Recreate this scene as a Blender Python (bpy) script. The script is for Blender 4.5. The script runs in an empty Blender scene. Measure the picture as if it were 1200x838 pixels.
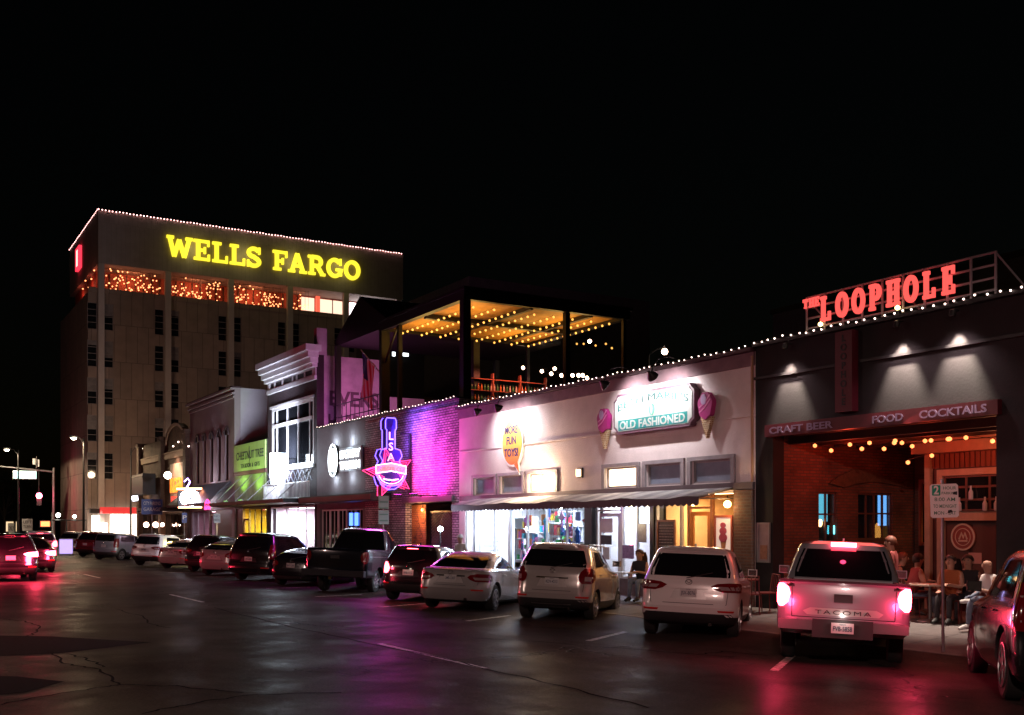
import bpy, bmesh, math, random
from mathutils import Matrix, Vector
random.seed(7)
R = math.radians; PI = math.pi; sin = math.sin; cos = math.cos
C = bpy.context.scene.collection
sc = bpy.context.scene
# ------------------------------------------------------------ camera, sky, exposure
FOC, CXP, HOR, EYE = 1234.0, 600.0, 616.0, 1.95     # focal length and horizon measured on the photograph (1200 px wide)
YAW = math.atan(744/1234.0)
cam_d = bpy.data.cameras.new('camera'); cam = bpy.data.objects.new('camera', cam_d); C.objects.link(cam)
cam.location = (0, 0, EYE); cam.rotation_euler = (R(90), 0, -YAW)
cam_d.sensor_width = 36; cam_d.lens = 36*FOC/1200
cam_d.shift_y = (HOR-419)/1200.0
cam_d.clip_end = 2000; cam_d.clip_start = .1
sc.camera = cam
w = bpy.data.worlds.new('World'); sc.world = w; w.use_nodes = True
nt = w.node_tree; bg = nt.nodes['Background']
sky = nt.nodes.new('ShaderNodeTexSky'); sky.sky_type = 'NISHITA'; sky.sun_disc = False
sky.sun_elevation = R(2); sky.sun_rotation = R(250)
nt.links.new(sky.outputs[0], bg.inputs[0]); bg.inputs[1].default_value = 0.0006
sc.view_settings.view_transform = 'Standard'; sc.view_settings.look = 'None'
sc.view_settings.exposure = .3; sc.view_settings.gamma = 1
sc.cycles.use_denoising = True; sc.cycles.use_light_tree = True
sc.cycles.sample_clamp_indirect = 4; sc.cycles.max_bounces = 5; sc.cycles.diffuse_bounces = 2
sc.cycles.glossy_bounces = 3; sc.cycles.transparent_max_bounces = 10; sc.cycles.caustics_reflective = False
sc.cycles.caustics_refractive = False

def FX(px, py, X=17.5):          # a point of the photograph on the plane X = const (facades) -> world Y, Z
    t = (px-CXP)/FOC; dx = sin(YAW)+t*cos(YAW); dy = cos(YAW)-t*sin(YAW); k = X/dx
    return k*dy, EYE+k*(HOR-py)/FOC
def gz(X):                       # ground height: the road falls towards the kerb, the sidewalk rises to the shops
    if X < 9.5: return 0.0
    if X < 14.8: return -(X-9.5)*.045
    if X < 17.5: return -.135+(X-14.8)*.07
    return .054
# ------------------------------------------------------------ helpers
class MB:
    def __init__(s): s.v = []; s.f = []; s.m = []
    def add(s, vs, fs, mi=0):
        o = len(s.v); s.v += [tuple(v) for v in vs]; s.f += [tuple(i+o for i in f) for f in fs]; s.m += [mi]*len(fs); return s
    def box(s, x0, x1, y0, y1, z0, z1, mi=0):
        return s.add([(x0,y0,z0),(x1,y0,z0),(x1,y1,z0),(x0,y1,z0),(x0,y0,z1),(x1,y0,z1),(x1,y1,z1),(x0,y1,z1)],
            [(0,3,2,1),(4,5,6,7),(0,1,5,4),(1,2,6,5),(2,3,7,6),(3,0,4,7)], mi)
    def tube(s, p, r, n=6, closed=False, mi=0):
        p = [Vector(q) for q in p]; N = len(p); rr = r if isinstance(r, (list, tuple)) else [r]*N
        vs = []; up = None
        for i in range(N):
            a = p[i-1] if (i or closed) else p[i]; b = p[(i+1) % N] if (i < N-1 or closed) else p[i]
            d = (b-a).normalized() if (b-a).length > 1e-9 else Vector((0,0,1))
            if up is None: up = d.orthogonal().normalized()
            up = (up-d*up.dot(d)); up = up.normalized() if up.length > 1e-6 else d.orthogonal().normalized()
            sd = d.cross(up)
            for k in range(n):
                t = 2*PI*k/n; vs.append(p[i]+(up*cos(t)+sd*sin(t))*rr[i])
        fs = []
        for i in range(N if closed else N-1):
            j = (i+1) % N
            for k in range(n):
                l = (k+1) % n; fs.append((i*n+k, i*n+l, j*n+l, j*n+k))
        if not closed: fs += [tuple(range(n))[::-1], tuple((N-1)*n+k for k in range(n))]
        return s.add(vs, fs, mi)
    def prism(s, poly, f, d0, d1, mi=0):      # poly of (a, b); f(a, b, d) -> xyz
        n = len(poly)
        return s.add([f(a, b, d0) for a, b in poly]+[f(a, b, d1) for a, b in poly],
            [tuple(range(n))[::-1], tuple(range(n, 2*n))]+[(i, (i+1) % n, n+(i+1) % n, n+i) for i in range(n)], mi)
    def lathe(s, prof, c, ax='z', n=16, mi=0):
        vs = []
        for r, h in prof:
            for k in range(n):
                t = 2*PI*k/n; a, b = r*cos(t), r*sin(t)
                q = (a, b, h) if ax == 'z' else ((a, h, b) if ax == 'y' else (h, a, b))
                vs.append((c[0]+q[0], c[1]+q[1], c[2]+q[2]))
        m = len(prof); fs = [(i*n+k, i*n+(k+1) % n, (i+1)*n+(k+1) % n, (i+1)*n+k) for i in range(m-1) for k in range(n)]
        fs += [tuple(range(n))[::-1], tuple((m-1)*n+k for k in range(n))]
        return s.add(vs, fs, mi)
    def ribbon(s, pts, t, f, d0, d1, closed=False, mi=0):
        n = len(pts); L = []; Rr = []
        for i in range(n):
            a = Vector(pts[i-1]) if (i or closed) else None; b = Vector(pts[i]); c = Vector(pts[(i+1) % n]) if (i < n-1 or closed) else None
            d1_ = (b-a).normalized() if a is not None else (c-b).normalized(); d2_ = (c-b).normalized() if c is not None else d1_
            n1 = Vector((-d1_.y, d1_.x)); n2 = Vector((-d2_.y, d2_.x)); m = n1+n2
            m = m.normalized() if m.length > .2 else n1; q = min(1.6, 1/max(.4, m.dot(n1)))*t/2
            L.append(b+m*q); Rr.append(b-m*q)
        vs = [f(p.x, p.y, d0) for p in L]+[f(p.x, p.y, d0) for p in Rr]+[f(p.x, p.y, d1) for p in L]+[f(p.x, p.y, d1) for p in Rr]
        fs = []
        for i in range(n if closed else n-1):
            j = (i+1) % n
            fs += [(i, j, n+j, n+i), (2*n+i, 3*n+i, 3*n+j, 2*n+j), (i, 2*n+i, 2*n+j, j), (n+i, n+j, 3*n+j, 3*n+i)]
        if not closed: fs += [(0, n, 3*n, 2*n), (n-1, 3*n-1, 4*n-1, 2*n-1)]
        return s.add(vs, fs, mi)
    def each(s, name, mats, parent=None, smooth=False):      # one object per separate piece
        par = list(range(len(s.v)))
        def fd(i):
            while par[i] != i: par[i] = par[par[i]]; i = par[i]
            return i
        for f in s.f:
            for i in f[1:]: par[fd(i)] = fd(f[0])
        gr = {}
        for f, m in zip(s.f, s.m): gr.setdefault(fd(f[0]), []).append((f, m))
        out = []
        for g in gr.values():
            mb = MB()
            if getattr(s, 'local', False): mb.local = True
            ids = sorted({i for f, _ in g for i in f}); mp = {i: k for k, i in enumerate(ids)}
            mb.v = [s.v[i] for i in ids]; mb.f = [tuple(mp[i] for i in f) for f, _ in g]; mb.m = [m for _, m in g]
            out.append(mb.build(name, mats, parent, smooth))
        return out
    def build(s, name, mats, parent=None, smooth=False, recalc=True):
        me = bpy.data.meshes.new(name)
        org = Vector((0,0,0))
        if parent is not None:
            pm = wmat(parent); inv = pm.inverted(); vs = [inv @ Vector(v) for v in s.v] if not getattr(s, 'local', False) else s.v
        else: vs = s.v
        me.from_pydata([tuple(v) for v in vs], [], s.f)
        for m in (mats if isinstance(mats, (list, tuple)) else [mats]): me.materials.append(m)
        me.polygons.foreach_set('material_index', s.m)
        if recalc:
            b = bmesh.new(); b.from_mesh(me); bmesh.ops.recalc_face_normals(b, faces=b.faces); b.to_mesh(me); b.free()
        if smooth:
            me.polygons.foreach_set('use_smooth', [True]*len(me.polygons))
            try: me.set_sharp_from_angle(angle=R(35))
            except Exception: pass
        me.update()
        o = bpy.data.objects.new(name, me); C.objects.link(o)
        if parent is not None: o.parent = parent
        return o
def wmat(o):
    m = o.matrix_basis.copy() if o.parent is None else wmat(o.parent) @ o.matrix_basis
    return m
def LM(): m = MB(); m.local = True; return m
def bx(name, mat, parent, *b): return MB().box(*b).build(name, mat, parent)
def tag(o, label, cat, group=None, kind=None):
    if label: o['label'] = label
    if cat: o['category'] = cat
    if group: o['group'] = group
    if kind: o['kind'] = kind
    return o
def thing(name, label, cat, loc=(0,0,0), rz=0, group=None):
    o = bpy.data.objects.new(name, None); C.objects.link(o); o.location = loc; o.rotation_euler = (0,0,rz)
    o.empty_display_size = .2
    return tag(o, label, cat, group)
def copy_child(o, parent):
    c = o.copy(); C.objects.link(c); c.parent = parent; return c
def face_west(Y0, Z0, X0):           # text/sign plane seen from the street: a runs to the right (-Y), b up, d towards the viewer (-X)
    return lambda a, b, d=0: (X0-d, Y0-a, Z0+b)
def face_south(X0, Z0, Y0):
    return lambda a, b, d=0: (X0+a, Y0-d, Z0+b)
def text_mb(txt, size, f, depth=.02, width=None, bold=0.0, space=1.0, center=True, arc=None):
    cu = bpy.data.curves.new('t', 'FONT'); cu.body = txt; cu.size = size; cu.extrude = depth/2; cu.offset = bold*size
    cu.space_character = space; cu.resolution_u = 3
    if center: cu.align_x = 'CENTER'
    ob = bpy.data.objects.new('t', cu); me = bpy.data.meshes.new_from_object(ob)
    xs = [v.co.x for v in me.vertices]; k = 1
    if width and xs: k = width/(max(xs)-min(xs))
    mb = MB()
    def g(v):
        a, b = v.co.x*k, v.co.y
        if arc: b += arc(a)
        return f(a, b, v.co.z+depth/2)
    mb.add([g(v) for v in me.vertices], [tuple(p.vertices) for p in me.polygons])
    bpy.data.objects.remove(ob); bpy.data.curves.remove(cu); bpy.data.meshes.remove(me)
    return mb
# ------------------------------------------------------------ materials
MATS = {}
def N(nt, t, **k):
    n = nt.nodes.new(t)
    for a, b in k.items(): setattr(n, a, b)
    return n
def mat(name, col, rough=.6, metal=0, var=.0, vscale=3, bump=0, bscale=40, spec=.5, coat=0, rvar=0):
    if name in MATS: return MATS[name]
    m = bpy.data.materials.new(name); m.use_nodes = True; nt = m.node_tree; p = nt.nodes['Principled BSDF']
    p.inputs['Base Color'].default_value = (*col, 1); p.inputs['Roughness'].default_value = rough; p.inputs['Metallic'].default_value = metal
    p.inputs['Specular IOR Level'].default_value = spec; p.inputs['Coat Weight'].default_value = coat; p.inputs['Coat Roughness'].default_value = .06
    if var or bump or rvar:
        tc = N(nt, 'ShaderNodeTexCoord')
        g = N(nt, 'ShaderNodeNewGeometry')
        no = N(nt, 'ShaderNodeTexNoise'); no.inputs['Scale'].default_value = vscale; no.inputs['Detail'].default_value = 6; no.inputs['Roughness'].default_value = .65
        nt.links.new(g.outputs['Position'], no.inputs['Vector'])
        if var:
            mr = N(nt, 'ShaderNodeMapRange'); mr.inputs[1].default_value = .3; mr.inputs[2].default_value = .7; mr.inputs[3].default_value = 1-var; mr.inputs[4].default_value = 1+var
            nt.links.new(no.outputs[0], mr.inputs[0])
            mx = N(nt, 'ShaderNodeVectorMath', operation='SCALE'); mx.inputs[0].default_value = col
            nt.links.new(mr.outputs[0], mx.inputs['Scale']); nt.links.new(mx.outputs[0], p.inputs['Base Color'])
        if rvar:
            m2 = N(nt, 'ShaderNodeMapRange'); m2.inputs[1].default_value = .35; m2.inputs[2].default_value = .65; m2.inputs[3].default_value = rough-rvar; m2.inputs[4].default_value = rough+rvar
            nt.links.new(no.outputs[0], m2.inputs[0]); nt.links.new(m2.outputs[0], p.inputs['Roughness'])
        if bump:
            n2 = N(nt, 'ShaderNodeTexNoise'); n2.inputs['Scale'].default_value = bscale; n2.inputs['Detail'].default_value = 5
            nt.links.new(g.outputs['Position'], n2.inputs['Vector'])
            b = N(nt, 'ShaderNodeBump'); b.inputs['Strength'].default_value = bump; b.inputs['Distance'].default_value = .02
            nt.links.new(n2.outputs[0], b.inputs['Height']); nt.links.new(b.outputs[0], p.inputs['Normal'])
    MATS[name] = m; return m
def emis(name, col, strength, base=None):
    if name in MATS: return MATS[name]
    m = bpy.data.materials.new(name); m.use_nodes = True; p = m.node_tree.nodes['Principled BSDF']
    p.inputs['Base Color'].default_value = (*(base or [c*.5 for c in col]), 1); p.inputs['Emission Color'].default_value = (*col, 1); p.inputs['Emission Strength'].default_value = strength
    p.inputs['Roughness'].default_value = .5
    MATS[name] = m; return m
def brick(name, c1, c2, mortar, scale=1.0, bw=.21, bh=.072, rough=.85, bump=.6, mort=.012, nvar=.4):
    if name in MATS: return MATS[name]
    m = bpy.data.materials.new(name); m.use_nodes = True; nt = m.node_tree; p = nt.nodes['Principled BSDF']; p.inputs['Roughness'].default_value = rough
    g = N(nt, 'ShaderNodeNewGeometry'); sp = N(nt, 'ShaderNodeSeparateXYZ'); nt.links.new(g.outputs['Position'], sp.inputs[0])
    ad = N(nt, 'ShaderNodeMath', operation='ADD'); nt.links.new(sp.outputs[0], ad.inputs[0]); nt.links.new(sp.outputs[1], ad.inputs[1])
    cb = N(nt, 'ShaderNodeCombineXYZ'); nt.links.new(ad.outputs[0], cb.inputs[0]); nt.links.new(sp.outputs[2], cb.inputs[1])
    b = N(nt, 'ShaderNodeTexBrick'); b.inputs['Scale'].default_value = 1; b.inputs['Brick Width'].default_value = bw; b.inputs['Row Height'].default_value = bh
    b.inputs['Mortar Size'].default_value = mort; b.inputs['Mortar Smooth'].default_value = .3; b.inputs['Bias'].default_value = -.2
    b.inputs['Color1'].default_value = (*c1, 1); b.inputs['Color2'].default_value = (*c2, 1); b.inputs['Mortar'].default_value = (*mortar, 1)
    nt.links.new(cb.outputs[0], b.inputs['Vector'])
    no = N(nt, 'ShaderNodeTexNoise'); no.inputs['Scale'].default_value = 1.3; no.inputs['Detail'].default_value = 8; nt.links.new(g.outputs['Position'], no.inputs['Vector'])
    mr = N(nt, 'ShaderNodeMapRange'); mr.inputs[1].default_value = .3; mr.inputs[2].default_value = .7; mr.inputs[3].default_value = 1-nvar; mr.inputs[4].default_value = 1+nvar*.75; nt.links.new(no.outputs[0], mr.inputs[0])
    mx = N(nt, 'ShaderNodeVectorMath', operation='SCALE'); nt.links.new(b.outputs[0], mx.inputs[0]); nt.links.new(mr.outputs[0], mx.inputs['Scale']); nt.links.new(mx.outputs[0], p.inputs['Base Color'])
    bp = N(nt, 'ShaderNodeBump'); bp.inputs['Strength'].default_value = bump; bp.inputs['Distance'].default_value = -.012
    nt.links.new(b.outputs['Fac'], bp.inputs['Height'])
    n2 = N(nt, 'ShaderNodeTexNoise'); n2.inputs['Scale'].default_value = 30; nt.links.new(g.outputs['Position'], n2.inputs['Vector'])
    b2 = N(nt, 'ShaderNodeBump'); b2.inputs['Strength'].default_value = .4; b2.inputs['Distance'].default_value = .01; nt.links.new(n2.outputs[0], b2.inputs['Height']); nt.links.new(bp.outputs[0], b2.inputs['Normal'])
    nt.links.new(b2.outputs[0], p.inputs['Normal'])
    MATS[name] = m; return m
def glass_thin(name='window_glass', tint=(.9,.95,1), fac=.12):
    if name in MATS: return MATS[name]
    m = bpy.data.materials.new(name); m.use_nodes = True; nt = m.node_tree; nt.nodes.remove(nt.nodes['Principled BSDF'])
    t = N(nt, 'ShaderNodeBsdfTransparent'); t.inputs[0].default_value = (*tint, 1); g = N(nt, 'ShaderNodeBsdfGlossy'); g.inputs['Roughness'].default_value = .03
    mx = N(nt, 'ShaderNodeMixShader'); mx.inputs[0].default_value = fac; nt.links.new(t.outputs[0], mx.inputs[1]); nt.links.new(g.outputs[0], mx.inputs[2])
    nt.links.new(mx.outputs[0], nt.nodes['Material Output'].inputs[0]); MATS[name] = m; return m
def asphalt():
    m = bpy.data.materials.new('asphalt'); m.use_nodes = True; nt = m.node_tree; p = nt.nodes['Principled BSDF']; L = nt.links.new
    g = N(nt, 'ShaderNodeNewGeometry')
    def noise(sc_, det=6, vec=None, rough=.6):
        n = N(nt, 'ShaderNodeTexNoise'); n.inputs['Scale'].default_value = sc_; n.inputs['Detail'].default_value = det; n.inputs['Roughness'].default_value = rough
        L(vec or g.outputs['Position'], n.inputs['Vector']); return n.outputs[0]
    def rng(i, a, b, c, d):
        r = N(nt, 'ShaderNodeMapRange'); L(i, r.inputs[0])
        for k, v in enumerate((a, b, c, d)): r.inputs[k+1].default_value = v
        return r.outputs[0]
    big = noise(.22, 8); fine = noise(26, 6, None, .85)
    mp = N(nt, 'ShaderNodeMapping'); mp.inputs['Scale'].default_value = (1.2, .12, 1); L(g.outputs['Position'], mp.inputs[0]); streak = noise(1.6, 5, mp.outputs[0])
    k1 = rng(big, .3, .7, .65, 1.25); k2 = rng(fine, .34, .66, .35, 1.9); k3 = rng(streak, .35, .65, .88, 1.1)
    mul = N(nt, 'ShaderNodeMath', operation='MULTIPLY'); L(k1, mul.inputs[0]); L(k2, mul.inputs[1])
    mu2 = N(nt, 'ShaderNodeMath', operation='MULTIPLY'); L(mul.outputs[0], mu2.inputs[0]); L(k3, mu2.inputs[1])
    # cracks: warped voronoi edges, sealed with dark tar where a mask allows
    wn = N(nt, 'ShaderNodeTexNoise'); wn.inputs['Scale'].default_value = .9; wn.inputs['Detail'].default_value = 5; L(g.outputs['Position'], wn.inputs['Vector'])
    wv = N(nt, 'ShaderNodeVectorMath', operation='SCALE'); L(wn.outputs['Color'], wv.inputs[0]); wv.inputs['Scale'].default_value = 1.8
    wa = N(nt, 'ShaderNodeVectorMath', operation='ADD'); L(g.outputs['Position'], wa.inputs[0]); L(wv.outputs[0], wa.inputs[1])
    vo = N(nt, 'ShaderNodeTexVoronoi', feature='DISTANCE_TO_EDGE'); vo.inputs['Scale'].default_value = .27; L(wa.outputs[0], vo.inputs['Vector'])
    ck = rng(vo.outputs['Distance'], .002, .009, 1, 0); msk = rng(noise(.16, 2), .47, .56, 0, 1)
    cm = N(nt, 'ShaderNodeMath', operation='MULTIPLY'); L(ck, cm.inputs[0]); L(msk, cm.inputs[1])
    sc1 = N(nt, 'ShaderNodeVectorMath', operation='SCALE'); sc1.inputs[0].default_value = (.036, .025, .023); L(mu2.outputs[0], sc1.inputs['Scale'])
    mx = N(nt, 'ShaderNodeMix', data_type='RGBA'); L(cm.outputs[0], mx.inputs[0]); L(sc1.outputs[0], mx.inputs[6]); mx.inputs[7].default_value = (.006, .006, .006, 1)
    L(mx.outputs[2], p.inputs['Base Color'])
    gl = N(nt, 'ShaderNodeBsdfGlossy'); L(rng(noise(.8, 5), .35, .65, .3, .48), gl.inputs['Roughness']); ms = N(nt, 'ShaderNodeMixShader'); L(rng(noise(.5, 6), .3, .7, .035, .1), ms.inputs[0]); L(p.outputs[0], ms.inputs[1]); L(gl.outputs[0], ms.inputs[2]); L(ms.outputs[0], nt.nodes['Material Output'].inputs[0])
    p.inputs['Specular IOR Level'].default_value = 0
    b = N(nt, 'ShaderNodeBump'); b.inputs['Strength'].default_value = .25; b.inputs['Distance'].default_value = .006; L(noise(16, 4, None, .7), b.inputs['Height'])
    b2 = N(nt, 'ShaderNodeBump'); b2.inputs['Strength'].default_value = .5; b2.inputs['Distance'].default_value = .02; b2.invert = True; L(cm.outputs[0], b2.inputs['Height']); L(b.outputs[0], b2.inputs['Normal'])
    b3 = N(nt, 'ShaderNodeBump'); b3.inputs['Strength'].default_value = .3; b3.inputs['Distance'].default_value = .05; L(noise(2.5, 4), b3.inputs['Height']); L(b2.outputs[0], b3.inputs['Normal'])
    L(b3.outputs[0], p.inputs['Normal']); L(b3.outputs[0], gl.inputs['Normal']); return m
def worn_paint(name, col):
    m = bpy.data.materials.new(name); m.use_nodes = True; nt = m.node_tree; p = nt.nodes['Principled BSDF']; L = nt.links.new
    g = N(nt, 'ShaderNodeNewGeometry'); n = N(nt, 'ShaderNodeTexNoise'); n.inputs['Scale'].default_value = 9; n.inputs['Detail'].default_value = 9; n.inputs['Roughness'].default_value = .75; L(g.outputs['Position'], n.inputs['Vector'])
    r = N(nt, 'ShaderNodeMapRange'); L(n.outputs[0], r.inputs[0]); r.inputs[1].default_value = .42; r.inputs[2].default_value = .56
    mx = N(nt, 'ShaderNodeMix', data_type='RGBA'); L(r.outputs[0], mx.inputs[0]); mx.inputs[6].default_value = (.05, .045, .042, 1); mx.inputs[7].default_value = (*col, 1); L(mx.outputs[2], p.inputs['Base Color'])
    p.inputs['Roughness'].default_value = .55; return m

M_conc = mat('sidewalk_concrete', (.13,.115,.115), .8, var=.25, vscale=2.5, bump=.3, bscale=60)
M_kerb = mat('kerb_concrete', (.18,.165,.16), .8, var=.3, vscale=4, bump=.3)
M_dark = mat('dark_paint', (.012,.011,.013), .5, var=.3, vscale=4)
M_black = mat('black_metal', (.012,.012,.013), .4, bump=.05)
M_steel = mat('galvanised_steel', (.33,.33,.34), .45, .7, var=.15)
M_white = mat('white_trim', (.62,.62,.62), .5, var=.1)
M_wood = mat('warm_wood', (.32,.13,.05), .5, var=.25, vscale=8)
M_glass = glass_thin()
M_gdark = mat('dark_glass', (.01,.011,.014), .06, spec=.8)
M_tar = mat('roof_tar', (.02,.02,.022), .9, var=.3)
def lamp(name, kind, loc, energy, col, parent=None, size=.2, spot=None, target=None, blend=.6, spec=None, sy=None):
    ld = bpy.data.lights.new(name, kind); ld.energy = energy; ld.color = col
    if kind == 'AREA':
        ld.size = size
        if sy: ld.shape = 'RECTANGLE'; ld.size_y = sy
    else: ld.shadow_soft_size = size
    if kind == 'SPOT': ld.spot_size = R(spot); ld.spot_blend = blend
    o = bpy.data.objects.new(name, ld); C.objects.link(o)
    if parent is not None:
        o.parent = parent; o.location = wmat(parent).inverted() @ Vector(loc); inv = wmat(parent).to_quaternion().inverted()
    else: o.location = loc; inv = None
    if target is not None:
        q = (Vector(target)-Vector(loc)).to_track_quat('-Z', 'Y')
        if inv: q = inv @ q
        o.rotation_mode = 'QUATERNION'; o.rotation_quaternion = q
    return o
BULB_ME = {}
def bulb_mesh(r, m):
    k = (round(r, 4), m.name)
    if k not in BULB_ME:
        b = bmesh.new(); bmesh.ops.create_icosphere(b, subdivisions=1, radius=r)
        me = bpy.data.meshes.new('bulb'); b.to_mesh(me); b.free(); me.materials.append(m); BULB_ME[k] = me
    return BULB_ME[k]
def light_string(label, pts, r, m, group=None, wire=True, cap=100, name='light_string', cat='string lights'):
    if len(pts) > 30 and wire: pts = [(p[0]+.01*sin(i*2.7), p[1]+.03*sin(i*5.1), p[2]-.035*abs(sin(i*PI/7))+.012*sin(i*3.3)) for i, p in enumerate(pts)]
    t = thing(name, label, cat, pts[0], 0, group); me = bulb_mesh(r, m); o0 = Vector(pts[0])
    if wire:
        wp = [(p[0], p[1], p[2]+r*1.1) for p in pts]; MB().tube(wp, .006, 4).build('cable', M_black, t)
    for p in pts[:cap]:
        o = bpy.data.objects.new('bulb', me); C.objects.link(o); o.parent = t; o.location = Vector(p)-o0
    if len(pts) > cap:
        mb = MB()
        for p in pts[cap:]:
            mb.add([Vector(v.co)+Vector(p) for v in me.vertices], [tuple(f.vertices) for f in me.polygons])
        b = mb.build('bulb', m, t); b['kind'] = 'stuff'
    return t
# ------------------------------------------------------------ ground, road, sidewalk
bx('ground', mat('bare_ground', (.05,.045,.04), .9, var=.3), None, -400, 500, -200, 700, -.62, -.6)['kind'] = 'structure'
def sheet(name, xs, y0, y1, m, zf=gz, dz=0):
    mb = MB(); ys = [y0+(y1-y0)*i/24 for i in range(25)]
    vs = [(x, y, zf(x)+dz) for y in ys for x in xs]; n = len(xs)
    mb.add(vs, [(j*n+i, j*n+i+1, (j+1)*n+i+1, (j+1)*n+i) for j in range(24) for i in range(n-1)])
    o = mb.build(name, m, None, recalc=False); o['kind'] = 'structure'; return o
A = asphalt()
road = sheet('road', [-4.5, 0, 5, 9.5, 11, 12.5, 14.8], -60, 400, A)
sheet('cross_street', [14.8, 20, 40, 160], 87.2, 99.6, A, lambda x: -.292)
def walkblock(name, y0, y1, x1=17.62, m=M_conc):
    mb = MB(); xs = [14.98, 17.5, x1]
    n = max(2, int((y1-y0)/1.5))
    for i in range(n):                       # scored slabs with open joints
        a = y0+(y1-y0)*i/n+.006; b = y0+(y1-y0)*(i+1)/n-.006
        for (p, q) in ((14.985, 16.25), (16.262, 17.5)):
            mb.add([(p,a,gz(p)),(q,a,gz(q)),(q,b,gz(q)),(p,b,gz(p)),(p,a,-.5),(q,a,-.5),(q,b,-.5),(p,b,-.5)], [(0,1,2,3),(4,7,6,5),(0,4,5,1),(1,5,6,2),(2,6,7,3),(3,7,4,0)])
    if x1 > 17.6: mb.box(17.5, x1, y0, y1, -.5, .0)
    o = mb.build(name, m); o['kind'] = 'structure'
    kb = MB()
    for i in range(int((y1-y0)/3)+1):
        a = y0+i*3+.004; b = min(y1, a+2.992)
        if b > a: kb.prism([(14.8,-.5),(14.8,gz(14.85)-.03),(14.83,gz(14.85)),(14.98,gz(14.98)),(14.98,-.5)], lambda p, q, d: (p, d, q), a, b)
    k = kb.build('kerb', M_kerb); k['kind'] = 'structure'
walkblock('sidewalk', -30, 87.2, 17.502)
walkblock('sidewalk', 99.6, 150, 17.502)
bx('sidewalk', M_conc, None, 17.51, 60, 99.6, 102.4, -.5, .03)['kind'] = 'structure'
bx('sidewalk', M_conc, None, 17.51, 42, 85.3, 87.2, -.5, .03)['kind'] = 'structure'
nb = MB(); nb.box(-9, -4.5, -60, 87, -.5, .14); nb.build('sidewalk', M_conc)['kind'] = 'structure'
bx('lawn', mat('lawn', (.03,.05,.02), .9, var=.4, vscale=12), None, -80, -9.01, -60, 87, -.5, .12)['kind'] = 'structure'
# painted lines
Wp = worn_paint('worn_white_paint', (.6,.58,.56))
mk = MB()
def strip(x0, y0, x1, y1, wd, dz=.004):
    d = Vector((x1-x0, y1-y0)).normalized(); n = Vector((-d.y, d.x))*wd/2; k = 6
    for i in range(k):
        a = (x0+(x1-x0)*i/k, y0+(y1-y0)*i/k); b = (x0+(x1-x0)*(i+1)/k, y0+(y1-y0)*(i+1)/k)
        mk.add([(a[0]+n.x, a[1]+n.y, gz(a[0]+n.x)+dz), (a[0]-n.x, a[1]-n.y, gz(a[0]-n.x)+dz), (b[0]-n.x, b[1]-n.y, gz(b[0]-n.x)+dz), (b[0]+n.x, b[1]+n.y, gz(b[0]+n.x)+dz)], [(0,1,2,3)])
for y in (-1.5, 12.5, 27, 41.5, 56, 70.5): strip(7.1, y, 7.1, y+3.5, .1)
for i in range(18):
    y = 14.93+4.4*(i-3)
    if abs(y-60) > 3: strip(10.55, y, 14.6, y+3.243, .12)
o = mk.build('road_markings', Wp, recalc=False); o['kind'] = 'structure'
# long tar-sealed cracks seen in the foreground
tar = MB(); Mt = mat('crack_sealant', (.004,.003,.003), .9, spec=.03)
def crack(px, wd=.035):
    pts = []
    for a, b in zip(px, px[1:]):
        for k in range(6):
            t = k/6; x = a[0]+(b[0]-a[0])*t; y = a[1]+(b[1]-a[1])*t
            pts.append((x+random.uniform(-.05,.05), y+random.uniform(-.05,.05)))
    pts.append(px[-1])
    for i in range(len(pts)-1):
        a, b = Vector(pts[i]), Vector(pts[i+1]); d = (b-a).normalized(); n = Vector((-d.y, d.x)); w0 = wd*(.5+.5*abs(sin(i*1.7))); w1 = wd*(.5+.5*abs(sin((i+1)*1.7)))
        z0 = gz(a.x)+.005; z1 = gz(b.x)+.005
        tar.add([(*(a+n*w0), z0), (*(a-n*w0), z0), (*(b-n*w1), z1), (*(b+n*w1), z1)], [(0,1,2,3)])
def Gp(px, py):
    k = EYE*FOC/(py-HOR); t = (px-CXP)/FOC; return (k*(sin(YAW)+t*cos(YAW)), k*(cos(YAW)-t*sin(YAW)))
for c in ([(0,725),(30,728),(48,736),(38,744),(15,750)], [(135,714),(165,722),(178,732),(200,736)], [(60,762),(75,778),(110,783),(133,797),(145,802),(215,805),(285,812)], [(0,826),(60,815),(110,807),(145,802)],
          [(75,766),(100,772),(122,782)], [(170,836),(230,824),(290,815),(400,812)], [(250,712),(330,732),(420,752),(520,772),(640,800),(760,830)], [(560,748),(700,756),(860,764)], [(820,762),(850,756),(900,760)]):
    crack([Gp(*p) for p in c], .022)
o = tar.build('crack_seal', Mt, recalc=False); o['kind'] = 'structure'
# cast shadows painted as dark flat sheets on the near lane
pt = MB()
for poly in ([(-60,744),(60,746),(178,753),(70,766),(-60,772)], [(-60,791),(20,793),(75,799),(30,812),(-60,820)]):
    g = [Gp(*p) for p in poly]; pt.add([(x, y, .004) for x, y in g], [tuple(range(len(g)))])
o = pt.build('painted_road_shadow', mat('shadow_asphalt', (.006,.0055,.006), .9, var=.3, vscale=20, spec=.03)); o['kind'] = 'structure'

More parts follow.
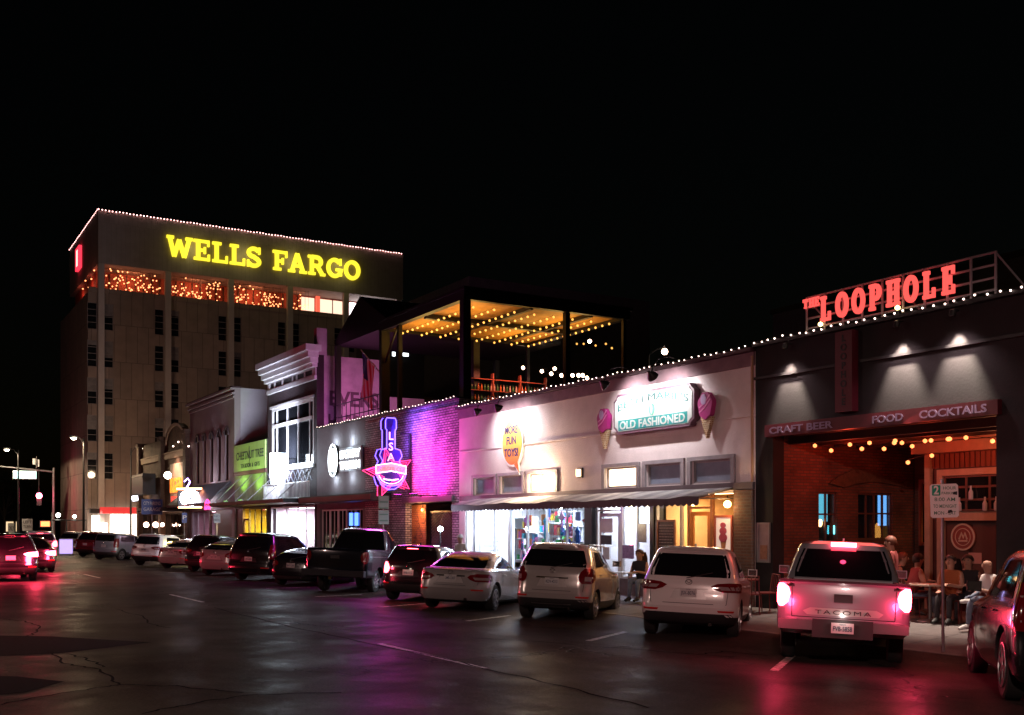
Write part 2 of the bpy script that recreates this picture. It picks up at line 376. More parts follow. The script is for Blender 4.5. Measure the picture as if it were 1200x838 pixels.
# ------------------------------------------------------------ walls with openings
def wall_mb(Y0, Y1, Z0, Z1, holes, X0=17.5, th=.35, mb=None, mi=0, axis='x'):
    mb = mb or MB(); ys = sorted({Y0, Y1, *[v for h in holes for v in h[:2]]}); zs = sorted({Z0, Z1, *[v for h in holes for v in h[2:4]]})
    ys = [y for y in ys if Y0 <= y <= Y1]; zs = [z for z in zs if Z0 <= z <= Z1]
    P = (lambda x, y, z: (x, y, z)) if axis == 'x' else (lambda x, y, z: (y, x, z))
    solid = {}
    for i in range(len(ys)-1):
        for j in range(len(zs)-1):
            cy, cz = (ys[i]+ys[i+1])/2, (zs[j]+zs[j+1])/2
            solid[i, j] = not any(h[0] < cy < h[1] and h[2] < cz < h[3] for h in holes)
    for (i, j), s in solid.items():
        if not s: continue
        y0, y1, z0, z1 = ys[i], ys[i+1], zs[j], zs[j+1]; a, b = X0, X0+th
        mb.add([P(a,y0,z0),P(a,y0,z1),P(a,y1,z1),P(a,y1,z0)], [(0,1,2,3)], mi); mb.add([P(b,y0,z0),P(b,y1,z0),P(b,y1,z1),P(b,y0,z1)], [(0,1,2,3)], mi)
        if not solid.get((i-1, j)): mb.add([P(a,y0,z0),P(b,y0,z0),P(b,y0,z1),P(a,y0,z1)], [(0,1,2,3)], mi)
        if not solid.get((i+1, j)): mb.add([P(a,y1,z0),P(a,y1,z1),P(b,y1,z1),P(b,y1,z0)], [(0,1,2,3)], mi)
        if not solid.get((i, j-1)): mb.add([P(a,y0,z0),P(a,y1,z0),P(b,y1,z0),P(b,y0,z0)], [(0,1,2,3)], mi)
        if not solid.get((i, j+1)): mb.add([P(a,y0,z1),P(b,y0,z1),P(b,y1,z1),P(a,y1,z1)], [(0,1,2,3)], mi)
    return mb
def shell(parent, Y0, Y1, Z1, m, X1=42, roofz=None, gap=.355):
    mb = MB(); mb.box(17.5+gap, X1, Y0+.004, Y0+.3, 0, Z1-.004); mb.box(17.5+gap, X1, Y1-.3, Y1-.004, 0, Z1-.004); mb.box(X1, X1+.3, Y0+.004, Y1-.004, 0, Z1-.004)
    mb.build('side_wall', m, parent)
    rz = roofz or Z1-.5
    bx('roof', M_tar, parent, 17.5+gap, X1, Y0+.31, Y1-.31, rz-.2, rz)
def frame_mb(Y0, Y1, Z0, Z1, X, t=.06, d=.08, cols=(), rows=(), mb=None, tm=None):
    mb = mb or MB(); tm = tm or t*.6
    mb.box(X, X+d, Y0, Y0+t, Z0, Z1); mb.box(X, X+d, Y1-t, Y1, Z0, Z1); mb.box(X, X+d, Y0+t, Y1-t, Z0, Z0+t); mb.box(X, X+d, Y0+t, Y1-t, Z1-t, Z1)
    for c in cols: mb.box(X+.01, X+d-.01, c-tm/2, c+tm/2, Z0+t, Z1-t)
    for r in rows: mb.box(X+.014, X+d-.014, Y0+t, Y1-t, r-tm/2, r+tm/2)
    return mb
def window(parent, Y0, Y1, Z0, Z1, X=17.62, fm=M_white, gm=M_gdark, t=.06, cols=(), rows=(), name='window', d=.08):
    f = frame_mb(Y0, Y1, Z0, Z1, X, t, d, cols, rows).build(name, fm, parent)
    bx('pane', gm, f, X+d/2-.004, X+d/2+.004, Y0+t, Y1-t, Z0+t, Z1-t); return f

# ============================================================ 1 the bar with the rooftop letters
B1 = thing('bar_building', 'near black plastered one storey bar with a wide patio opening and red fascia', 'building', (17.5, 11.5, 0))
Mst = mat('black_stucco', (.011,.0085,.0105), .8, var=.45, vscale=1.2, bump=.18, bscale=22)
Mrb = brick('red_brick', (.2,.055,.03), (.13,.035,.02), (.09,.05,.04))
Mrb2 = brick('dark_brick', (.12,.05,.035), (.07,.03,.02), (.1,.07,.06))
wall_mb(2, 18.05, 0, 6.08, [(11.9, 17.5, 0, 4.0)]).build('wall', Mst, B1)
shell(B1, 2, 18.05, 6.08, Mst, 45)
mb = MB()
for a, b in ((15.6, 18.05), (2, 14.95)): mb.box(17.44, 17.497, a, b, 5.33, 5.39)
mb.build('ledge', M_dark, B1)
mb = MB(); mb.box(17.38, 17.9, 2, 18.05, 6.085, 6.16); mb.build('coping', M_dark, B1)
bx('sign_fascia', mat('dark_red_paint', (.085,.007,.014), .45, var=.2), B1, 17.36, 17.49, 11.78, 17.62, 3.97, 4.24)
for t_, y, wd in (('CRAFT BEER', 16.55, 1.85), ('FOOD', 14.2, .75), ('COCKTAILS', 12.72, 1.45)):
    text_mb(t_, .21, face_west(y, 4.03, 17.355), .012, wd, .02).build('fascia_letters', mat('worn_chrome_letters', (.3,.23,.36), .35, .6), B1)
# patio shell
wall_mb(17.65, 22.4, 0, 4.0, [(19.0, 19.62, 1.55, 2.75), (20.35, 21.6, 1.6, 2.75)], X0=17.52, th=.22, axis='y').build('patio_side_wall', Mrb, B1)
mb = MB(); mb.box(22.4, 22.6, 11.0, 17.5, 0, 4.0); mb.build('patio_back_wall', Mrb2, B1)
bx('patio_floor', M_conc, B1, 17.51, 22.39, 11.0, 17.5, -.3, .06)
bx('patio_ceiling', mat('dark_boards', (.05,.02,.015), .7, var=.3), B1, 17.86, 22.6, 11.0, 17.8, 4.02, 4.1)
bx('patio_south_wall', Mst, B1, 17.86, 22.39, 11.0, 11.2, 0, 4.0)
mb = MB()
for i in range(6): mb.box(18.0+i*.75, 18.1+i*.75, 11.25, 17.5, 3.82, 4.0)
mb.build('ceiling_beam', mat('dark_boards', (.05,.02,.015)), B1)
def swin(X0, X1, Z0, Z1, cols, m):       # window in the patio side wall, facing south
    mb = MB(); t = .05; Y = 17.56
    mb.box(X0, X0+t, Y, Y+.07, Z0, Z1); mb.box(X1-t, X1, Y, Y+.07, Z0, Z1); mb.box(X0+t, X1-t, Y, Y+.07, Z0, Z0+t); mb.box(X0+t, X1-t, Y, Y+.07, Z1-t, Z1)
    for c in cols: mb.box(c-.02, c+.02, Y+.01, Y+.06, Z0+t, Z1-t)
    mb.box(X0+t, X1-t, Y+.013, Y+.057, (Z0+Z1)/2+.05, (Z0+Z1)/2+.09)
    f = mb.build('window', mat('window_brown', (.12,.04,.03), .5), B1); bx('pane', m, f, X0+t, X1-t, Y+.03, Y+.036, Z0+t, Z1-t)
swin(19.0, 19.62, 1.55, 2.75, (19.3,), M_glass); swin(20.35, 21.6, 1.6, 2.75, (20.7, 21.0, 21.3), M_glass)
Mtv = emis('teal_screen', (.12,.5,.62), 1.1); Mtv2 = emis('pale_screen', (.45,.5,.5), .7); Mwarm = emis('warm_lamp', (1,.5,.18), 6)
tvs = thing('television', 'lit teal television seen through the left brick patio window', 'television', (19.3, 18.5, 2.2))
mb = MB(); mb.box(19.06, 19.45, 17.66, 17.68, 2.05, 2.72); mb.build('screen', Mtv, tvs); mb = MB(); mb.box(19.04, 19.47, 17.682, 17.72, 2.02, 2.75); mb.build('casing', M_black, tvs)
tvs = thing('television', 'lit blue television seen through the wide right patio window', 'television', (22.0, 18.9, 2.2))
mb = MB(); mb.box(21.25, 21.55, 17.66, 17.68, 1.95, 2.75); mb.build('screen', emis('blue_screen', (.15,.4,.8), 1.3), tvs); mb = MB(); mb.box(21.22, 21.57, 17.682, 17.72, 1.92, 2.78); mb.build('casing', M_black, tvs)
lp = thing('table_lamp', 'small warm globe lamp inside the left brick patio window', 'lamp', (19.2, 18.3, 1.9))
MB().lathe([(.02,0),(.045,.03),(.06,.09),(.045,.16),(.02,.18)], (19.2, 17.66, 1.92), n=12).build('shade', Mwarm, lp, True); MB().lathe([(.06,0),(.02,.03),(.02,.3)], (19.2,17.66,1.62), n=8).build('stem', M_black, lp)
# wooden storefront bay in the patio
bay = thing('storefront_bay', 'orange lit wooden bar front with paned window inside the patio', 'storefront', (20.5, 13.5, 0))
Mow = mat('orange_timber', (.45,.27,.19), .5, var=.12, vscale=6); Mpan = mat('maroon_panel', (.07,.015,.012), .5, var=.2)
mb = MB(); mb.box(20.55, 22.35, 11.25, 15.7, .06, 3.95); mb.build('wall', Mpan, bay)
mb = MB(); mb.box(20.3, 20.55, 11.25, 15.95, 3.58, 3.92); mb.box(20.22, 20.3, 11.25, 16.03, 3.84, 3.95); mb.build('cornice', Mow, bay)
mb = MB()
for i in range(34): mb.box(20.51, 20.548, 11.27+i*.128, 11.37+i*.128, 3.24, 3.57)
mb.build('beadboard', mat('red_beadboard', (.2,.06,.04), .5), bay)
mb = MB(); mb.box(20.44, 20.549, 15.56, 15.7, .06, 3.575); mb.box(20.42, 20.549, 15.22, 15.36, .06, 3.2); mb.box(20.42, 20.549, 11.25, 15.22, 3.06, 3.2); mb.box(20.4, 20.549, 11.25, 15.22, 2.06, 2.26); mb.build('trim', Mow, bay)
f = frame_mb(11.25, 15.21, 2.27, 3.05, 20.46, .04, .06, [11.25+.566*i for i in range(1,7)], (2.52, 2.8), tm=.05).build('window', mat('window_brown', (.12,.04,.03)), bay)
bx('pane', M_gdark, f, 20.49, 20.497, 11.29, 15.17, 2.31, 3.01)
mb = MB()
for i in range(6): mb.box(20.5, 20.545, 11.35+i*.65, 11.9+i*.65, .3, 1.98)
mb.build('lower_panel', mat('maroon_board', (.1,.03,.02), .5), bay)
bt = thing('bottle_shelf', 'row of pale bottles and glasses behind the paned bar window', 'shelf', (20.3, 13, 2.3))
mb = MB()
for i in range(9):
    y = 14.8-i*.3-random.uniform(0,.1); mb.lathe([(.045,0),(.05,.02),(.05,.16),(.02,.22),(.02,.3)], (20.41, y, 2.27+.25*(i % 3 == 1)), n=8)
mb.each('bottle', mat('bottle_pale', (.5,.5,.6), .2), bt); bx('shelf_board', M_black, bt, 20.37, 20.45, 12, 15, 2.262, 2.268)
def roundsign(label, y, z, r, mdisc, mring, txt):
    t = thing('round_sign', label, 'sign', (20.39, y, z)); f = face_west(y, z, 20.49)
    MB().prism([(r*cos(2*PI*i/32), r*sin(2*PI*i/32)) for i in range(32)], f, 0, .03).build('disc', mdisc, t)
    MB().ribbon([(r*.93*cos(2*PI*i/32), r*.93*sin(2*PI*i/32)) for i in range(32)], r*.12, f, .03, .045, True).build('ring', mring, t)
    MB().ribbon([(r*.62*cos(2*PI*i/32), r*.62*sin(2*PI*i/32)) for i in range(32)], r*.05, f, .03, .04, True).build('ring', mring, t)
    m = MB()
    for p in ([(-.35,-.2),(-.12,.3),(.05,-.05),(.2,.3),(.4,-.2)], [(-.4,-.32),(.42,-.32)]): m.ribbon([(a*r*.9, b*r*.9) for a, b in p], r*.12, f, .03, .042)
    m.build('emblem', mring, t)
Mcream = mat('cream_paint', (.55,.42,.34), .5)
roundsign('round cream and red emblem sign on the dark bar front', 14.72, 1.7, .3, mat('emblem_red', (.25,.05,.04)), Mcream, 'A')
roundsign('round yellow emblem sign at the right of the bar front', 13.4, 1.68, .26, mat('emblem_yellow', (.6,.33,.03)), mat('emblem_dark', (.08,.04,.02)), 'B')
nb_ = thing('notice', 'small pink paper notice on bar front below the cream emblem', 'notice', (20.4, 14.4, 1.2)); bx('paper', mat('pink_paper', (.5,.25,.22)), nb_, 20.485, 20.492, 14.28, 14.6, 1.12, 1.36)
# side window of the patio back wall, warm candle
bw = thing('tall_window', 'narrow pink framed window left of the wooden bar front', 'window', (22.3, 16.6, 0))
f = frame_mb(16.35, 17.3, 1.45, 3.1, 22.3, .09, .09).build('frame', mat('pink_brown', (.35,.13,.11)), bw); bx('pane', M_gdark, f, 22.34, 22.35, 16.44, 17.2, 1.54, 3.0)
MB().lathe([(.03,0),(.09,.06),(.1,.2),(.06,.36),(.02,.42)], (22.2, 16.7, 1.6), n=10).build('candle_lamp', emis('candle', (1,.42,.08), 2.5), bw, True)
# notice board on the wall
t = thing('notice_board', 'grey framed notice board on the black wall beside the brick column', 'notice board', (17.45, 17.72, 1.2))
f = frame_mb(17.56, 17.96, 1.1, 2.02, 17.44, .04, .055).build('frame', M_steel, t)
bx('board', mat('grey_board', (.32,.24,.26), .6, var=.2), t, 17.465, 17.49, 17.6, 17.92, 1.14, 1.98); bx('poster', mat('poster_brown', (.3,.14,.09), .6, var=.3, vscale=15), t, 17.455, 17.463, 17.64, 17.86, 1.18, 1.5)
# small blade sign
t = thing('vertical_sign', 'tall dark red vertical sign with spelled letters on the black wall', 'sign', (17.4, 15.35, 4.4))
bx('panel', mat('sign_maroon', (.09,.008,.018), .5, var=.15), t, 17.3, 17.49, 15.05, 15.5, 4.33, 6.02); 
for i, ch in enumerate('LOOPHOLE'): text_mb(ch, .2, face_west(15.27, 5.8-i*.19, 17.295), .01, None, .03).build('letter', M_dark, t)
# big sloping diagonal decor (brace with carved fish) on patio brick
t = thing('wall_carving', 'long dark wooden fish shape hanging on the red brick patio wall', 'wall decoration', (20.5, 17.5, 3))
prof = [(19.3,2.95),(19.6,3.12),(20.1,3.3),(20.7,3.3),(21.3,3.14),(21.9,3.02),(22.1,3.12),(22.05,2.9),(21.4,2.98),(20.8,3.02),(20.2,2.96),(19.8,2.86)]
MB().prism(prof, lambda a, b, d: (a, 17.51-d, b), 0, .06).build('carving', mat('carving_wood', (.12,.05,.03), .6, var=.4, vscale=9), t)

# ------------------------------------------------------------ slab letters
def arcp(cx, cy, rx, ry, a0, a1, n=14): return [(cx+rx*cos(R(a0+(a1-a0)*i/n)), cy+ry*sin(R(a0+(a1-a0)*i/n))) for i in range(n+1)]
SL = {
'W': (1.3, [[(.14,.97),(.38,.03)],[(.38,.03),(.62,.85)],[(.62,.85),(.88,.03)],[(.88,.03),(1.14,.97)]], [(0,.94,.36,.94),(.94,.94,1.3,.94)]),
'E': (.9, [[(.24,0),(.24,1)]], [(.02,.93,.8,.93),(.02,.07,.82,.07),(.24,.5,.6,.5)], [(.76,.7,.76,1),(.78,0,.78,.32),(.58,.34,.58,.66)]),
'L': (.88, [[(.26,0),(.26,1)]], [(.04,.93,.5,.93),(.04,.07,.82,.07)], [(.78,0,.78,.36)]),
'S': (.82, [arcp(.4,.72,.27,.2,20,270,12)+arcp(.4,.27,.29,.2,90,-160,12)[1:]], [], [(.7,.66,.7,1),(.1,0,.1,.34)]),
'F': (.84, [[(.24,0),(.24,1)]], [(.02,.93,.8,.93),(.04,.07,.48,.07),(.24,.48,.6,.48)], [(.76,.68,.76,1),(.56,.32,.56,.64)]),
'A': (1.06, [[(.2,.05),(.5,.97)],[(.5,.97),(.84,.05)]], [(.0,.06,.38,.06),(.64,.06,1.04,.06),(.3,.34,.72,.34)]),
'R': (1.02, [[(.24,0),(.24,1)], [(.24,.92)]+arcp(.52,.7,.24,.22,90,-90,8)+[(.24,.48)], [(.55,.48),(.84,.06)]], [(.02,.93,.3,.93),(.04,.07,.44,.07),(.72,.06,1.0,.06)]),
'G': (1.0, [arcp(.5,.5,.37,.42,40,340,20)], [(.56,.42,.96,.42)], [(.84,.66,.84,1),(.86,.1,.86,.42)]),
'O': (1.0, [arcp(.5,.5,.37,.42,0,360,28)[:-1]], []),
'T': (.9, [[(.45,0),(.45,1)]], [(.04,.93,.86,.93),(.24,.06,.66,.06)], [(.08,.66,.08,1),(.82,.66,.82,1)]),
'H': (1.06, [[(.26,0),(.26,1)],[(.8,0),(.8,1)]], [(.04,.93,.48,.93),(.58,.93,1.02,.93),(.04,.07,.48,.07),(.58,.07,1.02,.07),(.26,.5,.8,.5)]),
'P': (.94, [[(.26,0),(.26,1)], [(.26,.92)]+arcp(.54,.68,.26,.24,90,-90,8)+[(.26,.44)]], [(.04,.93,.3,.93),(.04,.07,.5,.07)]),
}
def slab(ch, f, h, wscale, t, depth):
    g = SL[ch]; mb = MB(); k = 0
    for s in g[1]:
        closed = ch == 'O'; mb.ribbon([(a*h*wscale, b*h) for a, b in s], t*h, f, 0, depth+k*.0013*h, closed); k += 1
    for (a0, b0, a1, b1) in g[2]:
        mb.ribbon([(a0*h*wscale, b0*h), (a1*h*wscale, b1*h)], .13*h, f, 0, depth+k*.0013*h); k += 1
    for (a0, b0, a1, b1) in (g[3] if len(g) > 3 else []):
        mb.ribbon([(a0*h*wscale, b0*h), (a1*h*wscale, b1*h)], .1*h, f, 0, depth+k*.0013*h); k += 1
    return mb, g[0]*h*wscale
# rooftop sign: steel lattice and lit letters
t = thing('rooftop_letter_sign', 'open steel rooftop frame carrying glowing red slab letters', 'sign', (17.6, 14.3, 6.16))
mb = MB(); ys = [11.98+.51*i for i in range(10)]
for y in ys: mb.tube([(17.6, y, 6.1), (17.6, y, 6.99)], .026, 6)
for z in (6.3, 6.52, 6.76, 6.99): mb.tube([(17.63, 11.98, z), (17.63, 16.57, z)], .024, 6)
for y in (11.98, 14.3, 16.57): mb.tube([(17.6, y, 6.97), (18.6, y-.3, 6.0)], .02, 6)
mb.build('lattice', mat('frame_paint', (.5,.46,.5), .5), t)
Mred = emis('red_letter_face', (1,.1,.085), 1.05, (.5,.02,.02))
y = 16.12
for ch in 'LOOPHOLE':
    m, wd = slab(ch, face_west(y, 6.37, 17.56), .54, .6, .17, .05); m.build('letter', Mred, t); y -= .435
y = 16.62
for ch in 'THE':
    m, wd = slab(ch, face_west(y, 6.74, 17.56), .2, .75, .17, .04); m.build('letter', Mred, t); y -= .165
for y, nm in ((16.0, 'left'), (14.0, 'middle')):
    tt = thing('work_light', 'small yellow bulb light at the foot of the rooftop letters, %s one' % nm, 'lamp', (17.45, y, 6.22))
    MB().tube([(17.45,y,6.16),(17.42,y,6.25)], .02, 6).build('stem', M_black, tt); MB().lathe([(.01,0),(.05,.03),(.05,.07),(.01,.1)], (17.41,y,6.24), n=8).build('bulb', emis('yellow_bulb', (1,.8,.3), 6), tt)
Mbw = emis('warm_white_bulb', (1,.72,.62), 6, (.8,.6,.5))
light_string('warm bulb string along the black bar parapet', [(17.36, 9+.23*i, 6.2) for i in range(40)], .02, Mbw, 'bulb strings along the parapets')
for y, e in ((16.95, 900), (13.95, 1200), (12.68, 1300)):
    nm = {16.95: 'left one over the red glow', 13.95: 'middle one', 12.68: 'right one'}[y]
    t = thing('wall_downlight', 'small downlight washing the black wall, %s' % nm, 'lamp', (17.36, y, 5.98), 0, 'downlights on the black wall')
    MB().lathe([(.03,.0),(.06,-.02),(.07,-.12),(.055,-.13)], (17.32, y, 6.02), n=12).build('can', M_black, t); bx('bracket', M_black, t, 17.34, 17.5, y-.015, y+.015, 6.0, 6.02)
    MB().lathe([(.05,0),(.05,.01)], (17.32, y, 5.9), n=12).build('lens', emis('lens_white', (1,.85,.7), 12), t)
    lamp('downlight_lamp', 'SPOT', (17.27, y, 5.88), e, (1,.82,.66), t, .03, 58, (17.5, y, 4.4), .8); lamp('downlight_spill', 'SPOT', (17.0, y, 5.8), e*.05, (1,.7,.72), t, .05, 110, (17.5, y, 4.2), 1)
# patio lighting: orange globes on wires
Mgl = emis('orange_globe', (1,.27,.08), 2.4, (.8,.4,.2))
def pstr(lab, pxs, X):
    pts = []
    for px, py in pxs:
        yy, zz = FX(px, py, X); pts.append((X, min(max(yy, 11.35), 17.4), min(zz, 3.78)))
    return light_string(lab, pts, .05, Mgl, 'globe strings in the patio', name='globe_string')
pstr('sagging string of orange globes across the left of the patio', [(955,519),(974,528),(996,521),(1010,526)], 18.4)
pstr('orange globe string in the middle of the patio', [(1019,516),(1036,526),(1049,509),(1048,519)], 18.8)
pstr('orange globe string against the wooden bar cornice', [(1057,503),(1069,523),(1084,507),(1091,509),(1111,503),(1113,511),(1132,503),(1163,517)], 19.4)
pstr('pair of lower orange globes hanging left of the bar window', [(1064,542),(1092,534)], 19.6)
for i, (x, y, e) in enumerate(((18.6, 16.3, 20), (19.2, 14.6, 17), (19.4, 12.9, 34))): lamp('patio_bulb_light', 'POINT', (x, y, 3.5), e, (1,.06,.025) if i < 2 else (1,.33,.14), None, .15)
for j in range(2):
    t = thing('neon_beer_tube', ['short blue neon tube low in the left patio window', 'small teal neon mark in the left patio window'][j], 'neon sign', (19.35, 17.5, 1.2))
    MB().tube([(19.5, 17.5, [1.1, 1.75][j]), (19.5, 17.5, [1.5, 1.95][j])], .018, 6).build('tube', emis(['neon_violet','neon_teal'][j], [(.5,.4,1),(.1,.7,.8)][j], 5), t)
# ============================================================ 2 toy and ice cream shop
B2 = thing('shop_building', 'white plastered toy and ice cream shop under a long striped awning', 'building', (17.5, 25, 0))
Mws = mat('white_stucco', (.74,.64,.65), .85, var=.12, vscale=1.1, bump=.5, bscale=22)
Mgw = mat('grey_wood', (.3,.27,.29), .6, var=.2)
Y0, Y1 = 18.06, 32.62
wins = [(31.5,30.1),(29.75,28.35),(28.0,26.45),(23.93,22.5),(22.1,20.67),(20.28,18.84)]
holes = [(b, a, 3.0, 3.56) for a, b in wins]+[(18.66, 32.2, 0, 2.74)]
wall_mb(Y0, Y1, 0, 6.0, holes).build('wall', Mws, B2)
shell(B2, Y0, Y1, 6.0, Mws, 45)
mb = MB(); mb.box(17.33, 17.95, Y0+.003, Y1-.003, 6.005, 6.09); mb.build('coping', mat('dark_coping', (.06,.03,.035), .6), B2)
mb = MB(); mb.box(17.44, 17.497, Y0+.004, Y1-.004, 5.68, 5.995); mb.build('parapet_band', mat('mauve_band', (.22,.13,.15), .7, var=.2), B2)
mb = MB(); mb.box(17.46, 17.498, Y0+.004, Y1-.004, 4.5, 4.54); mb.build('ledge', Mws, B2)
mb = MB(); mb.box(17.4, 17.498, Y0+.004, Y1-.2, 2.8, 2.97); mb.build('lintel_beam', mat('dark_beam', (.1,.08,.09), .6), B2)
bx('brick_pier', Mrb2, B2, 17.38, 17.495, 18.07, 18.66, 0, 2.79)
MB().tube([(17.44, 18.1, 2.85), (17.44, 18.1, 5.9)], .035, 8).build('downspout', mat('tan_pipe', (.4,.22,.12), .5), B2)
Mlit = emis('lit_window_warm', (1,.72,.42), 5, (.5,.5,.5)); Mblind = mat('grey_blue_blind', (.22,.26,.36), .6, var=.15)
for i, (a, b) in enumerate(wins):
    f = window(B2, b, a, 3.0, 3.56, 17.56, Mgw, Mblind if i not in (2, 3) else Mlit, .05, name='transom_window')
    fb = MB(); fb.box(17.44, 17.497, b-.13, a+.13, 3.565, 3.66); fb.box(17.44, 17.497, b-.13, b-.005, 2.98, 3.56); fb.box(17.44, 17.497, a+.005, a+.13, 2.98, 3.56); fb.build('casing', Mgw, f)
# shop interior (one deep lit room behind each front)
Mint = mat('interior_white', (.62,.6,.62), .7, var=.05); Mfl = mat('shop_floor', (.2,.18,.17), .5, var=.2)
def room(parent, Ya, Yb, wallm, depth=3.2, zt=2.9):
    x0, x1 = 17.87, 17.87+depth
    mb = MB(); mb.box(x1, x1+.1, Ya, Yb, 0, zt); mb.box(x0, x1-.002, Ya, Ya+.06, .06, zt); mb.box(x0, x1-.002, Yb-.06, Yb, .06, zt); mb.box(x0, x1-.002, Ya+.061, Yb-.061, zt-.06, zt)
    r = mb.build('room_wall', wallm, parent); mb = MB(); mb.box(x0, x1-.002, Ya+.061, Yb-.061, 0, .06); mb.build('room_floor', Mfl, parent); return r
room(B2, 24.95, 32.2, Mint); room(B2, 21.95, 24.6, Mint); Myel = mat('cream_yellow_wall', (.62,.42,.2), .7, var=.08); room(B2, 18.7, 21.8, Myel, 2.4)
for a, b in ((24.6, 24.95), (21.8, 21.95)): bx('divider', M_dark, B2, 17.48, 17.9, a, b, .0, 2.73)
# glazing
def front(parent, Ya, Yb, z0, z1, cols, fm=M_white, X=17.55, sill=True, rows=()):
    f = frame_mb(Ya, Yb, z0, z1, X, .06, .09, cols, rows).build('display_window', fm, parent)
    bx('pane', M_glass, f, X+.04, X+.048, Ya+.06, Yb-.06, z0+.06, z1-.06)
    return f
Mstone = mat('stall_riser', (.16,.11,.12), .7, var=.3)
for a, b in ((24.95, 32.2), (21.95, 23.3), (19.75, 21.8)): bx('stall_riser', Mstone, B2, 17.5, 17.66, a, b, 0, .5)
front(B2, 29.3, 32.2, .5, 2.73, (30.3, 31.3)); front(B2, 24.95, 29.3, .5, 2.73, (26.0, 27.1, 28.2))
front(B2, 21.95, 23.3, .5, 2.73, (22.6,)); front(B2, 20.75, 21.8, .5, 2.73, ())
def door(parent, Ya, Yb, z1, X, fm, label=None, pane=M_glass, glassz=.25, t=.1):
    f = frame_mb(Ya+.06, Yb-.06, .07, z1-.06, X, t, .05, (), (), tm=.04).build('door', fm, parent)
    bx('pane', pane, f, X+.02, X+.028, Ya+.06+t, Yb-.06-t, .07+t, z1-.06-t)
    MB().tube([(X-.03, Yb-.13, .95), (X-.06, Yb-.13, .98), (X-.06, Yb-.13, 1.25), (X-.03, Yb-.13, 1.28)], .012, 6).build('handle', M_steel, f)
    if label: f['label'] = label
    return f
frame_mb(23.35, 24.55, .07, 2.73, 17.62, .06, .08, (), (2.38,)).build('door_frame', M_white, B2)
door(B2, 23.4, 24.5, 2.36, 17.65, M_white)
fo = frame_mb(19.75, 20.7, .07, 2.73, 17.7, .09, .08, (), (2.4,)).build('door_frame', M_wood, B2)
door(B2, 19.8, 20.65, 2.36, 17.72, mat('orange_door', (.55,.2,.05), .45), 'orange timber glazed door')
wd = MB(); wd.box(17.6, 17.68, 19.0, 19.75, .5, .9); wd.build('counter_front', mat('brick_counter', (.25,.1,.06), .7, var=.3), B2)
# goods in the toy shop
pal = [(.7,.05,.08),(.05,.2,.7),(.75,.55,.05),(.05,.45,.6),(.6,.1,.5),(.1,.5,.15),(.8,.3,.05),(.75,.75,.75),(.05,.08,.3),(.8,.35,.5)]
Mpal = [mat('toy_colour_%d' % i, c, .4) for i, c in enumerate(pal)]
def shelf_unit(label, ya, yb, x, nrow, seed, cat='display shelf', dens=.8, mats=Mpal, h=2.3, group='shelves of toys in the shop window'):
    rnd = random.Random(seed); t = thing('display_shelf', label, cat, (x, (ya+yb)/2, .06), 0, group)
    mb = MB(); 
    for k in range(nrow+1): z = .1+(h-.1)*k/nrow; mb.box(x, x+.35, ya, yb, z, z+.02)
    mb.box(x, x+.35, ya-.02, ya-.001, .06, h+.05); mb.box(x, x+.35, yb+.001, yb+.02, .06, h+.05)
    mb.build('rack', M_white, t); g = MB()
    for k in range(nrow):
        z = .122+(h-.1)*k/nrow; y = ya+.02
        while y < yb-.1:
            wdt = rnd.uniform(.06, .2)
            if rnd.random() < dens and y+wdt < yb:
                hh = rnd.uniform(.4, .9)*(h-.1)/nrow
                if rnd.random() < .3: g.lathe([(wdt*.25,0),(wdt*.45,hh*.3),(wdt*.3,hh*.6),(wdt*.4,hh*.8),(.01,hh)], (x+.12, y+wdt/2, z), n=8, mi=rnd.randrange(len(mats)))
                else: g.box(x+.03, x+.03+rnd.uniform(.08,.25), y, y+wdt-.01, z, z+hh, rnd.randrange(len(mats)))
            y += wdt+.01
    o = g.build('boxed_toys' if mats is Mpal else 'goods', mats, t); o['kind'] = 'stuff'; return t
shelf_unit('low shelf of boxed toys behind the right part of the toy window', 25.1, 26.4, 18.1, 4, 1, h=1.9)
shelf_unit('middle shelf of colourful toys behind the toy window', 26.6, 27.9, 18.2, 5, 2, h=2.0)
shelf_unit('shelf of toys near the left end of the wide toy window', 28.1, 29.2, 18.15, 4, 3, h=1.7)
shelf_unit('pale shelf of games in the brightest leftmost shop window', 29.6, 30.5, 18.5, 6, 4, dens=.5, h=2.2)
rk = thing('wire_rack', 'white wire display rack in the brightest shop window', 'rack', (18.1, 31.3, .06)); mb = MB()
for i in range(14): mb.tube([(18.05, 30.8+i*.08, .1), (18.05, 30.8+i*.08, 1.9)], .008, 4)
for i in range(12): mb.tube([(18.05, 30.78, .2+i*.15), (18.05, 31.88, .2+i*.15)], .008, 4)
mb.build('grid', M_steel, rk)
# hanging toys close to the glass
for i, (y, z, lab) in enumerate(((25.3, 2.1, 'red kite shape hanging in toy window beside the dark post'), (25.75, 1.7, 'blue hanging toy streamer right side of the toy window'), (26.6, 2.2, 'pink hanging toy disc in the toy window'), (27.5, 2.0, 'teal hanging toy tube in middle of toy window'), (28.6, 2.1, 'violet hanging toy bird at left of the toy window'))):
    t = thing('hanging_toy', lab, 'toy', (17.8, y, z)); MB().tube([(17.8, y, z+.2), (17.8, y, 2.7)], .004, 4).build('string', M_black, t)
    m = [Mpal[0], Mpal[1], Mpal[9], Mpal[3], Mpal[4]][i]
    if i in (1, 3): MB().lathe([(.02,-.5),(.07,-.4),(.05,0),(.08,.1),(.02,.2)], (17.8, y, z), n=10).build('body', m, t, True)
    else: MB().prism([(-.22,0),(-.1,.05),(0,.2),(.1,.05),(.22,0),(.05,-.08),(0,-.28),(-.05,-.08)], face_west(y, z, 17.82), 0, .03).build('body', m, t)
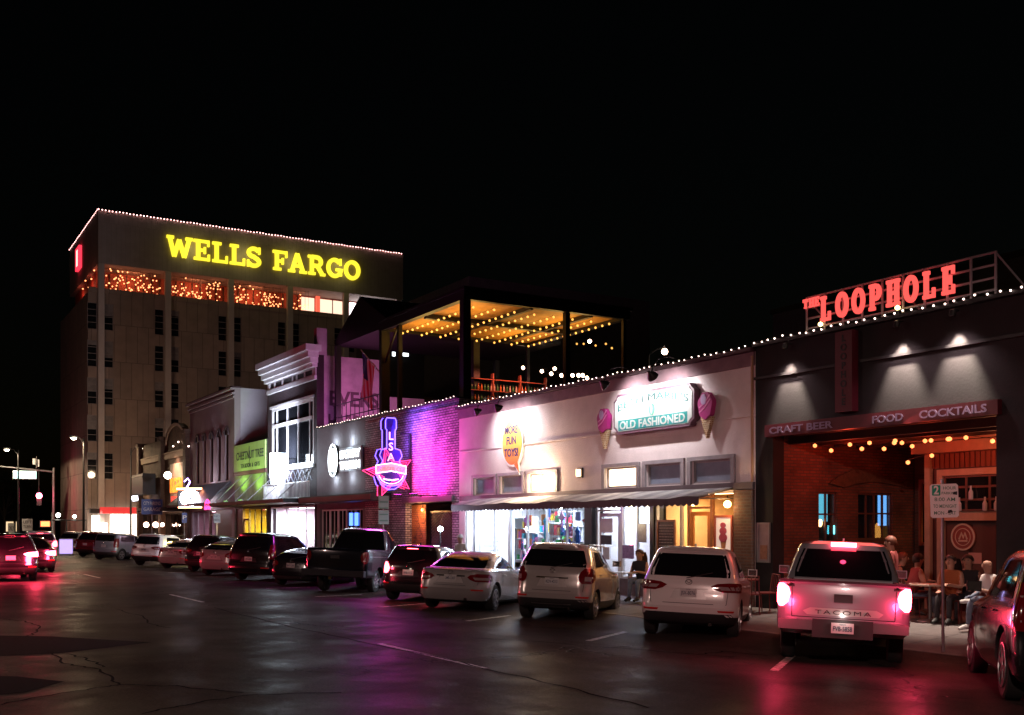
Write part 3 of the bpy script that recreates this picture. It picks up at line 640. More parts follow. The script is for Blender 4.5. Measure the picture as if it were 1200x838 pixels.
rnd = random.Random(77); hn = ['red','blue','yellow','teal','purple','green','orange','white','navy','pink']
for i in range(16):
    y = 25.15+i*.26+rnd.uniform(-.05,.05); z = rnd.uniform(1.2, 2.5); k = rnd.randrange(10); w_ = rnd.uniform(.05,.12)
    t = thing('hanging_toy', '%s packet hung in the toy window, %s from the dark post' % (hn[k], ['first','second','third','fourth','fifth','sixth','seventh','eighth','ninth','tenth','eleventh','twelfth','thirteenth','fourteenth','fifteenth','sixteenth'][i]), 'toy', (17.9, y, z), 0, 'packets hung in the toy window'); bx('packet', Mpal[k], t, 17.9, 17.93, y-w_, y+w_, z-rnd.uniform(.1,.25), z+.1); MB().tube([(17.915,y,z+.1),(17.915,y,2.7)], .004, 4).build('string', M_black, t)
shelf_unit('tall shelf of toys at the far end of the wide toy window', 28.3, 29.2, 19.4, 6, 14, h=2.4); shelf_unit('back wall shelf of games behind the wide toy window', 25.2, 28.0, 20.4, 6, 15, h=2.5); shelf_unit('back wall shelf of boxes behind the brightest window', 29.6, 32.0, 20.4, 6, 16, dens=.7, h=2.5)
# posters on the shop glass
for i, (ya, yb, za, zb, m, lab) in enumerate(((23.65,24.25,1.75,2.15,M_white,'white paper notice on the glass shop door'), (23.8,24.1,1.0,1.35,M_white,'small white notice low on the glass shop door'), (23.7,24.2,1.42,1.68,mat('dark_poster',(.05,.05,.06)),'dark square notice on the glass shop door'),
    (22.15,22.5,1.5,2.0,mat('menu_grey',(.3,.28,.3),.6,var=.5,vscale=30),'grey menu sheet on window beside the seated woman'), (22.7,23.2,1.05,1.42,mat('poster_purple',(.25,.15,.3),.6,var=.5,vscale=20),'purple poster strip low on window beside the door'), (21.0,21.65,1.25,2.05,mat('blackboard',(.05,.03,.025),.6,var=.7,vscale=25),'blackboard with chalk writing in the yellow front'))):
    t = bx('poster' if i != 5 else 'blackboard', m, None, 17.525, 17.54, ya, yb, za, zb); tag(t, lab, 'notice' if i < 5 else 'blackboard')
Mdw = mat('chalk', (.4,.32,.28), .8)
t = thing('chalk_menu_frame', 'brown frame round the chalk blackboard in the yellow front', 'frame', (17.51, 21.3, 1.6)); frame_mb(20.95, 21.7, 1.2, 2.1, 17.505, .05, .04).build('frame', M_wood, t)
m = MB(); rnd = random.Random(5)
for k in range(9):
    y = 21.6
    while y > 21.08:
        l = rnd.uniform(.03, .1); m.box(17.515, 17.524, y-l, y, 1.95-k*.075, 1.968-k*.075); y -= l+.03
m.build('chalk_lines', Mdw, t)
# ice cream poster, lamps
t = thing('ice_cream_poster', 'framed lit poster of a tall pink ice cream cone by brick pier', 'poster', (17.4, 19.05, 1.6)); f = face_west(19.05, 1.0, 17.44)
frame_mb(18.75, 19.4, .95, 2.2, 17.42, .06, .05).build('frame', mat('red_brown_frame', (.3,.07,.04)), t); bx('board', emis('poster_face', (.7,.5,.42), .55, (.6,.55,.5)), t, 17.45, 17.46, 18.8, 19.35, 1.0, 2.15)
MB().prism([(-.11,.62),(.0,.1),(.11,.62)], lambda a, b, d: (17.446-d, 19.08-a, 1.0+b), 0, .006).build('cone', mat('cone_tan', (.5,.22,.1)), t)
mb = MB()
for q, r in ((.66,.14),(.82,.12),(.96,.09)): mb.prism([(r*cos(2*PI*i/16), q+r*.75*sin(2*PI*i/16)) for i in range(16)], lambda a, b, d: (17.444-d, 19.08-a, 1.0+b), .004, .012+q*.01)
mb.build('scoops', mat('scoop_pink', (.4,.06,.12)), t)
t = bx('poster', mat('blue_poster', (.05,.1,.4), .5, var=.5, vscale=10), None, 17.52, 17.53, 18.72-.04, 18.745, 1.0, 2.2); tag(t, 'narrow blue poster edge between ice cream poster and brick pier', 'poster')
def globe(label, loc, r, m, e, col, group=None, name='globe_lamp'):
    t = thing(name, label, 'lamp', loc, 0, group); x, y, z = loc
    MB().lathe([(r*sin(PI*i/10), -r*cos(PI*i/10)) for i in range(11)], loc, n=14).build('globe', m, t, True)
    MB().tube([(x, y, z+r*.9), (x, y, z+r+.12)], .015, 6).build('stem', M_black, t)
    if e: lamp('globe_light', 'POINT', (x-(r+.08), y, z-.05), e, col, t, .05)
    return t
Mgy = emis('yellow_globe', (1,.62,.2), 9, (.8,.6,.3))
globe('yellow globe lamp under awning end by the brick pier', (17.3, 18.78, 2.46), .09, Mgy, 16, (1,.6,.25)); globe('yellow globe lamp hanging left of the ice cream poster', (17.25, 19.95, 2.5), .07, Mgy, 10, (1,.6,.25))
t = thing('patio_heater_lamp', 'bright vertical yellow white lamp tube beside the seated woman', 'lamp', (17.35, 22.5, 1.9)); MB().lathe([(.02,0),(.04,.05),(.075,.45),(.06,.62),(.02,.66)], (17.3, 22.55, 1.85), n=12).build('tube', emis('tube_hot', (1,.85,.5), 9), t, True); MB().lathe([(.07,0),(.04,.06)], (17.3,22.55,2.52), n=10).build('cap', M_black, t); MB().tube([(17.3,22.55,2.57),(17.3,22.55,2.8)], .01, 5).build('stem', M_black, t); lamp('tube_light', 'POINT', (17.15, 22.55, 2.2), 7, (1,.75,.5), t, .08)
t = thing('violet_lamp', 'small violet lamp under the awning above the tube lamp', 'lamp', (17.3, 22.75, 2.7)); MB().lathe([(.02,0),(.05,-.03),(.05,-.09),(.02,-.1)], (17.25, 22.8, 2.72), n=10).build('lens', emis('violet', (.35,.15,1), 10), t); MB().tube([(17.25,22.8,2.72),(17.25,22.8,2.82)], .012, 5).build('stem', M_black, t); lamp('violet_light', 'POINT', (17.12, 22.8, 2.6), 8, (.4,.2,1), t, .05)
# ceiling light panels inside the shops
def panel(label, x, y, sx, sy, z, e, col, group='ceiling panels in the shops'):
    t = thing('ceiling_panel', label, 'ceiling light', (x, y, z), 0, group); bx('diffuser', emis('panel_%d%d%d' % tuple(int(c*9) for c in col), col, 7), t, x-sx/2, x+sx/2, y-sy/2, y+sy/2, z-.03, z-.01); bx('housing', M_white, t, x-sx/2-.03, x+sx/2+.03, y-sy/2-.03, y+sy/2+.03, z-.009, z+.03)
    lamp('panel_light', 'AREA', (x, y, z-.05), e, col, t, sx*.9, target=(x, y, 0), sy=sy*.9)
CW = (.85,.9,1)
panel('cool ceiling light over the brightest leftmost toy window', 18.6, 30.9, .6, 1.6, 2.8, 300, CW); panel('cool ceiling light behind left half of the wide toy window', 18.8, 28.2, .6, 1.4, 2.8, 140, CW); panel('cool ceiling light behind right half of the wide toy window', 18.8, 26.0, .6, 1.4, 2.8, 140, CW)
panel('cool ceiling light behind the glass shop door', 18.7, 23.6, .5, 1.2, 2.8, 90, CW); panel('warm ceiling light behind the orange door and yellow front', 18.6, 20.6, .5, 1.2, 2.8, 110, (1,.62,.32)); panel('pinkish ceiling light behind the menu window', 19.6, 22.6, .5, .8, 2.8, 30, (1,.75,.7))
for y, nm in ((29.35, 'left'), (27.0, 'middle'), (31.6, 'leftmost')):
    t = thing('spot_lamp', 'small blue white spot lamp at the head of the shop window, %s one' % nm, 'lamp', (17.35, y, 2.66), 0, 'spot lamps at the window heads'); MB().lathe([(.02,0),(.06,-.03),(.06,-.1),(.03,-.12)], (17.3, y, 2.7), n=10).build('head', emis('blue_white', (.7,.8,1), 25), t); MB().tube([(17.3,y,2.7),(17.3,y,2.8)], .012, 5).build('stem', M_black, t); lamp('spot_light', 'POINT', (17.15, y, 2.5), 12, (.75,.85,1), t, .05)
# awning
aw = thing('awning', 'long pale striped canvas awning with scalloped edge over shop windows', 'awning', (17.4, 25.4, 2.8))
Mc1 = mat('canvas_pale', (.5,.47,.47), .8, var=.15, vscale=6, bump=.2); Mc2 = mat('canvas_grey', (.3,.28,.3), .8, var=.15, vscale=6, bump=.2); Mval = mat('valance_dark', (.13,.11,.14), .8, var=.2)
mb = MB(); n = 58; ya, yb = 18.7, 31.0
for i in range(n):
    y0 = ya+(yb-ya)*i/n; y1 = ya+(yb-ya)*(i+1)/n; mi = (i//2) % 2
    sg = lambda y: .02*sin(y*2.1)+.012*sin(y*5.3)
    P = []
    for (x, z) in ((17.42, 2.86), (16.9, 2.76), (16.35, 2.62)): P += [(x, y0, z+sg(y0)*(17.42-x)), (x, y1, z+sg(y1)*(17.42-x))]
    mb.add(P, [(0,1,3,2),(2,3,5,4)], mi); mb.add([(a,b,c-.012) for a,b,c in P], [(0,1,3,2),(2,3,5,4)], mi)
mb.build('canopy', [Mc1, Mc2], aw)
mb = MB()
for i in range(n):
    y0 = ya+(yb-ya)*i/n; y1 = ya+(yb-ya)*(i+1)/n; ym = (y0+y1)/2; q = lambda y: .02*sin(y*2.1)+.012*sin(y*5.3)
    for x in (16.345, 16.333): mb.add([(x,y0,2.62+q(y0)),(x,y1,2.62+q(y1)),(x,y1,2.46),(x,y1-.04,2.43),(x,ym,2.41),(x,y0+.04,2.43),(x,y0,2.46)], [tuple(range(7))], 0)
mb.build('valance', Mval, aw)
mb = MB()
for y in (18.72, 21.5, 24.8, 28.2, 30.98): mb.tube([(17.45,y,2.6),(16.36,y,2.58)], .015, 6); mb.tube([(17.45,y,2.84),(16.36,y,2.6)], .015, 6)
mb.build('frame', M_steel, aw)
# signs
t = thing('toy_sign', 'orange speech bubble sign reading more fun toys', 'sign', (17.45, 28.9, 4.6)); f = face_west(28.9, 4.62, 17.47)
def bub(s): return [(s*.66*cos(R(a)), s*.78*sin(R(a))) for a in range(-40, 291, 10)]+[(s*.14,-.78*s),(.48*s,-1.08*s),(.36*s,-.7*s)]
MB().prism(bub(1), f, -.03, .04).build('border', mat('sign_white', (.75,.75,.75)), t)
m_or = bpy.data.materials.new('sign_orange'); m_or.use_nodes = True; nt = m_or.node_tree; g = N(nt,'ShaderNodeNewGeometry'); sp = N(nt,'ShaderNodeSeparateXYZ'); mr = N(nt,'ShaderNodeMapRange'); cr = N(nt,'ShaderNodeValToRGB')
nt.links.new(g.outputs['Position'], sp.inputs[0]); nt.links.new(sp.outputs[2], mr.inputs[0]); mr.inputs[1].default_value = 3.9; mr.inputs[2].default_value = 5.3; cr.color_ramp.elements[0].color = (.8,.16,.01,1); cr.color_ramp.elements[1].color = (.85,.6,.1,1)
nt.links.new(mr.outputs[0], cr.inputs[0]); nt.links.new(cr.outputs[0], nt.nodes['Principled BSDF'].inputs['Base Color'])
MB().prism(bub(.92), f, .041, .05).build('face', m_or, t)
Mnv = mat('sign_navy', (.04,.02,.1)); 
for s_, z, w_ in (('MORE', .28, .78), ('FUN', -.06, .58), ('TOYS!', -.45, .86)):
    text_mb(s_, .36, face_west(28.93, 4.62+z, 17.418), .012, w_, .022).build('lettering', Mnv, t)
t = thing('shop_sign', 'large white notched shop board with teal band reading old fashioned', 'sign', (17.4, 21.62, 4.95)); Yc = 21.62; hw, hh = 1.66, .54
def notch(a, b, c): return [(-a+c,-b),(a-c,-b),(a-c*.6,-b+c*.6),(a,-b+c),(a,b-c),(a-c*.6,b-c*.6),(a-c,b),(-a+c,b),(-a+c*.6,b-c*.6),(-a,b-c),(-a,-b+c),(-a+c*.6,-b+c*.6)]
f = face_west(Yc, 4.97, 17.35); MB().prism(notch(hw, hh, .18), f, -.148, .06).build('border', mat('sign_mauve', (.11,.05,.075), .5), t); MB().prism(notch(hw-.07, hh-.07, .15), f, .061, .075).build('face', mat('sign_face_white', (.42,.44,.43), .4), t)
Mteal = mat('sign_teal', (.01,.2,.2), .4); bx('band', Mteal, t, 17.268, 17.274, Yc-1.42, Yc+1.42, 4.52, 4.8)
text_mb('OLD FASHIONED', .3, face_west(Yc, 4.555, 17.267), .01, 2.7, .02).build('lettering', mat('sign_face_white', (1,1,1)), t)
text_mb("BETH MARIE'S", .27, face_west(Yc, 5.13, 17.274), .01, 2.9, 0, arc=lambda a: .09-.17*(a/1.4)**2).build('lettering', mat('sign_pale_teal', (.015,.1,.1)), t)
MB().prism([(.11*cos(2*PI*i/24), .15*sin(2*PI*i/24)) for i in range(24)], face_west(Yc-.02, 4.98, 17.274), 0, .012).build('medallion', mat('sign_green', (.12,.45,.3)), t)
MB().prism([(.045*cos(2*PI*i/16), .12*sin(2*PI*i/16)) for i in range(16)], face_west(Yc-.02, 4.98, 17.262), 0, .006).build('medallion_figure', mat('sign_mint', (.4,.75,.6)), t)
def cone(label, Y, Z, s):
    t = thing('ice_cream_cone', label, 'sign', (17.4, Y, Z)); f = face_west(Y, Z, 17.36)
    MB().prism([(-.2*s,.5*s),(0,-.02*s),(.2*s,.5*s)], f, -.06, .05).build('cone', brick('waffle', (.5,.25,.1), (.42,.18,.07), (.75,.6,.4), bw=.07, bh=.05, mort=.012), t)
    MB().prism([(.25*s*cos(R(a))*(1+.07*sin(R(a*5))), .78*s+.33*s*sin(R(a))*(1+.05*sin(R(a*7)))) for a in range(0,360,9)], f, -.05, .09).build('scoop', mat('scoop_magenta', (.45,.03,.22), .35), t)
    m = MB()
    for dz in (0, .12): m.ribbon([(-.2*s, (.62+dz)*s), (0,(.72+dz)*s), (.2*s,(.92+dz)*s)], .035*s, f, .09, .1)
    m.build('swirl', mat('swirl_pink', (.75,.25,.5), .35), t); MB().prism([(-.04*s+.1*s*cos(R(a)), .93*s+.13*s*sin(R(a))) for a in range(0,360,15)], f, .09, .104).build('highlight_scoop', mat('scoop_lilac', (.5,.35,.6), .35), t)
cone('pink ice cream cone cutout left of the white shop board', 23.78, 4.1, 1.0); cone('larger pink ice cream cone cutout right of the white shop board', 19.55, 4.1, 1.0)
# gooseneck lamps over the signs
def goose(label, Y, Z, Yt, Zt, e, first):
    t = thing('gooseneck_lamp', label, 'lamp', (17.4, Y, Z), 0, 'gooseneck lamps over the signs')
    tip = (16.55, Y, Z-.1)
    if first:
        MB().tube([(17.5,Y,Z+.35),(17.1,Y,Z+.42),(16.75,Y,Z+.33),(16.58,Y,Z+.1),(16.55,Y,Z)], .018, 8).build('arm', M_black, t)
        d = (Vector((17.5, Yt, Zt))-Vector(tip)).normalized(); q = d.to_track_quat('-Z','Y'); mb = MB(); rr = [(.03,.14),(.05,.1),(.13,.0),(.15,-.07),(.14,-.08)]
        vs = []
        for r, h in rr:
            for k in range(16): vs.append(Vector(tip)+q @ Vector((r*cos(2*PI*k/16), r*sin(2*PI*k/16), h)))
        mb.add(vs, [(i*16+k, i*16+(k+1)%16, (i+1)*16+(k+1)%16, (i+1)*16+k) for i in range(4) for k in range(16)]+[tuple(range(16))]); mb.build('shade', M_black, t, True)
        MB().lathe([(.02,0),(.05,.03),(.05,.06),(.02,.08)], tuple(Vector(tip)+d*.0), n=8).build('bulb', emis('flood_bulb', (1,.93,.95), 30), t)
        lamp('flood', 'SPOT', tuple(Vector(tip)+d*.1), e, (1,.95,.95), t, .05, 150, (17.5, Yt, Zt), 1)
    return t
WL = 300
goose('black gooseneck lamp left above the toy bubble sign', 29.6, 5.72, 29.2, 4.75, WL*.55, 1); goose('black gooseneck lamp right above the toy bubble sign', 28.3, 5.72, 28.2, 4.8, WL*.55, 1)
goose('black gooseneck lamp left above the white shop board', 22.7, 5.8, 22.4, 4.9, WL*.7, 1); goose('black gooseneck lamp right above the white shop board', 20.7, 5.8, 20.9, 4.9, WL*.7, 1)
light_string('warm bulb string along the white shop parapet', [(17.31, 18.2+.235*i, 6.13) for i in range(61)], .017, Mbw, 'bulb strings along the parapets')
# bright wall lantern and window flare
t = thing('wall_lantern', 'small warm wall lantern between lit transom windows', 'lamp', (17.4, 25.3, 3.5)); bx('glass_box', emis('lantern_glass', (1,.6,.3), 6), t, 17.36, 17.44, 25.08, 25.2, 3.38, 3.58); bx('bracket', M_black, t, 17.441, 17.5, 25.02, 25.26, 3.34, 3.62)
t = thing('flood_lamp', 'dazzling warm flood lamp on the wall above the awning', 'lamp', (17.3, 27.2, 3.45)); MB().lathe([(.03,0),(.1,.02),(.12,.1),(.1,.18),(.03,.2)], (17.25, 27.15, 3.2), n=12).build('globe', emis('flood_hot', (1,.75,.45), 45), t, True); MB().tube([(17.25,27.15,3.4),(17.5,27.15,3.5)], .015, 6).build('arm', M_black, t); lamp('flood_light', 'POINT', (17.05, 27.15, 3.3), 110, (1,.7,.42), t, .08)

# ============================================================ 3 burger building
B3 = thing('burger_building', 'low brick bar washed in magenta light with rooftop terrace', 'building', (17.5, 39.6, 0))
Mpb = brick('pale_painted_brick', (.5,.46,.5), (.24,.2,.24), (.06,.05,.06), bump=.9, mort=.016, bw=.24, bh=.09, nvar=.5); Mgs = mat('grey_stucco', (.15,.135,.15), .8, var=.2, vscale=1.5, bump=.4)
wall_mb(32.63, 40.9, 0, 6.42, [(33.15, 37.0, 0, 2.82)]).build('wall', Mpb, B3); wall_mb(40.9, 46.58, 0, 6.42, [(40.9+.3, 46.2, 0, 2.7)]).build('smooth_wall', Mgs, B3)
shell(B3, 32.63, 46.58, 6.42, Mgs, 45, roofz=5.6)
bx('coping', M_dark, B3, 17.4, 17.9, 32.63, 46.57, 6.425, 6.47); bx('brick_band', Mpb, B3, 17.44, 17.497, 32.64, 40.8, 5.95, 6.2)
bx('alley_beam', mat('violet_beam', (.12,.1,.13)), B3, 17.4, 17.498, 33.0, 37.15, 2.83, 3.02)
bx('fascia_canopy', M_dark, B3, 16.6, 17.498, 38.3, 46.5, 2.95, 3.25); bx('canopy_edge', mat('dark_red_edge', (.12,.01,.02)), B3, 16.57, 16.598, 38.3, 46.5, 3.0, 3.2)
bx('alley_side_wall', Mrb, B3, 17.87, 26, 36.95, 37.25, 0, 2.85); bx('alley_ceiling', M_dark, B3, 17.87, 26, 33.0, 36.94, 2.83, 2.9); bx('alley_back', M_dark, B3, 26.01, 26.1, 33, 37, 0, 2.9); bx('alley_south_wall', M_dark, B3, 17.87, 26, 32.95, 33.14, 0, 2.82)
for i in range(5):
    ya = 41.25+i*.99; f = window(B3, ya, ya+.96, .5, 2.68, 17.6, M_white if i > 1 else mat('grey_frame', (.3,.28,.3)), M_gdark, .07, (ya+.48,), name='folding_window')
bx('stall_riser', Mstone, B3, 17.51, 17.7, 41.2, 46.2, 0, .48)
for i, y in enumerate((41.9, 42.5)):
    t = bx('television', emis('tv_blue', (.08,.2,1), 3), None, 17.585, 17.597, y, y+.38, 1.95, 2.5); tag(t, ['right', 'left'][i]+' one of two bright blue screens in the folding windows', 'television', 'blue screens in the folding windows')
# gate with graffiti panels in the alley
t = thing('alley_gate', 'dark mesh gate standing half open in the alley mouth', 'gate', (17.7, 34.4, 0)); mb = MB()
frame_mb(33.2, 35.7, .1, 2.5, 17.9, .05, .05, mb=mb); mb.build('frame', M_black, t); mb = MB()
for i in range(-10, 26): 
    a = max(33.25, 33.25+i*.12); b0 = .15+max(0, -i*.12); l = min(35.65-a, 2.45-b0)
    if l > 0: mb.tube([(17.93, a, b0), (17.93, a+l, b0+l)], .007, 4)
for i in range(36):
    a = 35.65-max(0, i*.12-1.2)*1; b0 = .15+max(0, 1.2-i*.12); l = min(a-33.25, 2.45-b0)
    if l > 0: mb.tube([(17.945, a, b0), (17.945, a-l, b0+l)], .007, 4)
mb.build('mesh', M_steel, t)
t = thing('mural_panel', 'orange brick panel with painted scrolls at alley left side', 'panel', (17.7, 36.4, 0)); bx('panel', brick('orange_brick', (.4,.16,.05), (.28,.1,.03), (.15,.08,.05)), t, 17.75, 17.8, 35.75, 36.97, .1, 2.75)
m = MB(); rnd = random.Random(3)
for i in range(14):
    y, z = rnd.uniform(35.9, 36.8), rnd.uniform(.5, 2.5); m.ribbon([(y+.12*cos(a/2)*a/8, z+.12*sin(a/2)*a/8) for a in range(2, 12)], .025, lambda a, b, d: (17.747-d, a, b), 0, .006)
m.build('scrolls', mat('scroll_dark', (.08,.03,.02)), t)
globe('orange bulb lamp under the alley beam', (17.7, 35.9, 2.55), .07, Mgl, 18, (1,.45,.15)); lamp('alley_light', 'POINT', (17.3, 36.2, 2.3), 14, (1,.5,.2), None, .1)
# white halo lit sign (round badge and two rows of letters)
t = thing('halo_sign', 'white halo lit round badge sign with two rows of letters', 'sign', (17.4, 43.3, 4.9)); Mwl = emis('white_neon', (.85,.95,1), 3.5, (.8,.8,.8)); f = face_west(44.2, 4.85, 17.36)
MB().prism([(.52*cos(2*PI*i/32), .72*sin(2*PI*i/32)) for i in range(32)], f, -.08, .0).build('badge_plate', M_black, t)
m = MB(); m.ribbon([(.5*cos(2*PI*i/32), .7*sin(2*PI*i/32)) for i in range(32)], .045, f, .001, .04, True)
for k in range(5): m.ribbon([((-.35+.15*k)+.1*sin(a*1.3+k), -.5+a*.17) for a in range(7)], .035, f, .001, .035)
m.ribbon([(.3*cos(R(a)), .1+.35*sin(R(a))) for a in range(20, 330, 20)], .07, f, .002, .038); m.build('badge_tube', Mwl, t)
bx('letter_plate', mat('sign_pale', (.3,.33,.36)), t, 17.37, 17.45, 41.05, 43.5, 4.3, 5.32)
for s_, z in (('EATERY', 4.88), ('TAVERN', 4.4)): text_mb(s_, .46, face_west(42.28, z, 17.365), .03, 2.25, .03).build('letters', Mwl, t)
for y in (44.2, 42.3): lamp('sign_halo', 'POINT', (17.22, y, 5.6), 26, (.75,.9,1), t, .1); lamp('sign_halo', 'POINT', (17.22, y, 4.0), 18, (.75,.9,1), t, .1)
# neon guitar on star, projecting at right angles
Yn = 36.3; t = thing('neon_guitar_sign', 'projecting neon sign of blue guitar on a pink star', 'sign', (16.6, Yn, 4.5)); f = face_south(16.55, 4.5, Yn); fb = face_south(16.55, 4.5, Yn+.36)
NR = emis('neon_red', (1,.03,.16), 4.5, (.5,.05,.1)); NBl = emis('neon_blue', (.13,.07,1), 5, (.1,.1,.5)); NW = emis('neon_white', (1,.6,.75), 3, (.8,.8,.8))
star = []
for i in range(5):
    a = 90+72*i+14; star += [(.98*cos(R(a)), -.55+.98*sin(R(a))*.95), (.42*cos(R(a+36)), -.55+.42*sin(R(a+36)))]
neck = [(-.17,.35),(-.17,1.05),(-.22,1.1),(-.22,1.4),(-.16,1.5),(.16,1.5),(.22,1.4),(.22,1.1),(.17,1.05),(.17,.35)]
body = [(-.17,.35),(-.38,.3),(-.46,.08),(-.34,-.12),(-.42,-.3),(-.55,-.6),(-.42,-1.0),(-.15,-1.18),(.15,-1.18),(.42,-1.0),(.55,-.6),(.42,-.3),(.34,-.12),(.46,.08),(.38,.3),(.17,.35)]
MB().prism(star, f, -.34, -.02).build('star_box', mat('sign_dark_red', (.18,.02,.05)), t); MB().prism(neck+body[::-1][1:-1], f, -.345, -.005).build('guitar_box', mat('sign_dark_blue', (.04,.03,.3)), t)
def T(pts, m, nm, ff, r=.02, closed=True, dz=.03): MB().tube([ff(a, b, dz) for a, b in pts], r, 6, closed).build(nm, m, t, True)
for ff, dz in ((f, .03), (fb, -.03)):
    T(star, NR, 'star_tube', ff, dz=dz); T(neck, NBl, 'neck_tube', ff, dz=dz, closed=False); T(body, NBl, 'body_tube', ff, dz=dz, closed=False)
T([(a*.8, (b+.55)*.8-.55) for a, b in star], NR, 'star_tube', f, .014)
for ch, z in (('L', .68), ('S', .28), ('A', -.12)): text_mb(ch, .42, face_south(16.55, 4.5+z, Yn-.02), .02, None, .01).build('letter', emis('letter_pink', (1,.35,.5), 2.2), t)
MB().prism([(-.62,-.3),(0,-.2),(.62,-.3),(.62,-.6),(0,-.5),(-.62,-.6)], f, .0, .03).build('banner', emis('banner_pink', (1,.4,.5), .8), t)
T([(-.62,-.3),(0,-.2),(.62,-.3),(.62,-.6),(0,-.5),(-.62,-.6)], NW, 'banner_tube', f, .018, dz=.05); text_mb('BURGER CO.', .2, face_south(16.55, 4.5-.49, Yn-.036), .015, 1.1, .02).build('letters', emis('letter_red', (1,.1,.15), 2), t)
T([(.6*cos(R(a)), -.58+.48*sin(R(a))) for a in range(185, 356, 10)], NBl, 'bowl_tube', f, dz=.05, closed=False); T([(.5*cos(R(a)), -.6+.38*sin(R(a))) for a in range(190, 351, 10)], NW, 'bowl_tube', f, .012, dz=.05, closed=False)
text_mb('BURGERS & BREWS', .08, face_south(16.55, 4.5-.86, Yn-.04), .01, .62, .01, arc=lambda a: .35*a*a).build('letters', NW, t)
mb = MB(); mb.tube([(17.02,Yn+.15,5.45),(17.42,Yn+.15,5.45),(17.42,Yn+.15,3.1)], .05, 8); mb.tube([(17.1,Yn+.15,3.4),(17.42,Yn+.15,3.4)], .03, 8); mb.build('bracket', M_black, t)
lamp('neon_glow_pink', 'AREA', (16.3, Yn-.5, 4.0), 110, (1,.06,.25), t, .9, target=(17.6, Yn-1.6, 3.8)); lamp('neon_glow_blue', 'AREA', (16.4, Yn-.4, 5.4), 90, (.22,.1,1), t, .5, target=(17.7, Yn-.9, 5.2))
lamp('neon_glow_street', 'AREA', (15.9, Yn-.3, 4.5), 90, (.85,.1,.9), t, 1.2, target=(9, Yn-6, 0))
for i, y in enumerate((35.6, 34.3)):
    tt = thing('wash_light', 'magenta wash fixture on the alley beam, %s' % ['nearer the neon sign', 'nearer the white shop'][i], 'lamp', (17.2, y, 3.1), 0, 'magenta wash fixtures'); bx('housing', M_black, tt, 16.4, 16.64, y-.12, y+.12, 3.02, 3.1); bx('lens', emis('magenta_lens', (1,.05,.75), 8), tt, 16.42, 16.62, y-.1, y+.1, 3.101, 3.106); MB().tube([(16.64,y,3.05),(17.5,y,3.05)], .02, 6).build('arm', M_black, tt)
    lamp('wash', 'SPOT', (16.5, y, 3.16), 420, [(1,.0,.5),(.95,.0,.62)][i], tt, .1, 130, (17.55, y-.3, 4.3), 1)
light_string('closely spaced bulb string along the burger bar parapet', [(17.38, 32.8+.28*i, 6.5) for i in range(49)], .016, Mbw, 'bulb strings along the parapets')
t = thing('street_sign', 'grey parking sign on a post in front of burger bar', 'sign', (15.3, 0, 0)); yy, zz = FX(449, 590, 15.3)
MB().tube([(15.3,yy,-.1),(15.3,yy,2.95)], .03, 8).build('post', M_steel, t); f = face_south(15.3, 0, yy-.04)
m = MB(); m.prism([(-.2,2.55),(.2,2.55),(.2,3.0),(-.2,3.0)], f, 0, .01); m.prism([(-.2,2.0),(.2,2.0),(.2,2.5),(-.2,2.5)], f, 0, .01); m.build('plate', mat('sign_grey', (.16,.17,.16), .5), t)
for i in range(4): MB().box(15.14, 15.46, yy-.058, yy-.052, 2.1+i*.22, 2.15+i*.22).build('lettering', mat('sign_text_green', (.06,.1,.08)), t)
t['label'] = 'grey parking sign on a post in front of burger bar'
# ============================================================ 4 dark two storey building with white cornice
B4 = thing('cornice_building', 'dark two storey building with white cornice and big white framed window', 'building', (17.5, 50, 0))
Mdb = brick('near_black_brick', (.035,.015,.02), (.025,.012,.017), (.03,.02,.025)); Mplw = mat('painted_plaster', (.38,.3,.34), .8, var=.25, vscale=1.2, bump=.3)
wall_mb(46.59, 53.75, 0, 9.9, [(47.0, 53.1, 4.85, 7.95), (46.9, 53.4, .0, 2.9)]).build('wall', Mdb, B4)
shell(B4, 46.59, 53.75, 9.9, Mplw, 20.6)
mb = MB(); mb.box(17.5, 18.0, 46.6, 46.95, 9.905, 11.15); mb.build('chimney', Mplw, B4)
mb = MB(); 
for z0, z1, d in ((8.75,8.95,.12),(8.95,9.3,.06),(9.32,9.5,.25),(9.5,9.75,.38),(9.75,10.02,.52),(10.02,10.32,.66)): mb.box(17.5-d, 17.6 if z0 > 9.9 else 17.497, 46.65-(d*.6), 53.6+d*.3, z0, z1-.003)
for y in (46.9, 48.0, 49.1, 49.7, 51.2, 52.4, 53.2): mb.box(17.4, 17.44-.003, y-.06, y+.06, 8.96, 9.3)
cn = mb.build('cornice', mat('cornice_white', (.55,.55,.58), .6, var=.1), B4)
mb = MB()
for a, b in ((47.0,47.9),(48.15,49.0),(49.3,49.6),(49.85,51.05),(51.4,52.25),(52.6,53.1)): mb.box(17.425, 17.439, a, b, 9.02, 9.24)
mb.build('dark_panel', M_dark, cn)
f = window(B4, 47.0, 53.1, 4.85, 7.95, 17.5, M_white, M_gdark, .13, (47.6, 49.2, 50.8, 52.4), (), d=.12); mb = MB(); mb.box(17.46, 17.52-.003, 47.2, 52.9, 6.95, 7.12); mb.box(17.42, 17.5-.003, 46.9, 53.2, 4.7, 4.86); mb.box(17.42, 17.497, 46.9, 53.2, 7.955, 8.08); mb.build('transom_bar', M_white, f)
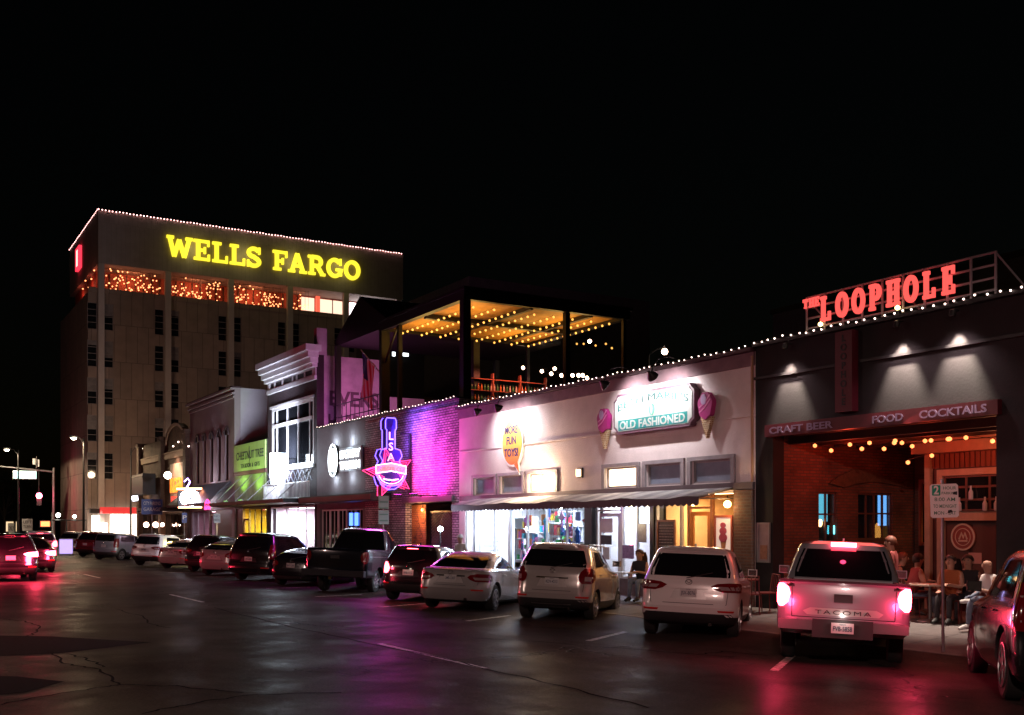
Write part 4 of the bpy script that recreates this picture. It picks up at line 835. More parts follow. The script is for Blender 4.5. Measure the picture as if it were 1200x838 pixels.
# balcony over the shop
mb = MB(); mb.box(15.9, 17.498, 46.6, 53.7, 3.02, 3.2); mb.build('balcony_floor', M_dark, B4); bx('balcony_edge', mat('dark_red_edge', (.12,.01,.02)), B4, 15.86, 15.898, 46.6, 60.2, 3.04, 3.18)
mb = MB(); 
for i in range(36): mb.tube([(17.2, 46.8+i*.19, 3.2), (17.2, 46.8+i*.19, 4.0)], .018, 4)
mb.tube([(17.2,46.75,4.02),(17.2,53.6,4.02)], .03, 6); mb.tube([(17.2,46.75,3.28),(17.2,53.6,3.28)], .02, 6); mb.build('railing', M_white, B4)
mb = MB()
for i in range(5):
    y = 47.2+i*1.3; mb.ribbon([(y,4.1),(y+.6,4.65),(y+1.2,4.1)], .04, lambda a, b, d: (17.49-d, a, b), 0, .02); mb.ribbon([(y,4.65),(y+.6,4.1),(y+1.2,4.65)], .04, lambda a, b, d: (17.465-d, a, b), 0, .02)
mb.build('lattice_panel', mat('pale_lattice', (.25,.27,.35)), B4)
# lit shop room
Mpk = mat('pink_interior', (.7,.55,.6), .7)
room(B4, 46.95, 53.35, Mpk, 2.5, 2.95)
front(B4, 46.9, 53.4, .3, 2.89, (48.2, 49.4, 51.0, 52.6)); bx('stall_riser', Mstone, B4, 17.51, 17.7, 46.9, 53.4, 0, .29)
panel('dazzling pinkish ceiling light in the near half of the dark building shop', 18.7, 48.6, .8, 2.2, 2.85, 480, (1,.88,.92)); panel('dazzling pinkish ceiling light in the far half of the dark building shop', 18.7, 51.6, .8, 2.2, 2.85, 420, (1,.88,.92))
t = thing('clothes_rail', 'pale rail of garments inside the dazzling pink white shop', 'clothes rail', (19, 51, .06)); mb = MB(); mb.tube([(19,49.5,.06),(19,49.5,1.7),(19,52.3,1.7),(19,52.3,.06)], .02, 6); mb.build('rail', M_steel, t); mb = MB(); rnd = random.Random(8)
for i in range(18): y = 49.65+i*.145; mb.prism([(-.22,.6),(0,.0+rnd.uniform(0,.1)),(.22,.6),(.1,1.55),(0,1.62),(-.1,1.55)], lambda a, b, d: (19+a, y+d, b+.03), 0, .06)
mb.build('garments', mat('garment', (.5,.42,.45), .8, var=.5, vscale=3), t)
# dazzling white projecting box sign
ys_, _ = FX(328, 555, 16.7); t = thing('box_sign', 'dazzling white lit box sign projecting beside the big window', 'sign', (17.0, ys_, 4.6)); Mbs = emis('box_sign_white', (.75,.88,1), 14, (.8,.8,.8))
MB().box(16.25, 17.05, ys_-.12, ys_+.12, 4.25, 5.45).build('face', Mbs, t); MB().prism([(16.3,3.95),(16.9,3.95),(16.9,4.249),(16.3,4.249)], lambda a, b, d: (a, d, b), ys_-.1, ys_+.1).build('lower_face', Mbs, t); MB().tube([(17.04,ys_,5.2),(17.5,ys_,5.2)], .03, 6).build('arm', M_black, t)
lamp('box_sign_light', 'AREA', (16.6, ys_-.2, 4.9), 50, (.72,.86,1), t, .8, target=(16.6, ys_-5, 4.9)); lamp('box_sign_light', 'AREA', (16.5, ys_+.2, 5.3), 650, (.78,.82,1), t, .8, target=(18.6, ys_+7.5, 8.2)); lamp('box_sign_light', 'POINT', (16.1, ys_, 5.0), 25, (.72,.86,1), t, .3)
# painted wall words
t = thing('painted_wall_sign', 'faded dark hardware words painted on pink lit upper wall', 'painted sign', (19, 46.58, 8)); Mpt = mat('painted_letters', (.09,.05,.07), .8)
text_mb('EVERS', .95, face_south(19.35, 7.6, 46.582), .004, 2.5, .03).build('lettering', Mpt, t); text_mb('HARDWARE', .95, face_south(19.75, 6.5, 46.582), .004, 3.4, .03).build('lettering', Mpt, t)
lamp('added_terrace_pink_light', 'AREA', (18.6, 43.5, 6.2), 150, (1,.28,.75), None, 1.0, target=(19.2, 46.6, 8.6)); lamp('added_terrace_violet_light', 'POINT', (17.6, 45.6, 7.2), 9, (.7,.2,1), None, .2)  # bare lights without fixtures, added for the pink glow on the wall
t = thing('flag', 'striped flag hanging from a slanted pole on the rooftop terrace', 'flag', (19.3, 44.5, 9)); 
def FP(px, py, X): y, z = FX(px, py, X); return (X, y, z)
p0, p1 = FP(423, 410, 18.4), FP(448, 440, 18.4); MB().tube([p0, p1], .025, 6).build('pole', M_white, t)
fl = MB(); a0 = Vector(FP(424, 412, 18.4)); a1 = Vector(FP(439, 429, 18.4)); n = 13
for i in range(n):
    u0, u1 = i/n, (i+1)/n; A0 = a0.lerp(a1, u0); A1 = a0.lerp(a1, u1)
    for j in range(8):
        v0, v1 = j/8, (j+1)/8; w_ = lambda u, v: .08*sin(u*9+v*3)
        dd = Vector((.0, .12, -1.9))
        q = [A0+dd*v0, A1+dd*v0, A1+dd*v1, A0+dd*v1]; q = [Vector((p.x+w_(u, v), p.y, p.z)) for p, u, v in zip(q, (u0,u1,u1,u0), (v0,v0,v1,v1))]
        fl.add(q, [(0,1,2,3)], 2 if (u0 < .5 and v0 < .4) else (i % 2))
fl.build('cloth', [mat('flag_red', (.7,.05,.1), .7), mat('flag_white', (.85,.8,.82), .7), mat('flag_blue', (.02,.02,.15), .7)], t, recalc=False)

# ============================================================ 5 low shop with green sign
B5 = thing('tearoom_building', 'low dark shop with green lit sign board and rod hung canopy', 'building', (17.5, 57, 0))
wall_mb(53.76, 59.75, 0, 6.5, [(54.0, 59.4, 0, 2.9)]).build('wall', mat('dark_green_wall', (.06,.07,.05), .8, var=.3), B5); shell(B5, 53.76, 59.75, 6.5, M_tar, 40)
bx('upper_panel', mat('green_panel', (.2,.3,.1), .6, var=.25, vscale=2), B5, 17.46, 17.497, 54.0, 59.6, 3.3, 4.75); bx('divider_band', mat('dark_red_band', (.1,.03,.03)), B5, 17.42, 17.497, 53.9, 59.7, 4.76, 4.96)
t = thing('tearoom_sign', 'green lit board with dark lettering reading chestnut tree', 'sign', (17.4, 56.8, 5.7)); bx('board', mat('sign_green_board', (.3,.45,.13), .6, var=.1), t, 17.43, 17.497, 54.0, 59.65, 4.98, 6.48)
Mdk = mat('dark_letters', (.02,.04,.02)); text_mb('CHESTNUT TREE', .62, face_west(56.7, 5.62, 17.425), .01, 4.9, .01).build('lettering', Mdk, t); text_mb('TEA ROOM  &  GIFTS', .32, face_west(56.6, 5.15, 17.425), .01, 3.4, .01).build('lettering', Mdk, t)
m = MB(); m.ribbon([(0,.1),(0,1.2)], .06, face_west(56.7, 5.1, 17.42), 0, .01); m.ribbon([(-.25,.1),(.25,.1)], .05, face_west(56.7, 5.1, 17.42), 0, .008); m.build('emblem', Mdk, t)
bx('canopy', M_dark, B5, 15.9, 17.498, 53.9, 60.2, 3.0, 3.2)
mb = MB()
for y in (54.4, 56.3, 58.2, 59.9): mb.tube([(17.46, y, 4.7), (15.95, y-.05, 3.22)], .02, 5)
mb.build('rods', M_steel, B5)
mb = MB()
for y in (47.5, 49.8, 52.2): mb.tube([(17.46, y, 4.6), (15.95, y, 3.22)], .02, 5)
mb.build('rods', M_steel, B4)
for i, y in enumerate((55.2, 57.9)):
    tt = thing('green_uplight', 'green uplight on the canopy, %s one' % ['nearer', 'farther'][i], 'lamp', (16.6, y, 3.2), 0, 'green uplights'); bx('housing', M_black, tt, 16.35, 16.55, y-.12, y+.12, 3.2, 3.3); bx('lens', emis('green_lens', (.4,1,.15), 5), tt, 16.37, 16.53, y-.1, y+.1, 3.301, 3.306)
    lamp('wash', 'SPOT', (16.45, y-.3, 3.36), 270, (.6,1,.25), tt, .08, 96, (17.5, y, 5.6), 1)
room(B5, 53.9, 59.5, mat('mustard_wall', (.5,.36,.05), .7, var=.1), 2.2, 2.95)
front(B5, 54.0, 57.2, .5, 2.89, (55.1, 56.2), fm=mat('dark_frame', (.05,.03,.02))); bx('stall_riser', Mstone, B5, 17.51, 17.7, 54, 57.2, 0, .49); door(B5, 57.3, 58.3, 2.4, 17.6, mat('brown_door', (.12,.06,.04)), 'brown wooden shop door'); bx('door_surround', mat('brown_surround', (.14,.09,.08)), B5, 17.55, 17.68, 58.31, 59.4, 0, 2.89)
panel('yellow ceiling light in the mustard walled tea room', 18.6, 56.0, .5, 1.6, 2.85, 1100, (1,.74,.2))
shelf_unit('shelf of yellow gift jars in the mustard walled tea room', 54.6, 56.4, 19.2, 4, 11, mats=[mat('jar_yellow',(.6,.45,.05)), mat('jar_green',(.2,.3,.05)), mat('jar_dark',(.08,.05,.03)), mat('jar_pale',(.6,.55,.4))], group=None, cat='shelf')
t = thing('chandelier', 'small dark chandelier in the yellow tea room window', 'chandelier', (18.1, 55.3, 2.5)); mb = MB(); mb.tube([(18.1,55.3,2.85),(18.1,55.3,2.4)], .015, 5)
for k in range(5): mb.tube([(18.1,55.3,2.4),(18.1+.2*cos(k*1.26),55.3+.2*sin(k*1.26),2.35),(18.1+.24*cos(k*1.26),55.3+.24*sin(k*1.26),2.45)], .012, 5)
mb.build('arms', M_black, t)

# ============================================================ 6 stucco building with five arched windows
B6 = thing('arched_window_building', 'pale two storey building with five tall narrow arched windows', 'building', (17.5, 64.7, 0))
Mps = mat('pale_stucco', (.3,.25,.26), .85, var=.12, vscale=.8, bump=.3); yw = [61.3, 62.9, 64.55, 66.2, 67.8]
wall_mb(59.76, 69.75, 0, 9.85, [(y-.33, y+.33, 4.6, 7.4) for y in yw]+[(60.3, 69.3, 0, 2.9)]).build('wall', Mps, B6); shell(B6, 59.76, 69.75, 9.85, mat('pale_side_plaster', (.42,.4,.43), .85, var=.12, vscale=.6), 42)
mb = MB()
for z, d in ((9.25,.1),(9.45,.18),(9.72,.3)): mb.box(17.5-d, 17.497, 59.7-d*.3, 69.74, z, z+.12)
mb.build('cornice', Mps, B6); bx('coping', mat('dark_coping', (.06,.03,.035)), B6, 17.3, 17.9, 59.74, 69.75, 9.856, 9.93)
for i, y in enumerate(yw):
    f = window(B6, y-.33, y+.33, 4.6, 7.4, 17.6, mat('dark_frame', (.05,.03,.02)), M_gdark, .05, (), (6.0,), name='arched_window')
    m = MB(); m.ribbon([(.42*cos(R(a)), .42*sin(R(a))) for a in range(0, 181, 15)], .13, face_west(y, 7.25, 17.499), 0, .09); m.build('hood_mould', mat('hood_dark', (.08,.05,.06)), f)
    MB().prism([(.35*cos(R(a)), .35*sin(R(a))) for a in range(0, 181, 15)], face_west(y, 7.25, 17.499), 0, .03).build('arch_panel', M_dark, f)
room(B6, 60.2, 69.4, mat('mauve_interior', (.45,.3,.34), .7), 1.6, 2.95); panel('dim pink ceiling light in the arched window building', 18.5, 66.8, .4, 1.2, 2.85, 50, (1,.6,.7))
front(B6, 65.3, 69.3, .5, 2.89, (66.6, 68.0), fm=mat('grey_frame', (.3,.28,.3))); bx('stall_riser', Mstone, B6, 17.51, 17.7, 65.3, 69.3, 0, .49); bx('plain_front', mat('brown_surround', (.14,.09,.08)), B6, 17.55, 17.72, 60.3, 63.9, 0, 2.89); door(B6, 63.95, 65.2, 2.7, 17.6, mat('brown_door', (.12,.06,.04)), 'brown door under dark awning')
aw = thing('metal_awning', 'dark ribbed metal awning under the five arched windows', 'awning', (17.4, 64.8, 3.2)); mb = MB()
for i in range(46): y = 60.3+i*.2; mb.prism([(17.48, 4.5), (16.0, 3.25), (16.0, 3.2), (17.48, 4.45)], lambda a, b, d: (a, d, b+(.02 if i % 2 else 0)), y, y+.198)
mb.build('panels', mat('awning_metal', (.06,.06,.08), .35, .6), aw); bx('edge', mat('dark_red_edge', (.12,.01,.02)), aw, 15.95, 15.998, 60.3, 69.5, 3.1, 3.26)
ys_, zs_ = FX(222, 583, 16.3); t = thing('neon_cluster_sign', 'dazzling white and orange neon projecting sign above the sidewalk', 'sign', (16.6, ys_, zs_))
MB().box(15.6, 17.0, ys_-.1, ys_+.1, zs_-.6, zs_+.5).build('plate', M_dark, t); m = MB(); m.tube([(16.3+.5*cos(a/5*PI), ys_-.16, zs_-.05+.4*sin(a/5*PI)) for a in range(10)], .13, 8, True); m.tube([(16.3+.22*cos(a/5*PI), ys_-.16, zs_-.05+.2*sin(a/5*PI)) for a in range(10)], .12, 8, True); m.build('white_tube', emis('neon_hot_white', (.8,.85,1), 22, (.8,.8,.8)), t)
m = MB(); m.tube([(15.5, ys_-.16, zs_+.5), (17.0, ys_-.16, zs_+.55)], .06, 6); m.tube([(15.6, ys_-.16, zs_-.62), (17.0, ys_-.16, zs_-.6)], .05, 6); m.build('orange_tube', emis('neon_orange', (1,.3,.12), 12), t); m = MB(); m.tube([(16.1,ys_-.16,zs_+.6),(16.3,ys_-.16,zs_+.95),(16.15,ys_-.16,zs_+1.15),(15.95,ys_-.16,zs_+.95)], .04, 6); m.build('violet_tube', emis('neon_lilac', (.5,.3,1), 10), t); MB().tube([(17.0,ys_,zs_+.2),(17.5,ys_,zs_+.2)], .03, 6).build('arm', M_black, t)
lamp('sign_light', 'POINT', (16.2, ys_-.5, zs_), 45, (.85,.85,1), t, .3)
t = thing('red_neon', 'small red neon dome sign under the ribbed awning', 'sign', (16, 0, 3.4)); y_, z_ = FX(243, 591, 15.9); m = MB()
for r in (.5, .36, .22): m.tube([(15.9, y_+r*cos(R(a)), z_-.3+r*1.1*sin(R(a))) for a in range(0, 181, 20)], .05, 6)
m.build('tube', emis('neon_rose', (1,.05,.25), 3), t); MB().tube([(15.9,y_,z_-.3),(15.97,y_,z_-.3)], .03, 6).build('arm', M_black, t)

# ============================================================ 7 ornate brick building
B7 = thing('ornate_brick_building', 'dark brick corner building with curved parapet, piers and tan cornice', 'building', (17.5, 77, 0))
Mob = brick('brown_brick', (.14,.07,.045), (.1,.045,.03), (.1,.08,.06)); Mtan = mat('tan_stone', (.38,.27,.2), .8, var=.15)
wall_mb(69.76, 85, 0, 7.6, [(70.6, 76.8, 0, 2.8), (78.0, 84.2, 0, 2.8)]).build('wall', Mob, B7); shell(B7, 69.76, 85, 7.6, Mob, 42)
mb = MB(); mb.box(17.36, 17.497, 69.8, 84.95, 6.6, 6.95); mb.box(17.3, 17.497, 69.8, 84.95, 6.95, 7.05); mb.build('cornice', Mtan, B7)
mb = MB(); arch = [(2.6*cos(R(a)), 1.2*sin(R(a))) for a in range(0, 181, 12)]; mb.prism(arch, face_west(73.6, 7.605, 17.5), -.3, .0); mb.build('curved_parapet', Mob, B7)
m = MB(); m.ribbon([(a*1.03, b*1.05) for a, b in arch], .2, face_west(73.6, 7.61, 17.5), -.33, .12); m.build('arch_trim', Mtan, B7)
mb = MB()
for y in (70.1, 77.1, 84.5): mb.box(17.2, 17.497, y-.35, y+.35, 0, 8.0); mb.box(17.1, 17.9, y-.45, y+.45, 8.0, 8.25)
mb.box(17.5, 17.75, 78.2, 83.6, 7.605, 8.1); mb.each('pier', Mob, B7)
t = thing('wall_sign_board', 'orange lit board with spiky red orange lettering on brick', 'sign', (17.4, 73.2, 4.8)); bx('board', mat('cream_board', (.5,.34,.26), .6), t, 17.44, 17.496, 71.1, 74.9, 3.2, 6.2)
Mfire = emis('fire_letters', (1,.22,.02), 1.6, (.7,.2,.02)); text_mb('KGEM', 1.35, face_west(73.0, 4.25, 17.43), .05, 3.5, .03).build('letters', Mfire, t); text_mb('BAR & GRILL', .5, face_west(73.1, 3.6, 17.43), .04, 2.8, .03).build('letters', emis('ember_letters', (.9,.05,.03), 1), t)
lamp('board_light', 'SPOT', (16.2, 73.0, 6.9), 420, (1,.62,.42), t, .1, 90, (17.5, 73, 5.2), .8); lamp('left_board_light', 'SPOT', (16.6, 82.5, 6.3), 260, (1,.5,.18), None, .1, 50, (17.5, 82.5, 4.5), .8)
y_, z_ = FX(193, 557, 16.4); globe('oval wall lamp between the brick piers', (16.6, y_, z_), .24, emis('lamp_hot', (1,.9,.7), 16), 60, (1,.8,.6), name='wall_lamp'); MB()
t = thing('marquee', 'dark boxy marquee on the brick corner building', 'marquee', (17, 79, 4)); bx('box', M_dark, t, 16.3, 17.19, 78.3, 82.0, 4.2, 5.7); bx('trim', mat('pale_edge', (.5,.45,.4)), t, 16.27, 16.299, 78.3, 82.0, 5.5, 5.6); bx('canopy', M_dark, t, 15.8, 17.19, 70.4, 77.6, 2.9, 3.15); bx('canopy_edge', mat('grey_edge', (.3,.3,.32)), t, 15.76, 15.799, 70.4, 77.6, 3.0, 3.15)
t = thing('script_neon', 'small white script neon beneath the dark marquee', 'neon sign', (16.3, 80.5, 4)); m = MB(); m.tube([(16.2, 81.4-i*.16, 3.95+.16*sin(i*2.1)) for i in range(12)], .06, 6); m.build('tube', emis('neon_script', (.8,.85,1), 8), t)
room(B7, 70.5, 84.3, mat('brown_interior', (.2,.1,.06), .7), 2.0, 2.85)
front(B7, 70.6, 76.8, .4, 2.79, (72, 73.5, 75.2), fm=mat('dark_frame', (.05,.03,.02))); front(B7, 78.0, 84.2, .4, 2.79, (79.5, 81, 82.6), fm=mat('dark_frame', (.05,.03,.02))); bx('stall_riser', Mob, B7, 17.51, 17.7, 70.6, 76.8, 0, .39); bx('stall_riser', Mob, B7, 17.51, 17.7, 78.0, 84.2, 0, .39)
for px, py in ((173,615),(184,615),(192,615)):
    y_, z_ = FX(px, py, 17.2); globe('round peach globe lamp outside brick bar, %s' % {173:'leftmost',184:'middle',192:'rightmost'}[px], (17.1, y_, z_), .2 if px < 190 else .14, emis('peach_globe', (1,.6,.42), 14), 16, (1,.6,.4), 'globe lamps outside the brick bar')
light_string('few white bulbs on top of the brick building parapet', [FP(px, py, 17.3) for px, py in ((203,523),(209,518),(215,519),(217,522),(221,523))], .06, Mbw, wire=True)
# ============================================================ 8 bank tower
B8 = thing('bank_tower', 'tall ribbed concrete bank tower with slim pilasters and lit top floor', 'building', (32, 112, 0))
Mtc = brick('tower_concrete', (.27,.2,.17), (.21,.16,.14), (.12,.09,.08), bw=1.02, bh=3.45, mort=.03, bump=.3, rough=.9, nvar=.12); Mtp = mat('tower_pilaster', (.42,.36,.34), .85, var=.1, vscale=.5); Mtb = brick('tower_box_concrete', (.3,.26,.25), (.28,.24,.23), (.24,.2,.2), bw=.42, bh=6, mort=.02, bump=.25, nvar=.1)
wins8 = []; pil = [17.75, 23.78, 29.83, 35.85, 41.9, 47.9]
holes = []
for k in range(7):
    z = 20.25-3.47*k
    for p in pil:
        for s in (-1, 1): a = p+s*.72; holes.append((a-.42, a+.42, z-.1, z+2.35)) if z > 3.6 else None
wall_mb(16.66, 48.6, 3.6, 23.55, holes, X0=103.4, th=.4, axis='y').build('wall', Mtc, B8); mb = MB(); mb.box(16.66, 48.6, 103.81, 104, 0, 23.5); mb.box(16.66, 16.96, 104.01, 120.4, 0, 23.55); mb.box(48.3, 48.6, 104.01, 120.4, 0, 23.55); mb.box(16.97, 48.29, 120.1, 120.4, 0, 23.55); mb.build('wall', Mtc, B8); bx('terrace_floor', M_conc, B8, 16.97, 48.29, 104.01, 120.09, 23.2, 23.4)
mb = MB()
for p in pil: mb.box(p-.27, p+.27, 102.9, 103.397, 0, 26.19)
mb.each('pilaster', Mtp, B8); mb = MB(); mb.box(17.48, 48.4, 102.95, 119.8, 26.2, 31.05); mb.build('crown_box', Mtb, B8); bx('roof', M_tar, B8, 17.48, 48.4, 102.95, 119.8, 31.06, 31.12)
for h in holes:
    f = frame_mb(0, 1, 0, 1, 0) if 0 else None
    mb = MB(); mb.box(h[0], h[0]+.05, 103.5, 103.56, h[2], h[3]); mb.box(h[1]-.05, h[1], 103.5, 103.56, h[2], h[3])
    for q in range(5): z = h[2]+(h[3]-h[2]-.05)*q/4; mb.box(h[0]+.05, h[1]-.05, 103.5, 103.56, z, z+.05)
    f = mb.build('window', mat('window_grey', (.2,.17,.17), .5), B8); bx('pane', M_gdark, f, h[0]+.05, h[1]-.05, 103.53, 103.535, h[2]+.05, h[3]-.05)
    bq = random.random()
    if bq > .45: bx('blind', mat('window_blind', (.17,.15,.15), .8, var=.3, vscale=2), f, h[0]+.05, h[1]-.05, 103.515, 103.525, h[3]-.05-(h[3]-h[2]-.1)*(bq-.3), h[3]-.05)
Mrr = mat('rust_red_wall', (.3,.07,.05), .7, var=.3); mb = MB(); mb.box(17.9, 48.0, 106.4, 106.6, 23.4, 26.19); mb.box(17.9, 18.1, 106.61, 119, 23.4, 26.19); mb.build('terrace_wall', Mrr, B8)
mb = MB()
for i in range(38): x = 18.3+i*.78; mb.box(x-.04, x+.04, 106.3, 106.39, 23.4, 26.1)
mb.build('mullion', M_dark, B8)
mb = MB(); 
for a, b in ((38.2,39.6),(40.2,41.6),(41.75,42.9)): mb.box(a, b, 106.2, 106.29, 23.5, 26.0)
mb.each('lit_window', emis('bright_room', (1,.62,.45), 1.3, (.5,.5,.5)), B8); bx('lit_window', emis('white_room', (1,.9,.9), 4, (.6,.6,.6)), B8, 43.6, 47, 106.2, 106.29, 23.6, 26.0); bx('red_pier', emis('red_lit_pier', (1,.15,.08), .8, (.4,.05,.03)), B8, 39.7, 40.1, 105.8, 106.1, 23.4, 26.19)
mb = MB(); mb.box(16.7, 48.5, 103.35, 103.5, 23.56, 24.0); mb.build('terrace_parapet', Mtc, B8)
rnd = random.Random(21); Mfb = emis('fairy_bulb', (1,.3,.11), 3.2, (.8,.5,.3))
for k, (a, b, n, nm) in enumerate(((18.2,23.4,78,'first bay from the corner'),(24.2,29.5,80,'second bay from the corner'),(30.2,35.5,80,'third bay from the corner'),(36.2,38.3,26,'fourth bay beside the lit windows'))):
    pts = sorted([(rnd.uniform(a, b), 103.7+rnd.uniform(0, 1.6), 26.1-2.2*rnd.random()**.8) for _ in range(n)])
    t = light_string('curtain of amber fairy bulbs in the %s' % nm, pts, .075, Mfb, 'fairy light curtains on the tower terrace', False, name='fairy_light_curtain')
    MB().tube([(a, 104.4, 26.12), (b, 104.4, 26.12)], .02, 4).build('cable', M_black, t)
    mb = MB()
    for p in pts: mb.tube([(p[0], p[1], p[2]), (p[0], p[1], 26.18)], .008, 3)
    mb.build('wire', M_black, t)
    lamp('terrace_light', 'AREA', ((a+b)/2, 104.6, 25.9), 70*(b-a)/5, (1,.3,.12), t, 1.5, target=((a+b)/2, 106.4, 24.6), sy=1.5)
for i, (x, y, z) in enumerate(((17.6,105.5,25.2),(17.6,108.5,25.0),(17.6,114,25.0))):
    lamp('terrace_red_light', 'POINT', (17.3, y, 25.3), 22, (1,.15,.08), None, .3)
light_string('fairy bulbs on the street side of the tower terrace', [(17.3, 104+i*1.1+(i%3)*.4, 25.7-(i%4)*.5) for i in range(6)], .08, Mfb, 'fairy light curtains on the tower terrace', True)
Mpkb = emis('pink_roof_bulb', (1,.45,.42), 7, (.8,.5,.5))
light_string('long row of pinkish bulbs along the tower roof edge', [(17.5+.31*i, 102.88, 31.15) for i in range(100)], .06, Mpkb, 'roof edge bulbs of the tower'); light_string('row of bulbs along the street side roof edge of the tower', [(17.42, 103+.4*i, 31.15) for i in range(43)], .035, Mpkb, 'roof edge bulbs of the tower')
t = thing('bank_sign', 'large yellow slab serif letters reading across the tower top', 'sign', (33, 102.7, 28.5)); Myl = emis('yellow_letter', (.95,.8,.04), 1.05, (.6,.5,.02))
x = 23.6; ws = 19.9; tot = sum(SL[c][0] if c != ' ' else .55 for c in 'WELLS FARGO')
for ch in 'WELLS FARGO':
    if ch == ' ': x += .55*ws/tot; continue
    h = 2.0; wsc = ws/tot/h*.97; m, wd = slab(ch, face_south(x, 27.62, 102.94), h, wsc, .19, .25); m.build('letter', Myl, t); x += SL[ch][0]*ws/tot
for i, x in enumerate((26, 31, 36, 41)): lamp('letter_glow', 'POINT', (x, 101.9, 28.6), 40, (1,.9,.3), t, .8)
t = thing('red_box_sign', 'glowing red upright box sign on the street side of the tower top', 'sign', (17.3, 113, 28.7)); mb = MB(); bx('box', emis('red_box', (1,.03,.06), 1.6, (.4,.02,.02)), t, 17.2, 17.47, 112.0, 114.3, 27.7, 29.9); bx('inner_mark', emis('pale_mark', (1,.45,.4), 2), t, 17.17, 17.198, 112.8, 113.5, 28.0, 29.6)
# ground floor shop of the tower with red awning
t = thing('lit_corner_shop', 'dazzling white glazed corner shop at the foot of the tower', 'shop', (19, 102.5, 0))
mb = MB(); mb.box(16.7, 26, 102.3, 102.89, .0, .4); mb.box(16.7, 26, 102.3, 102.89, 3.1, 3.5); mb.each('frame', M_dark, t); mb = MB()
for a, b, c in ((16.9,17.5,2.9),(17.8,18.2,2.2),(18.5,19.6,3.0),(19.75,20.9,3.0),(21.2,22.2,2.7),(22.4,23.6,2.7),(23.8,25.7,2.7)): mb.box(a, b, 102.5, 102.8, .41, c)
mb.each('lit_window', emis('shop_white', (1,.9,.74), 5, (.7,.7,.7)), t); lamp('shop_glow', 'AREA', (20, 101.8, 2.0), 110, (1,.85,.7), t, 6, target=(18, 90, 0), sy=2.5)
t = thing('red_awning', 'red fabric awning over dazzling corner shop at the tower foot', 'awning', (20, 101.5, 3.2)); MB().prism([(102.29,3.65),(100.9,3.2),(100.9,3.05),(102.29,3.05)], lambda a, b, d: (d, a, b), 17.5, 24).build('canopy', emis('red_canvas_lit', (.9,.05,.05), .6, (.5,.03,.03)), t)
t = thing('twin_globe_lamp', 'post carrying two dazzling white globes left of the red awning', 'lamp', (15, 104, 3)); MB()
for i, (x, z, r) in enumerate(((14.2,2.9,.2),(15.6,2.8,.15))):
    MB().lathe([(r*sin(PI*k/8), -r*cos(PI*k/8)) for k in range(9)], (x, 104, z), n=12).build('globe', emis('white_globe', (1,.95,.8), 20), t, True)
MB().tube([(13.8,104,2.45),(16.6,104,2.45)], .06, 6).build('bar', M_black, t); MB().tube([(14.9,104,.0),(14.9,104,2.45)], .06, 6).build('post', M_black, t)

# ============================================================ rooftop terrace on the burger bar
Mst2 = mat('black_steel', (.006,.005,.006), .45, var=.2)
pv = thing('rooftop_pavilion', 'black steel rooftop pavilion with flat bulb lit board ceiling', 'pavilion', (22, 36.5, 5.6))
Mcl = mat('cedar_ceiling', (.42,.2,.04), .6, var=.3, vscale=3)
bx('ceiling', Mcl, pv, 18.1, 24.9, 33.1, 40.0, 10.12, 10.2); bx('roof', Mst2, pv, 17.8, 25.3, 32.8, 40.3, 10.345, 10.45)
mb = MB(); mb.box(17.82, 18.08, 32.85, 40.25, 10.0, 10.34); mb.box(24.92, 25.2, 32.85, 40.25, 10.0, 10.34); mb.box(18.09, 24.91, 32.85, 33.08, 10.0, 10.34); mb.box(18.09, 24.91, 40.02, 40.25, 10.0, 10.34)
for x in (20.8, 23.5): mb.box(x-.08, x+.08, 33.09, 40.01, 9.96, 10.11)
mb.box(18.09, 24.91, 36.4, 36.6, 9.93, 10.1); mb.each('beam', Mst2, pv)
mb = MB()
for x, y, r in ((17.95,33.0,.15),(17.95,40.1,.13),(25.0,33.0,.07),(25.0,40.1,.07),(22.3,33.0,.1),(18.0,38.6,.08),(22.3,40.1,.15)): mb.box(x-r, x+r, y-r, y+r, 5.6, 9.99)
mb.each('post', Mst2, pv)
mb = MB(); 0 and mb.tube([(17.95,33.2,8.7),(17.95,34.6,9.95)], .05, 6); mb.tube([(17.95,39.9,8.7),(17.95,38.7,9.95)], .05, 6); mb.each('brace', Mst2, pv)
Mam = emis('amber_bulb', (1,.46,.09), 1.5, (.8,.5,.2)); Mdp = 0
for r_ in range(8):
    x = 18.5+r_*.87; light_string('amber ceiling bulb row %s' % ['nearest the street', 'second from the street', 'third from the street', 'fourth from the street', 'fourth from the back', 'third from the back', 'second from the back', 'farthest from the street'][r_], [(x, 33.4+.46*i, 9.86) for i in range(14)], .05, Mam, 'amber bulb rows under the pavilion ceiling', name='ceiling_bulb_row')
for y in (34.8, 38.2):
    for x in (20, 24.5): lamp('pavilion_light', 'AREA', (x-1, y, 8.9), 48, (1,.6,.14), pv, 1.6, target=(x-1, y+.01, 10.1), sy=1.6)
pv2 = thing('rooftop_shelter', 'dark gabled rooftop shelter behind the pavilion', 'shelter', (22, 43.5, 5.6)); mb = MB()
mb.prism([(40.45,10.3),(46.3,10.3),(46.3,10.6),(43.4,12.1),(40.45,10.6)], lambda a, b, d: (d, a, b), 18.3, 27); mb.build('roof', Mst2, pv2); mb = MB()
for x, y in ((18.3,46.0),(18.3,40.6),(26.8,46)): mb.box(x-.12, x+.12, y-.12, y+.12, 5.6, 10.29)
mb.each('post', Mst2, pv2)
dk = thing('rooftop_railing', 'thin black railing along the burger bar roof', 'railing', (18.2, 42, 5.6)); mb = MB()
for i in range(12): mb.tube([(18.15, 40.6+i*.5, 5.6), (18.15, 40.6+i*.5, 7.5)], .02, 5)
